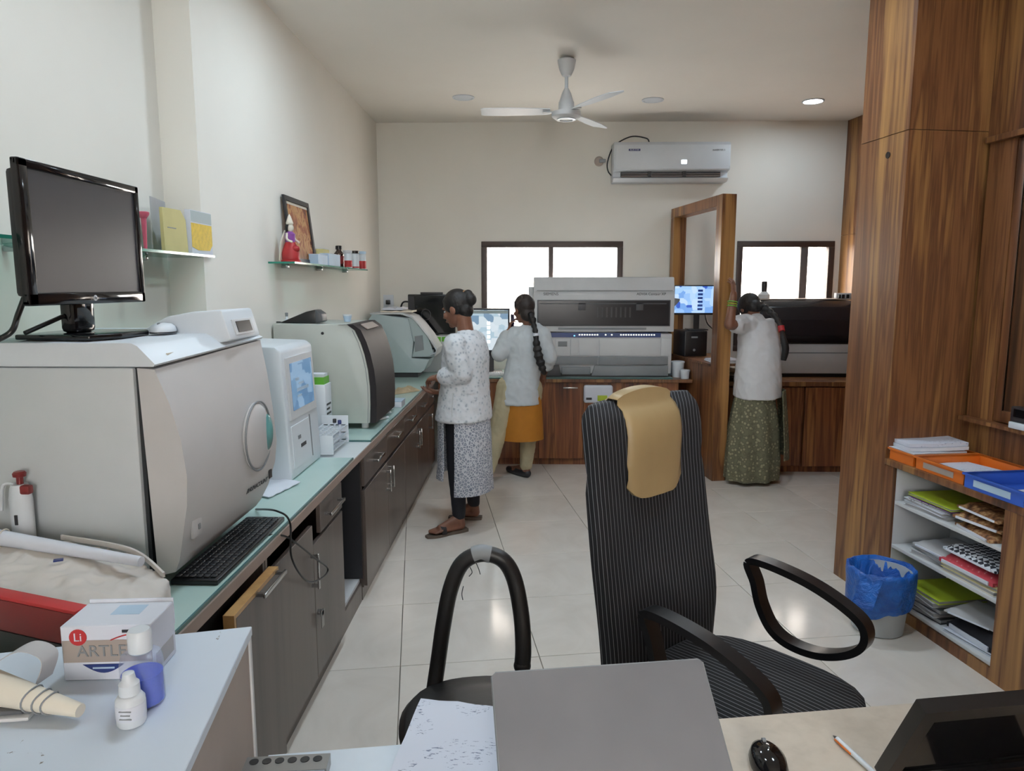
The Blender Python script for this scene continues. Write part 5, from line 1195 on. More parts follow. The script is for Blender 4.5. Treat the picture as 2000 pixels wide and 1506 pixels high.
# blue bottle
bb = oz(282, 1372, WZ); r = 0.0315
t = thing('bottle', 'clear squeeze bottle half full of blue liquid', 'bottle', (bb.x, bb.y, WZ + 0.0005))
hB = 0.125
part('liquid', MB().lathe((0, 0, 0.001), [(r * 0.8, 0), (r * 0.95, 0.004), (r * 0.95, 0.05), (0.001, 0.0502)], 28), 'blue_liquid', t, local=True)
k = N('milky'); k.base(lin((190, 205, 228)), 0.2); k.b.inputs['Alpha'].default_value = 0.25
part('wall', MB().lathe((0, 0, 0), [(r * 0.85, 0), (r, 0.005), (r, 0.07), (r * 0.9, 0.082), (r * 0.55, 0.088)], 28), 'milky', t, local=True)
part('cap', MB().lathe((0, 0, 0.088), [(0.0175, 0), (0.0175, 0.03), (0.015, 0.034), (0.001, 0.0345)], 24), 'white_plastic', t, local=True)
part('nozzle', MB().lathe((0, 0, 0.086), [(0.016, 0), (0.012, 0.012), (0.006, 0.025)], 20), 'pale_blue', t, local=True)
# dropper bottle
bb = oz(258, 1412, WZ); r = 0.0205
t = thing('dropper_bottle', 'small white dropper bottle in front of the blue bottle', 'bottle', (bb.x, bb.y, WZ + 0.0005))
part('body', MB().lathe((0, 0, 0), [(r * 0.9, 0), (r, 0.003), (r, 0.04), (r * 0.8, 0.046), (r * 0.6, 0.048)], 26), 'white_plastic', t, local=True)
part('paper_label', MB().lathe((0, 0, 0), [(r * 1.01, 0.012), (r * 1.025, 0.0125), (r * 1.025, 0.034), (r * 1.01, 0.0345)], 26), 'paper', t, local=True)
part('cap', MB().lathe((0, 0, 0.048), [(r * 0.72, 0), (r * 0.7, 0.016), (r * 0.5, 0.02), (r * 0.4, 0.032), (r * 0.2, 0.034)], 22), 'white_plastic', t, local=True)
for i in range(3):
    w0 = ORG[t] @ Vector((0.003, -r * 1.03, 0.018 + i * 0.006)); part('print_line', MB().box(w0, (0.018 - 0.004 * (i % 2), 0.0016, 0.0012)), 'mid_grey', t)
# rolled label papers with rubber bands on a stapler
c0, c1 = oz(-30, 1340, WZ + 0.035), oz(157, 1388, WZ + 0.018)
t = thing('paper_roll', 'rolled paper strips held by rubber bands on the white cabinet', 'paper roll', (c0.x, c0.y, WZ))
d = c1 - c0; P = [c0 + d * i / 10 for i in range(11)]
RR = [0.028 - 0.0018 * i for i in range(11)]
part('roll', MB().tube(P, 0.02, 18, rad=RR), 'cream', t)
part('loose_end', MB().ribbon(curve([c0 + Vector((0.01, 0.02, 0.03)), c0 + Vector((0.05, 0.03, 0.05)), c0 + Vector((0.085, 0.03, 0.035)), c0 + Vector((0.08, 0.02, 0.0))]), (0.1, 1, 0), 0.035, 0.0015), 'paper_grey', t)
dn = d.normalized(); u_ = dn.orthogonal().normalized(); v_ = dn.cross(u_)
for s_ in (5.2, 6.2, 7.0):
    cc = c0 + d * s_ / 10; rr_ = RR[int(s_)] + 0.0012
    part('rubber_band', MB().tube([cc + (u_ * math.cos(2 * PI * i / 20) + v_ * math.sin(2 * PI * i / 20)) * rr_ + dn * 0.003 * math.sin(4 * PI * i / 20) for i in range(20)], 0.0013, 6, closed=True), 'mid_grey', t)
s0 = oz(20, 1400, WZ)
t = thing('stapler', 'grey and black stapler under the rolled paper strips', 'stapler', (s0.x, s0.y, WZ + 0.0005), 0.15)
part('base', MB().span((-0.09, -0.018, 0), (0.035, 0.018, 0.007), 0.003), 'light_grey', t, local=True)
part('arm', MB().prism([(-0.09, 0.009), (0.026, 0.009), (0.022, 0.015), (-0.09, 0.024)], 'y', -0.013, 0.013, 0.002), 'dark_grey', t, local=True)

# ------------------------------------------------------------------ desk in the foreground
DZ = 0.75
d0, d1, dm = oz(510, 1475, DZ), oz(2000, 1355, DZ), oz(1415, 1410, DZ)
dl = oz(780, 1452, DZ)
back = Vector((0.154, -1, 0)).normalized()
ed = (d1 - d0).normalized()
def Dq(s_, u): p = d0 + ed * s_ + back * u; return (p.x, p.y)
L1 = (dl - d0).length + 0.12; LT = (d1 - d0).length + 0.5
t = thing('white_table', 'white side table at the bottom left of the long desk', 'table', (d0.x + 0.15, d0.y - 0.3, 0))
part('top', MB().prism([Dq(0.012, 0), Dq(L1 - 0.002, 0), Dq(L1 - 0.002, 0.9), Dq(0.012, 0.9)], 'z', DZ - 0.025, DZ, 0.002, 1), 'white_top', t)
part('back_panel', MB().prism([Dq(0.04, 0.02), Dq(L1 - 0.02, 0.02), Dq(L1 - 0.02, 0.04), Dq(0.04, 0.04)], 'z', 0, DZ - 0.0255), 'white_top', t)
part('side_panel', MB().prism([Dq(L1 - 0.03, 0.042), Dq(L1 - 0.012, 0.042), Dq(L1 - 0.012, 0.88), Dq(L1 - 0.03, 0.88)], 'z', 0, DZ - 0.0255), 'white_top', t)
t = thing('desk', 'pale wood-grain desk across the bottom right', 'desk', (0.7, 0.9, 0))
part('top', MB().prism([Dq(L1, 0), Dq(LT, 0), Dq(LT, 0.9), Dq(L1, 0.9)], 'z', DZ - 0.025, DZ, 0.002, 1), 'pale_laminate', t)
part('back_panel', MB().prism([Dq(L1 + 0.03, 0.03), Dq(LT - 0.03, 0.03), Dq(LT - 0.03, 0.05), Dq(L1 + 0.03, 0.05)], 'z', 0.05, DZ - 0.0255), 'pale_laminate', t)
for s_ in (L1 + 0.005, LT - 0.024): part('side_panel', MB().prism([Dq(s_, 0.052), Dq(s_ + 0.018, 0.052), Dq(s_ + 0.018, 0.88), Dq(s_, 0.88)], 'z', 0, DZ - 0.0255), 'pale_laminate', t)
# grey laptop, lid half closed, hinge towards the camera
lt0, lt1 = oy(961, 1316, 1.15), oy(1369, 1290, 1.205)
exl = (lt1 - lt0); exl.z = 0; wl = exl.length; exl.normalize(); bkl = Vector((exl.y, -exl.x, 0))
la = math.atan2(exl.y, exl.x)
ztop = (lt0.z + lt1.z) / 2
hl = ztop - (DZ + 0.022); run = 0.20
t = thing('laptop', 'grey laptop with its lid half closed on the desk', 'laptop', (lt0.x, lt0.y, DZ), la)
LD = 0.245
part('base', MB().span((0.0, -run - 0.0, 0.001), (wl, -run + LD, 0.018), 0.004), 'dark_grey', t, local=True)
n_ = Vector((0, -hl, run)).normalized()
def lidp(x, s_, o): return Vector((x, -run + (run) * s_, 0.022 + hl * s_)) + n_ * o
lid = part('lid', MB().loft([[lidp(0.004 * e, 0, 0.0), lidp(wl - 0.004 * e, 0, 0.0), lidp(wl - 0.004 * e, 1.0, 0.0), lidp(0.004 * e, 1.0, 0.0)] if False else [lidp(0, 0, o), lidp(wl, 0, o), lidp(wl, 0.985, o), lidp(wl - 0.006, 1.0, o), lidp(0.006, 1.0, o), lidp(0, 0.985, o)] for e, o in ((0, -0.003), (0, 0.004))]), 'laptop_lid', t, local=True)
part('lid_edge', MB().tube([lidp(0, 0.02, 0.001), lidp(0, 0.98, 0.001), lidp(0.006, 1.0, 0.001), lidp(wl - 0.006, 1.0, 0.001), lidp(wl, 0.98, 0.001), lidp(wl, 0.02, 0.001)], 0.0028, 6), 'mid_grey', lid, local=True)
part('hinge', MB().cyl((0.03, -run, 0.02), (wl - 0.03, -run, 0.02), 0.008), 'charcoal', t, local=True)
# black mouse by the laptop
mp = oz(1500, 1500, DZ)
t = thing('computer_mouse', 'black computer mouse right of the grey laptop', 'mouse', (mp.x, mp.y, DZ + 0.0005))
part('shell', MB().lathe((0, 0, 0), [(0.03, 0), (0.032, 0.01), (0.028, 0.025), (0.018, 0.034), (0.001, 0.037)], 26), 'black_gloss', t, local=True).scale = (1.0, 1.6, 1.0)
part('scroll_wheel', MB().cyl((0.003, 0.028, 0.032), (-0.003, 0.028, 0.032), 0.006), 'mid_grey', t, local=True)
# pen
a, b = oz(1628, 1437, DZ + 0.006), oz(1716, 1518, DZ + 0.006)
t = thing('pen', 'white ballpoint pen with orange clip on the desk', 'pen', (a.x, a.y, DZ))
d = (b - a).normalized()
part('barrel', MB().cyl(a + d * 0.01, a + d * 0.14, 0.0048, None, 14), 'white_plastic', t)
part('tip', MB().cyl(a, a + d * 0.0099, 0.0015, 0.0045, 12), 'steel', t)
side_ = d.cross(Z3)
part('clip', MB().box(a + d * 0.032 - side_ * -0.0052, (0.045, 0.0025, 0.004), math.atan2(d.y, d.x), 0.0008, 1), 'orange', t)
# black flat monitor bottom right, leaning towards the camera
k0, k1 = oy(1803, 1386, 1.05), oy(2010, 1353, 1.08)
exk = k1 - k0; exk.z = 0; exk.normalize(); ka = math.atan2(exk.y, exk.x); hk = k0.z - DZ - 0.02; runk = -0.085
t = thing('monitor', 'black flat monitor leaning at the bottom right corner of the desk', 'monitor', (k0.x, k0.y, DZ), ka)
nk_ = Vector((0, -hk, runk)).normalized()
def lk2(x, s_, o): return Vector((x, -runk + runk * s_, 0.02 + hk * s_)) + nk_ * o
lid = part('housing', MB().loft([[lk2(0, 0, o), lk2(0.4, 0, o), lk2(0.4, 1, o), lk2(0, 1, o)] for o in (-0.018, 0.0)]), 'black_plastic', t, local=True)
m = MB()
for e in ((0.0, 0.4, 0.86, 1.0), (0.0, 0.4, 0.0, 0.1), (0.0, 0.026, 0.1, 0.86), (0.374, 0.4, 0.1, 0.86)):
    m.loft([[lk2(e[0], e[2], o), lk2(e[1], e[2], o), lk2(e[1], e[3], o), lk2(e[0], e[3], o)] for o in (0.0, 0.007)])
part('bezel', m, 'black_plastic', t, local=True)
part('screen', MB().loft([[lk2(0.026, 0.1, o), lk2(0.374, 0.1, o), lk2(0.374, 0.86, o), lk2(0.026, 0.86, o)] for o in (0.0002, 0.002)]), 'black_gloss', t, local=True)
part('foot', MB().span((0.12, 0.0, 0.001), (0.3, 0.15, 0.016), 0.004), 'black_plastic', t, local=True)
# written papers left of the laptop
cs_ = [(822, 1364), (968, 1380), (985, 1520), (755, 1520)]
for i in range(4):
    dx = (0, 14, 6, 20)[i]; dyp = (0, 8, 16, 4)[i]
    a, b, c, d = [oz(px + dx, py + dyp, DZ + 0.012 + 0.007 * (3 - i)) for px, py in cs_]
    rings = []
    for q in range(9):
        u = q / 8; row = []
        for j in range(9):
            v = j / 8; p = (a * (1 - v) + b * v) * (1 - u) + (d * (1 - v) + c * v) * u
            row.append(p + Z3 * (0.004 * noise.noise((u * 3 + i * 5, v * 3, i)) + (0.0 if q else 0.0)))
        rings.append(row + [r - Z3 * 0.003 for r in row[::-1]])
    solo('paper_sheet', MB().loft(rings), 'written_paper', ('topmost written paper sheet overlapping the desk edge left of the laptop', 'second written sheet of the bundle left of the laptop', 'third written sheet of the bundle left of the laptop', 'lowest written sheet of the bundle left of the laptop')[i], 'paper', 'written papers left of the laptop')
# steel tube holder bottom left
t0_ = oz(560, 1506, DZ)
t = thing('sample_rack', 'small steel rack with round holes on the white table', 'rack', (t0_.x, t0_.y, DZ), 0.1)
m = MB()
m.span((-0.07, -0.03, 0.02), (0.075, 0.012, 0.022))
part('plate', m, 'steel', t, local=True)
for q in range(6): part('hole', MB().cyl((-0.055 + q * 0.022, -0.002, 0.0221), (-0.055 + q * 0.022, -0.002, 0.0228), 0.008), 'black_plastic', t, local=True)
part('leg', MB().span((-0.07, -0.03, 0.0005), (-0.067, 0.012, 0.0195)), 'steel', t, local=True)
part('leg', MB().span((0.072, -0.03, 0.0005), (0.075, 0.012, 0.0195)), 'steel', t, local=True)

# ------------------------------------------------------------------ high-back office chair
CA = math.atan2(0.69, 0.72)
cc_ = Vector((0.61, 1.95, 0))
ch = thing('office_chair', 'high-back black pinstriped office chair with tan headrest cover', 'chair', tuple(cc_), CA)
ICH = ORG[ch].inverted()
def sup(w_, d_, z, n=36, p=3.2, cy=0.0, cx=0.0):
    out = []
    for i in range(n):
        a = 2 * PI * i / n; c_, s_ = math.cos(a), math.sin(a); k_ = (abs(c_) ** p + abs(s_) ** p) ** (-1 / p)
        out.append(Vector((cx + w_ * c_ * k_, cy + d_ * s_ * k_, z)))
    return out
SZ = 0.48
part('seat', MB().loft([sup(a_, b_, SZ + c_, cy=-0.035) for a_, b_, c_ in ((0.20, 0.235, -0.09), (0.24, 0.27, -0.08), (0.258, 0.29, -0.045), (0.253, 0.285, -0.012), (0.232, 0.265, 0.0), (0.12, 0.14, 0.006), (0.01, 0.01, 0.007))]), 'seat_stripe', ch, local=True, sharp=80)
# backrest: lofted upwards, bulging at lumbar and head
def back_ring(z):
    s_ = (z - 0.40) / (1.26 - 0.40)
    yc = 0.27 + 0.06 * s_ + 0.05 * s_ * s_
    lum = 0.035 * math.exp(-((s_ - 0.25) / 0.16) ** 2) + 0.03 * math.exp(-((s_ - 0.9) / 0.12) ** 2)
    wd = 0.256 + 0.02 * math.sin(PI * s_)
    if s_ > 0.72: wd -= 0.0 + 0.02 * math.exp(-((s_ - 0.72) / 0.06) ** 2)
    th = 0.045
    if s_ > 0.96: th *= max(0.25, 1 - (s_ - 0.96) * 18); wd *= 1 - (s_ - 0.96) * 1.6
    n = 36; out = []
    for i in range(n):
        a = 2 * PI * i / n; c_, q_ = math.cos(a), math.sin(a); k_ = (abs(c_) ** 4 + abs(q_) ** 4) ** -0.25
        x = wd * c_ * k_; y = th * q_ * k_
        wrap = -0.05 * (x / wd) ** 2
        out.append(Vector((x - 0.015, yc - lum * (1 if q_ < 0 else 0.3) * (1 - 0.5 * (x / wd) ** 2) + y + wrap + 0.03, z)))
    return out
zs = [0.40, 0.43] + [0.46 + 0.05 * i for i in range(16)] + [1.23, 1.245, 1.256, 1.26]
part('backrest', MB().loft([back_ring(z) for z in zs]), 'chair_stripe', ch, local=True, sharp=80)
# headrest cover: saddle over the top, hangs down the front
def cov(x, o):  # path front-bottom -> over the top -> back
    out = []
    z0c = 0.965 + 0.04 * abs((x + 0.0025) / 0.1325) ** 5
    for z in [z0c + (1.235 - z0c) * i / 9 for i in range(10)] + [1.25]:
        r = back_ring(min(z, 1.258)); best = min((p for p in r if p.y < sum(q.y for q in r) / len(r)), key=lambda p: abs(p.x - x)); out.append(Vector((x, best.y - o, z)))
    r = back_ring(1.258); ym_ = sum(q.y for q in r) / len(r)
    out.append(Vector((x, ym_ - 0.02 - o * 0.3, 1.263 + o))); out.append(Vector((x, ym_ + 0.015, 1.265 + o)))
    for z in (1.24, 1.20, 1.14):
        r = back_ring(z); best = min((p for p in r if p.y > sum(q.y for q in r) / len(r)), key=lambda p: abs(p.x - x)); out.append(Vector((x, best.y + o, z)))
    return out
xsn = [-0.135 + 0.265 * i / 12 for i in range(13)]
rings = []
for i, x in enumerate(xsn):
    bulge = 0.005 + 0.024 * math.sin(PI * i / 12) ** 0.6
    rings.append(cov(x, bulge) + cov(x, 0.002)[::-1])
part('headrest_cover', MB().loft(rings), 'tan_leather', ch, local=True, sharp=70)
# arm loops traced on the two side planes
nrm = ORG[ch].to_3x3() @ Vector((1, 0, 0))
def armpts(pxs, off):
    p0_ = ORG[ch] @ Vector((off, 0, 0)); return [ICH @ opl(px, py, p0_, nrm) for px, py in pxs]
far_pts = armpts([(1466, 1096), (1500, 1100), (1580, 1136), (1650, 1182), (1690, 1222), (1690, 1258), (1655, 1276), (1600, 1276), (1545, 1256), (1510, 1226), (1488, 1180), (1478, 1135)], 0.275)
part('armrest', MB().ribbon(curve(far_pts, 6, True) + [curve(far_pts, 6, True)[0]], (1, 0, 0), 0.05, 0.022), 'black_plastic', ch, local=True, sharp=50)
near_pts = [Vector((-0.275, p.y, p.z)) for p in far_pts]
part('armrest', MB().ribbon(curve(near_pts, 6, True) + [curve(near_pts, 6, True)[0]], (1, 0, 0), 0.05, 0.022), 'black_plastic', ch, local=True, sharp=50)
for s_ in (-1, 1): part('arm_bracket', MB().span((min(s_ * 0.18, s_ * 0.272), -0.02, SZ - 0.105), (max(s_ * 0.18, s_ * 0.272), 0.14, SZ - 0.093)), 'black_plastic', ch, local=True)
part('back_bracket', MB().tube(curve([(0, 0.1, SZ - 0.10), (0, 0.27, SZ - 0.11), (0, 0.37, SZ + 0.0), (0, 0.385, SZ + 0.12)]), 0.02, 10), 'black_plastic', ch, local=True)
def star_base(root, r_, col_z, h_col):
    part('gas_column', MB().cyl((0, 0, 0.09), (0, 0, h_col), 0.026).cyl((0, 0, 0.28), (0, 0, h_col - 0.002), 0.036), 'black_plastic', root, local=True)
    for i in range(5):
        a = 2 * PI * i / 5 + 0.3; d_ = Vector((math.cos(a), math.sin(a), 0))
        part('base_leg', MB().tube([d_ * 0.02 + Z3 * 0.11, d_ * r_ * 0.5 + Z3 * 0.095, d_ * r_ + Z3 * 0.065], 0.02, 8, rad=[0.024, 0.02, 0.014]), 'black_plastic', root, local=True)
        part('caster', MB().cyl(d_ * r_ + Vector((-d_.y, d_.x, 0)) * 0.02 + Z3 * 0.027, d_ * r_ - Vector((-d_.y, d_.x, 0)) * 0.02 + Z3 * 0.027, 0.026, None, 16), 'black_plastic', root, local=True)
part('tilt_plate', MB().span((-0.12, -0.12, SZ - 0.125), (0.12, 0.14, SZ - 0.0935), 0.006), 'black_plastic', ch, local=True)
star_base(ch, 0.29, 0, SZ - 0.126)

# ------------------------------------------------------------------ black stool-like chair with arched tube back
s0 = Vector((-0.12, 1.73, 0))
st = thing('chair', 'black vinyl chair with an arched padded tube back behind the laptop', 'chair', tuple(s0), 0.15)
SZ2 = 0.50
part('seat', MB().loft([sup(0.17, 0.16, SZ2 - 0.08, p=2.4), sup(0.205, 0.195, SZ2 - 0.06, p=2.4), sup(0.21, 0.20, SZ2 - 0.025, p=2.4), sup(0.19, 0.18, SZ2, p=2.4), sup(0.1, 0.1, SZ2 + 0.008, p=2.4), sup(0.01, 0.01, SZ2 + 0.009)]), 'black_vinyl', st, local=True, sharp=80)
YL = 1.90
lp = [oy(px, py, YL + yo) for px, py, yo in ((848, 1345, -0.02), (856, 1290, 0), (866, 1220, 0), (880, 1150, 0), (903, 1100, 0), (940, 1082, 0), (980, 1092, 0), (1004, 1130, 0), (1018, 1200, -0.02), (1022, 1265, -0.05), (1020, 1300, -0.06))]
bk = part('back_tube', MB().tube(curve(lp, 6), 0.0225, 14), 'black_vinyl', st)
mid = curve([oy(px, py, YL) for px, py in ((925, 1084), (940, 1080), (958, 1083))], 5)
part('worn_patch', MB().tube(mid, 0.0236, 14), 'mid_grey', bk)
e = lp[-1]
part('end_cap', MB().ell(e, (0.024, 0.024, 0.022)), 'black_vinyl', bk)
for th in (((930, 1100), (935, 1112), (938, 1122)), ((905, 1145), (902, 1160), (904, 1172)), ((918, 1108), (922, 1118), (916, 1126))):
    part('thread', MB().tube(curve([oy(px, py, YL - 0.02) for px, py in th]), 0.0012, 5), 'black_cloth', bk)
part('seat_plate', MB().span((-0.1, -0.1, SZ2 - 0.11), (0.1, 0.1, SZ2 - 0.081), 0.006), 'black_plastic', st, local=True)
star_base(st, 0.24, 0, SZ2 - 0.111)

# ------------------------------------------------------------------ low shelf unit on the right
UT = 0.755
uu = thing('shelf_unit', 'low walnut shelf unit with open front below the trays', 'shelf unit', tuple(F3(-0.4, 0.3)))
def ubox(u0, u1, v0, v1, z0, z1, bev=0.0): return rbox(u0, u1, v0, v1, z0, z1, bev)
face = lambda px, py: opl(px, py, Bc, E)
uo0 = (face(1745, 960) - Bc).dot(D); uo1 = (face(1948, 1150) - Bc).dot(D)
UE = uo1 - 0.8
part('worktop', ubox(UE, -0.002, -0.004, RV - 0.05, UT - 0.03, UT, 0.002), 'walnut_y', uu)
part('jamb', ubox(uo0, -0.002, 0.0, RV - 0.06, 0, UT - 0.031), 'walnut', uu)
part('side_panel', ubox(UE, uo1, 0.0, 0.02, 0, UT - 0.031), 'walnut', uu)
part('side_wall', ubox(uo1 - 0.018, uo1, 0.021, RV - 0.06, 0.1, UT - 0.031), 'light_grey', uu)
part('liner', ubox(uo0 - 0.004, uo0 - 0.0005, 0.01, RV - 0.06, 0.1, UT - 0.032), 'light_grey', uu)
part('back_panel', ubox(uo1, uo0 - 0.005, RV - 0.08, RV - 0.06, 0.1, UT - 0.032), 'light_grey', uu)
ZP = face(1795, 1205).z
part('plinth', ubox(uo1, uo0 - 0.001, 0.0, 0.02, 0, ZP - 0.02), 'walnut', uu)
SH = [ZP, face(1775, 1082).z, face(1760, 985).z]
for i, z in enumerate(SH):
    part('shelf', ubox(uo1 + 0.001, uo0 - 0.006, 0.006, RV - 0.085, z - 0.016, z, 0.001), 'light_grey', uu)
# stacks of files: (shelf, u centre, v centre, length, width, thickness, turn, material, label)
UL = uo0 - uo1
def fstack(si, items):
    tops = {}
    for (uf, v, ln_, wd, th, rot, mat, name, label, cat, pile) in items:
        wd *= 0.88; v = min(v, 0.15); z = tops.get(pile, SH[si] + 0.001)
        c = F3(uo0 - UL * uf, v, z + th / 2)
        t = thing(name, label, cat, (c.x, c.y, z), SKA + rot, 'files in the low shelf unit')
        if name == 'file_folder':
            part('cover', MB().span((-wd / 2, -ln_ / 2, th - 0.0022), (wd / 2, ln_ / 2, th), 0.0006, 1), mat, t, local=True)
            part('cover', MB().span((-wd / 2, -ln_ / 2, 0), (wd / 2, ln_ / 2, 0.0022), 0.0006, 1), mat, t, local=True)
            part('pages', MB().span((-wd / 2 + 0.006, -ln_ / 2 + 0.006, 0.0024), (wd / 2 - 0.004, ln_ / 2 - 0.006, th - 0.0024)), 'paper_grey', t, local=True)
        else:
            rings = []
            for i in range(9):
                row = []
                for j in range(9):
                    u, vv = i / 8 - 0.5, j / 8 - 0.5; edge = min(1, (0.5 - max(abs(u), abs(vv))) * 7 + 0.35)
                    row.append(Vector((wd * u, ln_ * vv, th * edge * (0.9 + 0.25 * noise.noise((i * 0.5 + z * 40, j * 0.5, 2))))))
                rings.append(row + [Vector((r.x, r.y, 0)) for r in row[::-1]])
            part('wrapper', MB().loft(rings), mat, t, local=True)
            part('inner_pages', MB().span((-wd / 2 - 0.006, -ln_ / 2 + 0.02, 0.001), (-wd / 2 + 0.01, ln_ / 2 - 0.02, th * 0.3)), 'paper', t, local=True)
        tops[pile] = z + th * (1.0 if name == 'file_folder' else 1.22) + 0.001
fstack(2, [
    (0.28, 0.16, 0.26, 0.30, 0.014, 0.1, 'paper_grey', 'file_folder', 'grey paper file at the bottom of the upper shelf pile', 'file', 0),
    (0.28, 0.15, 0.27, 0.30, 0.016, -0.05, 'paper', 'file_folder', 'white paper file in the upper shelf pile', 'file', 0),
    (0.30, 0.15, 0.26, 0.29, 0.012, 0.08, 'dot_white', 'file_folder', 'dotted spiral notebook in the upper shelf pile', 'notebook', 0),
    (0.33, 0.17, 0.26, 0.29, 0.010, 0.02, 'purple', 'file_folder', 'purple file under the lime folder on the upper shelf', 'file', 0),
    (0.34, 0.17, 0.28, 0.31, 0.012, 0.0, 'lime', 'file_folder', 'lime green folder on top of the upper shelf pile', 'file', 0),
    (0.76, 0.16, 0.24, 0.30, 0.035, -0.15, 'mottled_brown', 'wrapped_register', 'mottled brown wrapped register at the bottom of its pile', 'register', 1),
    (0.74, 0.17, 0.24, 0.30, 0.035, 0.1, 'mottled_brown', 'wrapped_register', 'mottled brown wrapped register in the middle of its pile', 'register', 1),
    (0.77, 0.18, 0.24, 0.30, 0.03, -0.05, 'mottled_brown', 'wrapped_register', 'mottled brown wrapped register on top of its pile', 'register', 1)])
fstack(1, [
    (0.33, 0.165, 0.22, 0.28, 0.02, 0.1, 'paper_grey', 'file_folder', 'grey file at the bottom of the middle shelf left pile', 'file', 0),
    (0.34, 0.165, 0.22, 0.28, 0.02, -0.1, 'mid_grey', 'file_folder', 'dark grey file on the middle shelf left pile', 'file', 0),
    (0.35, 0.165, 0.22, 0.27, 0.03, 0.05, 'paper_grey', 'wrapped_register', 'crumpled grey wrapped register on the middle shelf left pile', 'register', 0),
    (0.72, 0.16, 0.30, 0.30, 0.018, 0.0, 'cream', 'file_folder', 'cream file at the bottom of the middle shelf right pile', 'file', 1),
    (0.72, 0.15, 0.30, 0.30, 0.016, 0.06, 'yellow_paper', 'file_folder', 'pale yellow file in the middle shelf right pile', 'file', 1),
    (0.70, 0.15, 0.30, 0.30, 0.05, 0.02, 'red_dots', 'wrapped_register', 'red dotted cloth-wrapped register under the houndstooth one', 'register', 1),
    (0.72, 0.17, 0.30, 0.30, 0.03, 0.0, 'houndstooth', 'wrapped_register', 'black and white houndstooth wrapped register on the middle shelf', 'register', 1)])
fstack(0, [
    (0.30, 0.15, 0.24, 0.28, 0.022, 0.1, 'charcoal', 'file_folder', 'black file at the bottom of the lowest shelf left pile', 'file', 0),
    (0.30, 0.16, 0.24, 0.28, 0.022, -0.08, 'paper_grey', 'file_folder', 'grey file second from the bottom of the lowest shelf', 'file', 0),
    (0.31, 0.16, 0.24, 0.28, 0.022, 0.05, 'dark_grey', 'file_folder', 'dark grey file third from the bottom of the lowest shelf', 'file', 0),
    (0.30, 0.15, 0.24, 0.28, 0.022, -0.12, 'paper_grey', 'file_folder', 'worn grey file near the top of the lowest shelf left pile', 'file', 0),
    (0.31, 0.17, 0.24, 0.28, 0.018, 0.0, 'lime', 'file_folder', 'olive green file on top of the lowest shelf left pile', 'file', 0),
    (0.74, 0.15, 0.26, 0.28, 0.012, 0.1, 'paper', 'file_folder', 'white paper file lying on the lowest shelf right side', 'file', 1),
    (0.74, 0.17, 0.26, 0.24, 0.07, 0.0, 'black_cloth', 'wrapped_register', 'black plastic bag bundle on the lowest shelf', 'bag', 1),
    (0.70, 0.14, 0.22, 0.26, 0.02, 0.3, 'paper_grey', 'wrapped_register', 'curled grey sheet draped over the black bundle', 'paper', 1)])
# trays on top
def tray(u1_, u0_, v0_, v1_, zb, h_, mat, label, txt):
    t = thing('document_tray', label, 'tray', tuple(F3((u0_ + u1_) / 2, (v0_ + v1_) / 2, zb)), 0, 'plastic trays on the shelf unit')
    wl_ = 0.004
    part('bottom', ubox(u0_ + wl_, u1_ - wl_, v0_ + wl_, v1_ - wl_, zb + 0.001, zb + 0.005), mat, t)
    for e in ((u0_, u1_, v0_, v0_ + wl_), (u0_, u1_, v1_ - wl_, v1_), (u0_, u0_ + wl_, v0_ + wl_, v1_ - wl_), (u1_ - wl_, u1_, v0_ + wl_, v1_ - wl_)):
        part('wall', ubox(*e, zb + 0.001, zb + h_), mat, t)
    m = MB()
    for e in ((u0_ - 0.008, u1_ + 0.008, v0_ - 0.008, v0_ + wl_), (u0_ - 0.008, u1_ + 0.008, v1_ - wl_, v1_ + 0.008), (u0_ - 0.008, u0_ + wl_, v0_ + wl_, v1_ - wl_), (u1_ - wl_, u1_ + 0.008, v0_ + wl_, v1_ - wl_)):
        m.prism(fpoly([(e[0], e[2]), (e[1], e[2]), (e[1], e[3]), (e[0], e[3])]), 'z', zb + h_ - 0.008, zb + h_)
    part('rim', m, mat, t)
    if txt: part('label_strip', ubox(u0_ + 0.06, u1_ - 0.05, v0_ - 0.002, v0_ - 0.0003, zb + h_ * 0.25, zb + h_ * 0.7), 'beige_panel' if mat == 'orange' else 'pale_blue', t)
    return t
ut = lambda px, py, z: (oz(px, py, z) - Bc).dot(D)
h_ = 0.058
a1, a2, a3, a4 = ut(1728, 885, UT), ut(1800, 912, UT), ut(1893, 948, UT), ut(2005, 992, UT)
tray(min(a1, -0.015), a2 + 0.004, 0.012, 0.340, UT, h_, 'orange', 'orange document tray by the walnut column full of papers', 0)
tray(a2 - 0.016, a3 + 0.004, 0.012, 0.340, UT, h_, 'orange', 'orange document tray in the middle with a few papers', 1)
tray(a3 - 0.016, a4, 0.0, 0.340, UT, h_ + 0.004, 'blue', 'blue document tray at the right edge', 1)
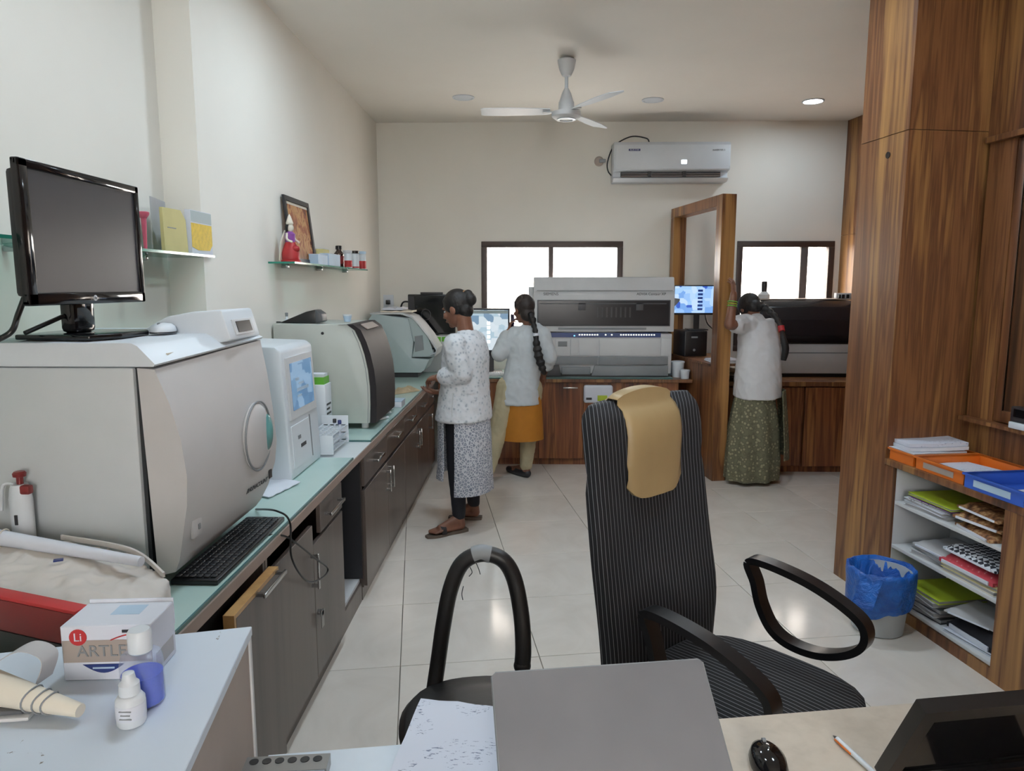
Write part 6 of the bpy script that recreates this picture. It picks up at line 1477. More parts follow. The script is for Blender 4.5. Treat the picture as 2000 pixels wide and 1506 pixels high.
for i in range(5):
    c = F3((a1 + a2) / 2 - 0.01 + 0.012 * math.sin(i * 2.1), 0.175 + 0.01 * math.cos(i * 1.7), UT + 0.006 + i * 0.0185)
    rings = []
    for a in range(7):
        row = []
        for b in range(7):
            u, v = a / 6 - 0.5, b / 6 - 0.5
            p = Vector((0.29 * u, 0.19 * v, 0.017 + 0.010 * max(0, u) * 1.2 * (i > 2)))
            row.append(Matrix.Rotation(SKA + 0.12 * math.sin(i * 1.3), 3, 'Z') @ p + c)
        rings.append(row + [r - Z3 * 0.0165 for r in row[::-1]])
    solo('paper_bundle', MB().loft(rings), 'written_paper' if i > 3 else 'paper', ('lowest white paper bundle in the orange tray by the column', 'second paper bundle from the bottom in the orange tray by the column', 'third paper bundle from the bottom in the orange tray by the column', 'second paper bundle from the top in the orange tray by the column', 'written sheets topping the heap in the orange tray by the column')[i], 'paper', 'papers heaped in the first orange tray')
for i in range(3):
    c = F3((a2 + a3) / 2 + 0.02 * i, 0.175, UT + 0.008 + i * 0.006)
    solo('paper_sheet', MB().box(c, (0.24, 0.2, 0.005), SKA + 0.2 * (i - 1), 0.001, 1), 'written_paper', ('lowest loose white sheet in the middle orange tray', 'loose white sheet between two others in the middle orange tray', 'topmost loose white sheet in the middle orange tray')[i], 'paper', 'papers in the middle orange tray')
c = F3(a4 + 0.1, 0.17, UT + 0.010)
solo('paper_sheet', MB().box(c, (0.24, 0.18, 0.005), SKA + 0.1, 0.001, 1), 'paper', 'white sheet lying in the blue tray', 'paper')
# little device on the ledge
dp = opl(1985, 838, F3(0, RV - 0.03), E)
t = thing('card_terminal', 'small black and white device on the walnut ledge', 'device', (dp.x, dp.y, LZ))
ud = (dp - Bc).dot(D)
part('base', ubox(ud - 0.12, ud + 0.02, RV - 0.055, RV - 0.006, LZ + 0.001, LZ + 0.03, 0.003), 'white_plastic', t)
part('body', ubox(ud - 0.12, ud + 0.02, RV - 0.05, RV - 0.006, LZ + 0.0305, LZ + 0.10, 0.006), 'charcoal', t)
part('display', ubox(ud - 0.10, ud + 0.0, RV - 0.0525, RV - 0.0495, LZ + 0.055, LZ + 0.09), 'black_gloss', t)

# ------------------------------------------------------------------ waste bin with blue bag
bn = oz(1742, 1236, 0); bn = Vector((bn.x, bn.y + 0.05, 0))
while (bn - Bc).dot(E) > -0.165: bn -= E * 0.01
hB = 0.30
t = thing('waste_bin', 'grey waste bin lined with a blue plastic bag beside the shelf unit', 'bin', tuple(bn))
part('bucket', MB().lathe((0, 0, 0), [(0.105, 0.001), (0.11, 0.006), (0.125, hB * 0.62), (0.135, hB * 0.97), (0.13, hB * 0.97), (0.118, hB * 0.55), (0.1, 0.012), (0.001, 0.011)], 32), 'bin_plastic', t, local=True)
rings = []
for r_, z, amp in ((0.128, hB * 0.42, 0.10), (0.137, hB * 0.50, 0.08), (0.146, hB * 0.75, 0.07), (0.150, hB * 0.95, 0.05), (0.148, hB * 1.02, 0.05), (0.138, hB * 1.03, 0.04), (0.128, hB * 0.96, 0.04), (0.118, hB * 0.8, 0.08), (0.108, hB * 0.66, 0.1)):
    rings.append([Vector(((r_ + amp * 0.22 * noise.noise((math.cos(a) * 2.5, math.sin(a) * 2.5, z * 9))) * math.cos(a), (r_ + amp * 0.22 * noise.noise((math.cos(a) * 2.5, math.sin(a) * 2.5, z * 9))) * math.sin(a), z - (0.05 * max(0, math.cos(a - 3.6)) ** 3 if z < hB * 0.6 and r_ > 0.125 else 0) + 0.012 * noise.noise((math.cos(a) * 3, math.sin(a) * 3, 4)))) for a in [2 * PI * i / 48 for i in range(48)]])
lg = part('liner_bag', MB().loft(rings, cap=False), 'bin_bag', t, local=True, sharp=80)
part('liner_flap', MB().loft([[Vector((-0.12, -0.085, hB * 1.0)), Vector((-0.06, -0.135, hB * 1.0)), Vector((-0.06, -0.142, hB * 1.0)), Vector((-0.13, -0.09, hB * 1.0))], [Vector((-0.175, -0.10, hB * 0.55)), Vector((-0.11, -0.16, hB * 0.55)), Vector((-0.11, -0.165, hB * 0.55)), Vector((-0.18, -0.105, hB * 0.55))]]), 'bin_bag', lg, local=True)
part('waste_paper', MB().lathe((0, 0, hB * 0.66), [(0.105, 0), (0.1, 0.02), (0.05, 0.03), (0.001, 0.032)], 24), 'paper', t, local=True)

# ------------------------------------------------------------------ packet stuck in the cabinet handle
pk0, pk1 = oy(1140, 752, yb + 0.01), oy(1196, 782, yb + 0.01)
t = thing('packet', 'white packet with yellow print tucked against the walnut cabinet behind the chair', 'packet', ((pk0.x + pk1.x) / 2, yb + 0.02, pk1.z - 0.05))
part('pouch', MB().span((pk0.x, yb - 0.03, pk1.z - 0.02), (pk1.x, yb + 0.038, pk0.z), 0.02, 3), 'paper', t)
part('yellow_print', MB().span((pk0.x + 0.12, yb - 0.0325, pk1.z), (pk1.x - 0.05, yb - 0.029, pk1.z + 0.05), 0.001), 'lime', t)
part('dark_print', MB().span((pk0.x + 0.02, yb - 0.0325, pk1.z + 0.01), (pk0.x + 0.07, yb - 0.029, pk1.z + 0.03)), 'charcoal', t)

# ------------------------------------------------------------------ people
def limb(m, pts, rads, seg=14):
    P = [Vector(p) for p in pts]
    for i in range(len(P) - 1):
        if (P[i + 1] - P[i]).length > 1e-4: m.cyl(P[i], P[i + 1], rads[i], rads[i + 1], seg)
    for p, r in zip(P, rads): m.ell(p, (r, r, r), None, 14, 10)
def basis(s_, f_, u_): return Matrix(((s_.x, f_.x, u_.x), (s_.y, f_.y, u_.y), (s_.z, f_.z, u_.z)))
def head(m, c, f_, u_):
    f_ = f_.normalized(); s_ = f_.cross(u_).normalized(); u_ = s_.cross(f_).normalized(); B = basis(s_, f_, u_)
    at = lambda a, b, d: c + s_ * a + f_ * b + u_ * d
    m.ell(at(0, -0.008, 0.025), (0.070, 0.088, 0.088), B); m.ell(at(0, 0.028, -0.035), (0.056, 0.062, 0.078), B)
    m.ell(at(0, 0.06, -0.092), (0.024, 0.022, 0.018), B); m.ell(at(0, 0.088, -0.062), (0.022, 0.011, 0.009), B)
    m.ell(at(0, 0.092, -0.020), (0.011, 0.013, 0.022), B); m.ell(at(0, 0.098, -0.032), (0.014, 0.014, 0.010), B); m.ell(at(0, 0.078, 0.022), (0.045, 0.012, 0.010), B)
    for q in (-1, 1):
        m.ell(at(q * 0.072, -0.004, -0.012), (0.010, 0.020, 0.031), B); m.ell(at(q * 0.036, 0.066, -0.030), (0.02, 0.02, 0.02), B)
    return at, B
def hand(m, wr, d_, pn, sd, curl, lens=(0.066, 0.076, 0.070, 0.056), thumb_in=0.35, k_=0.92):
    d_ = d_.normalized(); pn = (pn - d_ * pn.dot(d_)).normalized(); lt = d_.cross(pn) * sd
    for i in range(4):
        kn = wr + d_ * (0.078 - 0.005 * abs(i - 1.2)) * k_ + lt * (i - 1.5) * 0.0205 * k_
        limb(m, [wr + lt * (i - 1.5) * 0.011, kn], [0.016 * k_, 0.0115 * k_], 10)
        a = 0.0; p = kn; Lf = lens[i] * k_; fan_ = lt * (i - 1.5) * 0.07; P = [p]
        for fr in (0.44, 0.31, 0.25):
            a += curl[i]; p = p + ((d_ + fan_).normalized() * math.cos(a) + pn * math.sin(a)) * Lf * fr; P.append(p)
        limb(m, P, [0.0098 * k_, 0.0088 * k_, 0.0080 * k_, 0.0070 * k_], 10)
    b0 = wr + d_ * 0.022 * k_ - lt * 0.02 * k_; t1 = b0 + (d_ * 0.55 - lt * 0.75 + pn * thumb_in).normalized() * 0.036 * k_
    t2 = t1 + (d_ * 0.8 - lt * 0.35 + pn * thumb_in * 1.2).normalized() * 0.03 * k_; t3 = t2 + (d_ * 0.95 - lt * 0.05 + pn * thumb_in).normalized() * 0.025 * k_
    limb(m, [b0, t1, t2, t3], [0.014 * k_, 0.0115 * k_, 0.0098 * k_, 0.008 * k_], 10)
def ering(c, f_, l_, rf, rl, n=40, p=2.3, tilt=Vector((0, 0, 0))):
    out = []
    for i in range(n):
        a = 2 * PI * i / n; x, y = math.cos(a), math.sin(a); k_ = (abs(x) ** p + abs(y) ** p) ** (-1 / p)
        out.append(c + f_ * rf * x * k_ + l_ * rl * y * k_)
    return out
def panel(rows, th, wav=0.0, seed=0.0):
    """cloth panel: rows of points from top to bottom, given a thickness and folds"""
    rings = []
    for r in rows:
        nrm_ = (r[-1] - r[0]).cross(Z3).normalized()
        a = [p + nrm_ * (th / 2 + wav * noise.noise((i * 0.55 + seed, p.z * 3.0, seed))) for i, p in enumerate(r)]
        b = [p - nrm_ * (th / 2) + nrm_ * (wav * noise.noise((i * 0.55 + seed, p.z * 3.0, seed))) for i, p in enumerate(r)]
        rings.append(a + b[::-1])
    return MB().loft(rings)
def arc(c, f_, l_, rf, rl, a0, a1, n=14):
    return [c + f_ * rf * math.cos(a0 + (a1 - a0) * i / n) + l_ * rl * math.sin(a0 + (a1 - a0) * i / n) for i in range(n + 1)]
def eyes(at, B, par):
    for q in (-1, 1):
        e = part('eye', MB().ell(at(q * 0.030, 0.073, 0.000), (0.010, 0.006, 0.005), B, 14, 8), 'paper', par)
        part('iris', MB().ell(at(q * 0.030, 0.0775, 0.000), (0.0045, 0.0025, 0.0045), B, 12, 8), 'hair', e)
def sandal(par, heel, toe, mat='sole', strap='hair_brown', w_=0.042):
    d_ = (toe - heel); d_.z = 0; ln = d_.length; d_.normalize(); l_ = Vector((-d_.y, d_.x, 0)); rows = []
    out = [heel + d_ * (ln * t_) + l_ * w_ * wd * q for q, seq in ((1, range(9)), (-1, range(8, -1, -1))) for t_, wd in [((i / 8), (0.55, 0.72, 0.72, 0.7, 0.78, 0.95, 1.0, 0.86, 0.45)[i]) for i in seq]]
    low = [Vector((p.x, p.y, 0.001)) for p in out]; hi = [Vector((p.x, p.y, 0.022 - 0.006 * ((p - heel).dot(d_) / ln))) for p in out]
    so = part('sandal_sole', MB().loft([low, hi]), mat, par)
    c = heel + d_ * ln * 0.62
    part('sandal_strap', MB().ribbon(curve([c + l_ * 0.042 + Z3 * 0.018, c + l_ * 0.03 + Z3 * 0.055, c + Z3 * 0.067, c - l_ * 0.03 + Z3 * 0.055, c - l_ * 0.042 + Z3 * 0.018]), d_, 0.035, 0.005), strap, so)
def foot(m, ankle, heel, toe, k_=1.0, bare=True):
    d_ = (toe - heel); d_.z = 0; ln = d_.length; d_.normalize(); l_ = Vector((-d_.y, d_.x, 0)); z0 = 0.02
    hp_ = Vector((heel.x, heel.y, 0)) + d_ * 0.035 + Z3 * (z0 + 0.03)
    limb(m, [ankle, hp_], [0.036, 0.032])
    ball = Vector((heel.x, heel.y, 0)) + d_ * ln * 0.68 + Z3 * (z0 + 0.022)
    for q in (-1, 1): limb(m, [hp_ - Z3 * 0.005, ball + l_ * 0.016 * q], [0.03, 0.021])
    limb(m, [ankle + d_ * 0.02 - Z3 * 0.01, ball + Z3 * 0.008], [0.032, 0.022])
    if bare:
        for i in range(5):
            b = ball + l_ * (i - 2) * 0.0145; limb(m, [b, b + d_ * (ln * 0.25 - abs(i - 1) * 0.008) - Z3 * 0.010], [0.012, (0.0115, 0.0095, 0.0085, 0.0085, 0.008)[i]], 10)
    else: limb(m, [ball, ball + d_ * ln * 0.2 - Z3 * 0.006], [0.032, 0.024])

# ---- woman in printed coat, profile to the left
f1 = Vector((-0.93, 0.37, 0)).normalized(); l1 = Vector((-f1.y, f1.x, 0))
O = oy(908, 800, 4.62); O.z = 0
Pf = lambda a, b, z: O + f1 * a + l1 * b + Z3 * z
w1 = thing('person', 'woman with hair bun in printed white coat and patterned tunic, working at the left counter', 'person', (O.x, O.y, 0))
m = MB()
hc = oy(892, 603, 4.62); hf = (f1 - Z3 * 0.30).normalized()
at1, B1 = head(m, hc, hf, Z3 + f1 * 0.25)
nk0 = Pf(-0.02, 0, 1.26); limb(m, [at1(0, -0.03, -0.07), nk0], [0.05, 0.055])
m.loft([ering(Pf(-0.01, 0, z), f1, l1, rf, rl) for z, rf, rl in ((0.72, 0.11, 0.15), (0.85, 0.12, 0.155), (1.0, 0.10, 0.13), (1.15, 0.105, 0.145), (1.24, 0.085, 0.15), (1.29, 0.055, 0.07))])
shL, elL = Pf(-0.01, 0.155, 1.235), oy(903, 732, 4.46)
wrL = oy(857, 737, 4.50)
shR, elR, wrR = Pf(-0.0, -0.155, 1.235), Pf(0.06, -0.2, 1.0), oy(862, 766, 4.62)
limb(m, [shL, elL, wrL], [0.055, 0.038, 0.026]); limb(m, [shR, elR, wrR], [0.055, 0.038, 0.026])
hand(m, wrL, Vector((-0.75, 0.35, -0.12)), Vector((-0.1, 0.3, -1)), 1, (0.55, 0.6, 0.65, 0.7))
hand(m, wrR, Vector((-1.0, 0.05, 0.02)), Vector((0.05, 0.0, 1)), 1, (0.30, 0.28, 0.3, 0.34))
hL1, tL1 = oz(909, 1037, 0.0), oz(836, 1051, 0.0)
hR1, tR1 = oz(938, 1014, 0.0), oz(880, 1012, 0.0)
aL1 = hL1 + (tL1 - hL1).normalized() * 0.045 + Z3 * 0.10; aR1 = hR1 + (tR1 - hR1).normalized() * 0.045 + Z3 * 0.10
hpL, hpR = Pf(0, 0.075, 0.78), Pf(0, -0.075, 0.78)
knL, knR = (hpL + aL1) / 2 + f1 * 0.02, (hpR + aR1) / 2 + f1 * 0.02
limb(m, [hpL, knL, aL1], [0.085, 0.056, 0.036]); limb(m, [hpR, knR, aR1], [0.085, 0.056, 0.036])
foot(m, aL1, hL1, tL1); foot(m, aR1, hR1, tR1)
bd1 = part('body', remesh(m, 0.0046, 3), 'skin', w1)
eyes(at1, B1, bd1)
m = MB(); limb(m, [hpL, knL, aL1 + Z3 * 0.02], [0.095, 0.064, 0.044]); limb(m, [hpR, knR, aR1 + Z3 * 0.02], [0.095, 0.064, 0.044])
part('leggings', remesh(m, 0.01, 4, 0.0015), 'black_cloth', w1)
sandal(w1, hL1 - (tL1 - hL1).normalized() * 0.012, tL1 + (tL1 - hL1).normalized() * 0.012); sandal(w1, hR1 - (tR1 - hR1).normalized() * 0.012, tR1 + (tR1 - hR1).normalized() * 0.012)
m = MB()
m.loft([ering(Pf(c, 0, z), f1, l1, rf, rl) for z, rf, rl, c in ((0.745, 0.172, 0.205, 0.008), (0.80, 0.165, 0.20, 0.004), (0.92, 0.15, 0.185, 0), (1.04, 0.14, 0.175, -0.004), (1.15, 0.138, 0.18, -0.01), (1.22, 0.12, 0.185, -0.014), (1.262, 0.095, 0.165, -0.02), (1.30, 0.066, 0.085, -0.022), (1.325, 0.058, 0.064, -0.02))])
cuffL = elL + (wrL - elL) * 0.72; cuffR = elR + (wrR - elR) * 0.6
limb(m, [shL, (shL + elL) / 2 + l1 * 0.01, elL, cuffL], [0.078, 0.072, 0.066, 0.056]); limb(m, [shR, elR, cuffR], [0.075, 0.062, 0.054])
ct = part('coat', remesh(m, 0.0085, 3, 0.0042, 10.0, 3.0), 'coat_print', w1)
dcf = (wrL - elL).normalized(); part('rolled_cuff', MB().tube([cuffL - dcf * 0.02, cuffL + dcf * 0.004, cuffL + dcf * 0.018], 0.056, 20, rad=[0.060, 0.062, 0.054]), 'coat_print', ct)
part('coat_vent', MB().tube([Pf(-0.01, 0.203, 0.745), Pf(-0.012, 0.197, 0.86), Pf(-0.014, 0.192, 0.94)], 0.004, 8), 'light_grey', ct)
part('pocket_flap', MB().ribbon(curve([Pf(-0.06, 0.172, 0.945), Pf(-0.10, 0.152, 0.945), Pf(-0.13, 0.117, 0.945)]), Z3, 0.02, 0.006), 'coat_print', ct)
kt = [(0.80, 0.155, 0.19), (0.62, 0.162, 0.2), (0.45, 0.168, 0.205), (0.36, 0.172, 0.21)]
part('tunic_front', panel([arc(Pf(0.01, 0, z), f1, l1, rf, rl, 1.25, -1.2) for z, rf, rl in kt], 0.006, 0.012, 1.0), 'kurta_print', w1)
kt2 = [(0.80, 0.15, 0.19), (0.62, 0.16, 0.2), (0.45, 0.165, 0.205), (0.27, 0.17, 0.21)]
part('tunic_back', panel([arc(Pf(-0.005, 0, z), f1, l1, rf, rl, PI - 1.45, PI + 1.25) for z, rf, rl in kt2], 0.006, 0.012, 5.0), 'kurta_print', w1)
m = MB(); m.ell(at1(0, -0.016, 0.034), (0.080, 0.096, 0.092), B1); m.ell(at1(0, -0.06, -0.02), (0.06, 0.05, 0.06), B1)
m.ell(at1(0, -0.115, 0.03), (0.042, 0.036, 0.042), B1); m.ell(at1(0.0, -0.105, 0.07), (0.03, 0.03, 0.025), B1)
m.ell(at1(0, 0.042, 0.064), (0.056, 0.034, 0.027), B1)
hr = part('hair', remesh(m, 0.006, 3, 0.0008, 30), 'hair', w1)
part('hair_clip', MB().ell(at1(0, -0.088, 0.085), (0.026, 0.012, 0.012), B1), 'mottled_brown', hr)

# ---- woman in white coat with long plait, seen from behind, phone at the ear
f2 = Vector((-0.16, 0.99, 0)).normalized(); l2 = Vector((-f2.y, f2.x, 0))
Y2 = 5.92
O = oy(1014, 800, Y2); O.z = 0
Pf2 = lambda a, b, z: O + f2 * a + l2 * b + Z3 * z
w2 = thing('person', 'woman with long black plait in white coat and mustard tunic, phone at her ear', 'person', (O.x, O.y, 0))
m = MB()
hc = oy(1023, 604, Y2); hfw = Vector((-0.55, 0.83, -0.12)).normalized()
at2, B2 = head(m, hc, hfw, Z3)
ch2 = oy(1032, 672, Y2); up2 = ch2 - Vector((O.x, O.y, 0.78))
def tor(z):
    t_ = max(0.0, (z - 0.78) / (ch2.z - 0.78)); return Vector((O.x + (ch2.x - O.x) * min(t_, 1.35), O.y + (ch2.y - O.y) * t_, z))
limb(m, [at2(0, -0.03, -0.07), tor(1.26)], [0.048, 0.055])
m.loft([ering(tor(z), f2, l2, rf, rl) for z, rf, rl in ((0.70, 0.11, 0.15), (0.85, 0.11, 0.145), (1.0, 0.09, 0.125), (1.13, 0.095, 0.14), (1.22, 0.08, 0.145), (1.27, 0.05, 0.07))])
s2L, e2L, w2L = oy(1008, 655, Y2), oy(975, 690, Y2 - 0.03), oy(993, 648, Y2 + 0.02)
s2R, e2R, w2R = oy(1058, 655, Y2), oy(1073, 698, Y2 - 0.02), oy(1060, 735, Y2 + 0.10)
limb(m, [s2L, e2L, w2L], [0.05, 0.036, 0.026]); limb(m, [s2R, e2R, w2R], [0.05, 0.036, 0.026])
hand(m, w2L, Vector((0.25, 0.1, 1)), Vector((1, 0.1, -0.1)), -1, (0.35, 0.4, 0.42, 0.45))
hand(m, w2R, Vector((-0.1, 0.6, -0.6)), Vector((-0.3, 0.0, -1)), -1, (0.4, 0.4, 0.45, 0.5))
h2L, t2L = oz(958, 944, 0), oz(938, 925, 0)
h2R, t2R = oz(1034, 934, 0), oz(994, 922, 0)
a2L = h2L + (t2L - h2L).normalized() * 0.045 + Z3 * 0.095; a2R = h2R + (t2R - h2R).normalized() * 0.045 + Z3 * 0.095
p2L, p2R = Pf2(0, 0.085, 0.76), Pf2(0, -0.085, 0.76)
n2L, n2R = (p2L + a2L) / 2 + f2 * 0.02, (p2R + a2R) / 2 + f2 * 0.02 + l2 * -0.02
limb(m, [p2L, n2L, a2L], [0.085, 0.055, 0.034]); limb(m, [p2R, n2R, a2R], [0.085, 0.055, 0.034])
foot(m, a2L, h2L, t2L, bare=False); foot(m, a2R, h2R, t2R, bare=False)
bd2 = part('body', remesh(m, 0.0048, 3), 'skin', w2); eyes(at2, B2, bd2)
m = MB(); limb(m, [p2L, n2L, a2L + Z3 * 0.01], [0.11, 0.078, 0.052]); limb(m, [p2R, n2R, a2R + Z3 * 0.01], [0.11, 0.078, 0.052])
part('trousers', remesh(m, 0.009, 3, 0.004, 12), 'cream_cloth', w2)
for h_, t_, a_ in ((h2L, t2L, a2L), (h2R, t2R, a2R)):
    m = MB(); d_ = (t_ - h_); d_.z = 0; d_.normalize()
    limb(m, [Vector((h_.x, h_.y, 0.036)) + d_ * 0.03, Vector((h_.x, h_.y, 0.034)) + d_ * 0.14, Vector((t_.x, t_.y, 0.028)) + d_ * 0.0], [0.036, 0.04, 0.028])
    part('shoe', remesh(m, 0.006, 2), 'charcoal', w2)
m = MB()
m.loft([ering(tor(z) + f2 * c, f2, l2, rf, rl) for z, rf, rl, c in ((0.635, 0.155, 0.175, 0), (0.70, 0.15, 0.17, 0), (0.85, 0.138, 0.155, 0), (1.0, 0.125, 0.145, 0), (1.12, 0.128, 0.16, 0), (1.20, 0.11, 0.165, 0), (1.245, 0.085, 0.14, 0), (1.285, 0.062, 0.08, 0), (1.305, 0.056, 0.062, 0))])
limb(m, [s2L, e2L, e2L + (w2L - e2L) * 0.75], [0.076, 0.07, 0.056]); limb(m, [s2R, e2R, e2R + (w2R - e2R) * 0.35], [0.074, 0.066, 0.06])
part('coat', remesh(m, 0.0085, 3, 0.0045, 9, 8.0), 'coat', w2)
part('tunic_back', panel([arc(Pf2(0, -0.02, z), f2, l2, rf, rl, PI - 1.1, PI + 1.5) for z, rf, rl in ((0.72, 0.135, 0.16), (0.55, 0.15, 0.175), (0.42, 0.155, 0.182), (0.335, 0.158, 0.188))], 0.006, 0.010, 2.0), 'mustard', w2)
part('tunic_front', panel([arc(Pf2(0, -0.02, z), f2, l2, rf, rl, 1.2, -1.2) for z, rf, rl in ((0.72, 0.135, 0.16), (0.55, 0.15, 0.175), (0.40, 0.155, 0.182))], 0.006, 0.010, 4.0), 'mustard', w2)
m = MB(); m.ell(at2(0, -0.016, 0.032), (0.082, 0.096, 0.094), B2); m.ell(at2(0, -0.05, -0.04), (0.062, 0.055, 0.07), B2); m.ell(at2(0, 0.05, 0.06), (0.055, 0.036, 0.03), B2)
hr = part('hair', remesh(m, 0.006, 3, 0.0008, 30), 'hair_brown', w2)
pl = [oy(1036, 612, Y2 - 0.08), oy(1042, 632, Y2 - 0.12), oy(1046, 650, Y2 - 0.15), oy(1048, 672, Y2 - 0.16), oy(1052, 695, Y2 - 0.165), oy(1059, 718, Y2 - 0.16), oy(1064, 732, Y2 - 0.15)]
C_ = curve(pl, 6); n_ = len(C_)
part('plait', MB().tube(C_, 0.02, 12, rad=[(0.028 if i < 6 else 0.021 if i < 14 else 0.021 + 0.014 * math.sin(PI * min(1, (i - 14) / 20))) * (1 + 0.18 * math.sin(i * 1.9)) if i < n_ - 3 else 0.022 * (n_ - i) / 4 + 0.004 for i in range(n_)]), 'hair', hr)
b_ = C_[13]; part('hair_tie', MB().tube([b_ + Z3 * 0.012, b_, b_ - Z3 * 0.012], 0.025, 14), 'paper', hr)
ph = at2(-0.085, 0.02, -0.02)
ph = w2L + Vector((0.032, 0.01, 0.075))
plain('phone_dark', (50, 40, 70), 0.25)
solo('mobile_phone', MB().box(ph, (0.012, 0.07, 0.14), 0.35, 0.004, 2), 'phone_dark', 'dark purple mobile phone held to the ear of the woman with plait', 'phone')

# ---- woman bending forward in white shirt and olive sari, hand on the frame post
f3 = Vector((-0.22, 0.975, 0)).normalized(); l3 = Vector((-f3.y, f3.x, 0))
Y3 = 5.80
O = oy(1474, 765, Y3); O.z = 0; O.x += 0.02
w3 = thing('person', 'woman bending forward in white shirt and olive printed sari, hand on the frame post', 'person', (O.x, O.y, 0))
hip = Vector((O.x, O.y, 0.80)); che = oy(1483, 688, Y3 + 0.06); sho = oy(1477, 636, Y3 + 0.15)
m = MB()
hc = oy(1463, 603, Y3 + 0.27); h3f = Vector((-0.25, 0.75, -0.62)).normalized()
at3, B3 = head(m, hc, h3f, Z3 + f3 * 0.6)
limb(m, [at3(0, -0.03, -0.07), sho], [0.05, 0.058])
sp3 = curve([hip - Z3 * 0.08, hip + Z3 * 0.05, che, sho], 4)
def spr(rfs):
    out = []
    for i, p in enumerate(sp3):
        t_ = i / (len(sp3) - 1); tan = (sp3[min(i + 1, len(sp3) - 1)] - sp3[max(i - 1, 0)]).normalized()
        ll = (l3 - tan * l3.dot(tan)).normalized(); ff = ll.cross(tan).normalized(); ff = ff if ff.dot(f3) > 0 else -ff
        rf, rl = rfs(t_); out.append(ering(p, ff, ll, rf, rl))
    return out
m.loft(spr(lambda t_: (0.115 - 0.03 * t_, 0.15 - 0.03 * abs(t_ - 0.4))))
s3L, e3L, w3L = oy(1452, 634, Y3 + 0.06), oy(1425, 634, Y3 - 0.12), oy(1433, 574, Y3 - 0.085)
s3R, e3R, w3R = oy(1502, 640, Y3 + 0.16), oy(1512, 680, Y3 + 0.3), oy(1480, 690, Y3 + 0.48)
limb(m, [s3L, e3L, w3L], [0.055, 0.042, 0.027]); limb(m, [s3R, e3R, w3R], [0.05, 0.038, 0.026])
hand(m, w3L, Vector((-0.03, 0.12, 1)), Vector((-0.8, 0.6, 0)), 1, (0.22, 0.3, 0.36, 0.45))
hand(m, w3R, Vector((-0.3, 0.9, -0.1)), Vector((0, 0, -1)), -1, (0.3, 0.3, 0.3, 0.3))
h3L, t3L = oz(1448, 934, 0), oz(1432, 925, 0); t3L = h3L + f3 * 0.2
h3R = h3L + Vector((0.2, 0.02, 0)); t3R = h3R + f3 * 0.2 + Vector((0.08, 0, 0))
h3R = oz(1470, 941, 0); t3R = oz(1507, 937, 0)
a3L, a3R = h3L + f3 * 0.04 + Z3 * 0.09, h3R + (t3R - h3R).normalized() * 0.04 + Z3 * 0.09
p3L, p3R = hip + l3 * 0.08, hip - l3 * 0.08
limb(m, [p3L, (p3L + a3L) / 2 + f3 * 0.03, a3L], [0.09, 0.058, 0.035]); limb(m, [p3R, (p3R + a3R) / 2 + f3 * 0.03, a3R], [0.09, 0.058, 0.035])
foot(m, a3L, h3L, t3L); foot(m, a3R, h3R, t3R)
bd3 = part('body', remesh(m, 0.0048, 3), 'skin', w3); eyes(at3, B3, bd3)
sandal(w3, h3L - f3 * 0.01, t3L, 'charcoal', 'charcoal'); d_ = (t3R - h3R).normalized(); sandal(w3, h3R - d_ * 0.012, t3R + d_ * 0.03, 'charcoal', 'charcoal')
ba = (w3L - e3L).normalized()
for i, (s_, mt) in enumerate(((0.60, 'green'), (0.67, 'lime'), (0.74, 'green'))):
    c = e3L + (w3L - e3L) * s_; u_ = ba.orthogonal().normalized(); v_ = ba.cross(u_)
    part('bangle', MB().tube([c + (u_ * math.cos(2 * PI * k_ / 20) + v_ * math.sin(2 * PI * k_ / 20)) * 0.036 for k_ in range(20)], 0.004, 8, closed=True), mt, w3)
m = MB(); m.loft(spr(lambda t_: (0.165 - 0.045 * t_ ** 1.5, 0.182 + 0.0 * t_ - 0.035 * t_ ** 3)))
limb(m, [s3L + (s3R - s3L) * 0.15, s3L, s3L + (e3L - s3L) * 0.55], [0.09, 0.082, 0.07]); limb(m, [s3R, s3R + (e3R - s3R) * 0.6], [0.08, 0.068])
limb(m, [sho, sho + Z3 * 0.03], [0.085, 0.07])
part('shirt', remesh(m, 0.0085, 3, 0.005, 9, 4.0), 'tshirt', w3)
rings = []
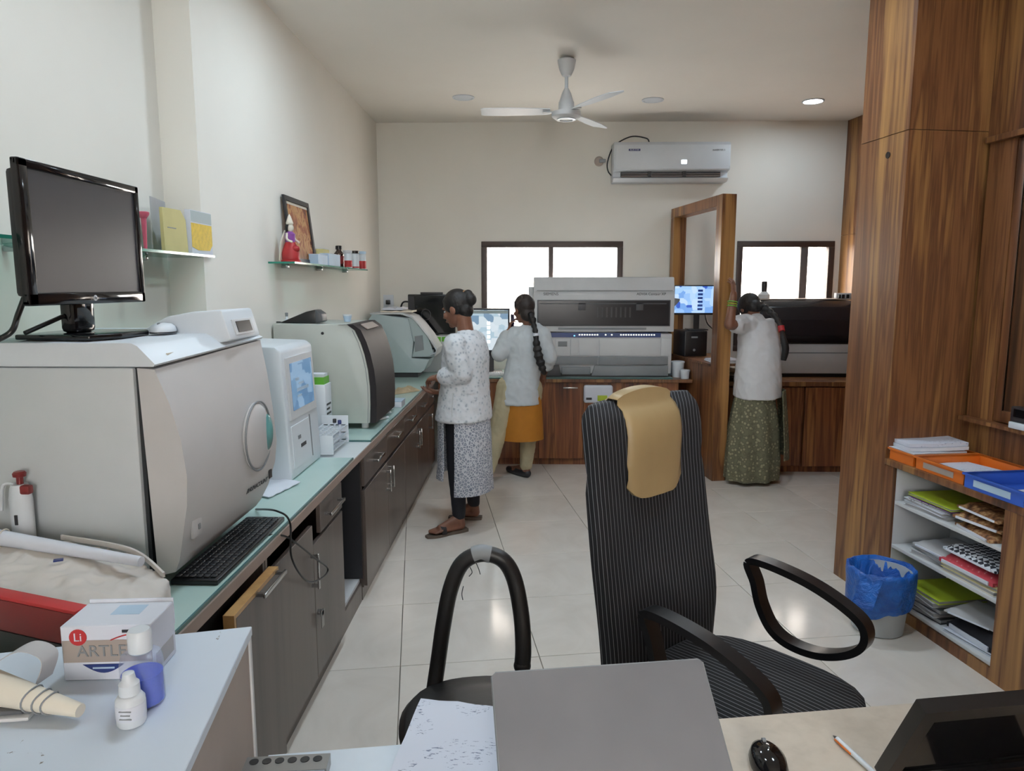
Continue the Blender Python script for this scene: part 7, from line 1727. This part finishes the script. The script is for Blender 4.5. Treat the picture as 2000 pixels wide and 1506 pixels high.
for z, rf, rl, c in ((0.035, 0.17, 0.215, 0.01), (0.2, 0.175, 0.215, 0.0), (0.45, 0.168, 0.198, 0.0), (0.62, 0.152, 0.172, 0), (0.80, 0.125, 0.14, 0), (0.84, 0.1, 0.1, 0)):
    rg_ = ering(Vector((O.x - 0.02, O.y, z)) + f3 * c, f3, l3, rf, rl, 72)
    rings.append([p + (p - Vector((O.x, O.y, z))).normalized() * 0.017 * math.sin(i * PI / 4.5 + z * 3) * (1.1 - z) for i, p in enumerate(rg_)])
part('sari', MB().loft(rings), 'sari_print', w3, sharp=80)
part('sari_drape', panel([arc(Vector((O.x + 0.02, O.y - 0.02, z)), f3, l3, rf, rl, PI + 0.55, PI + 1.9) for z, rf, rl in ((0.78, 0.175, 0.19), (0.55, 0.2, 0.22), (0.35, 0.215, 0.235), (0.22, 0.22, 0.245))], 0.007, 0.015, 3.0), 'sari_print', w3)
m = MB(); m.ell(at3(0, -0.018, 0.03), (0.092, 0.105, 0.096), B3); m.ell(at3(0, -0.075, -0.03), (0.07, 0.05, 0.06), B3); m.ell(at3(0, 0.05, 0.06), (0.055, 0.036, 0.03), B3); m.ell(at3(-0.0, -0.07, 0.03), (0.05, 0.05, 0.05), B3)
hr = part('hair', remesh(m, 0.006, 3, 0.0008, 30), 'hair', w3)
pl = [oy(1484, 596, Y3 + 0.14), oy(1500, 606, Y3 + 0.08), oy(1515, 620, Y3 + 0.02), oy(1525, 640, Y3 - 0.03), oy(1530, 662, Y3 - 0.08), oy(1534, 682, Y3 - 0.10), oy(1530, 704, Y3 - 0.10)]
C_ = curve(pl, 6); n_ = len(C_)
part('plait', MB().tube(C_, 0.02, 12, rad=[(0.032 - 0.012 * min(1, i / 14)) * (1 + 0.2 * math.sin(i * 1.9)) if i < 20 else 0.016 + 0.012 * math.sin(PI * min(1, (i - 20) / 18)) for i in range(n_)]), 'hair', hr)
part('hair_tie', MB().tube([C_[18] + Z3 * 0.014, C_[19], C_[20]], 0.026, 14), 'red', hr)
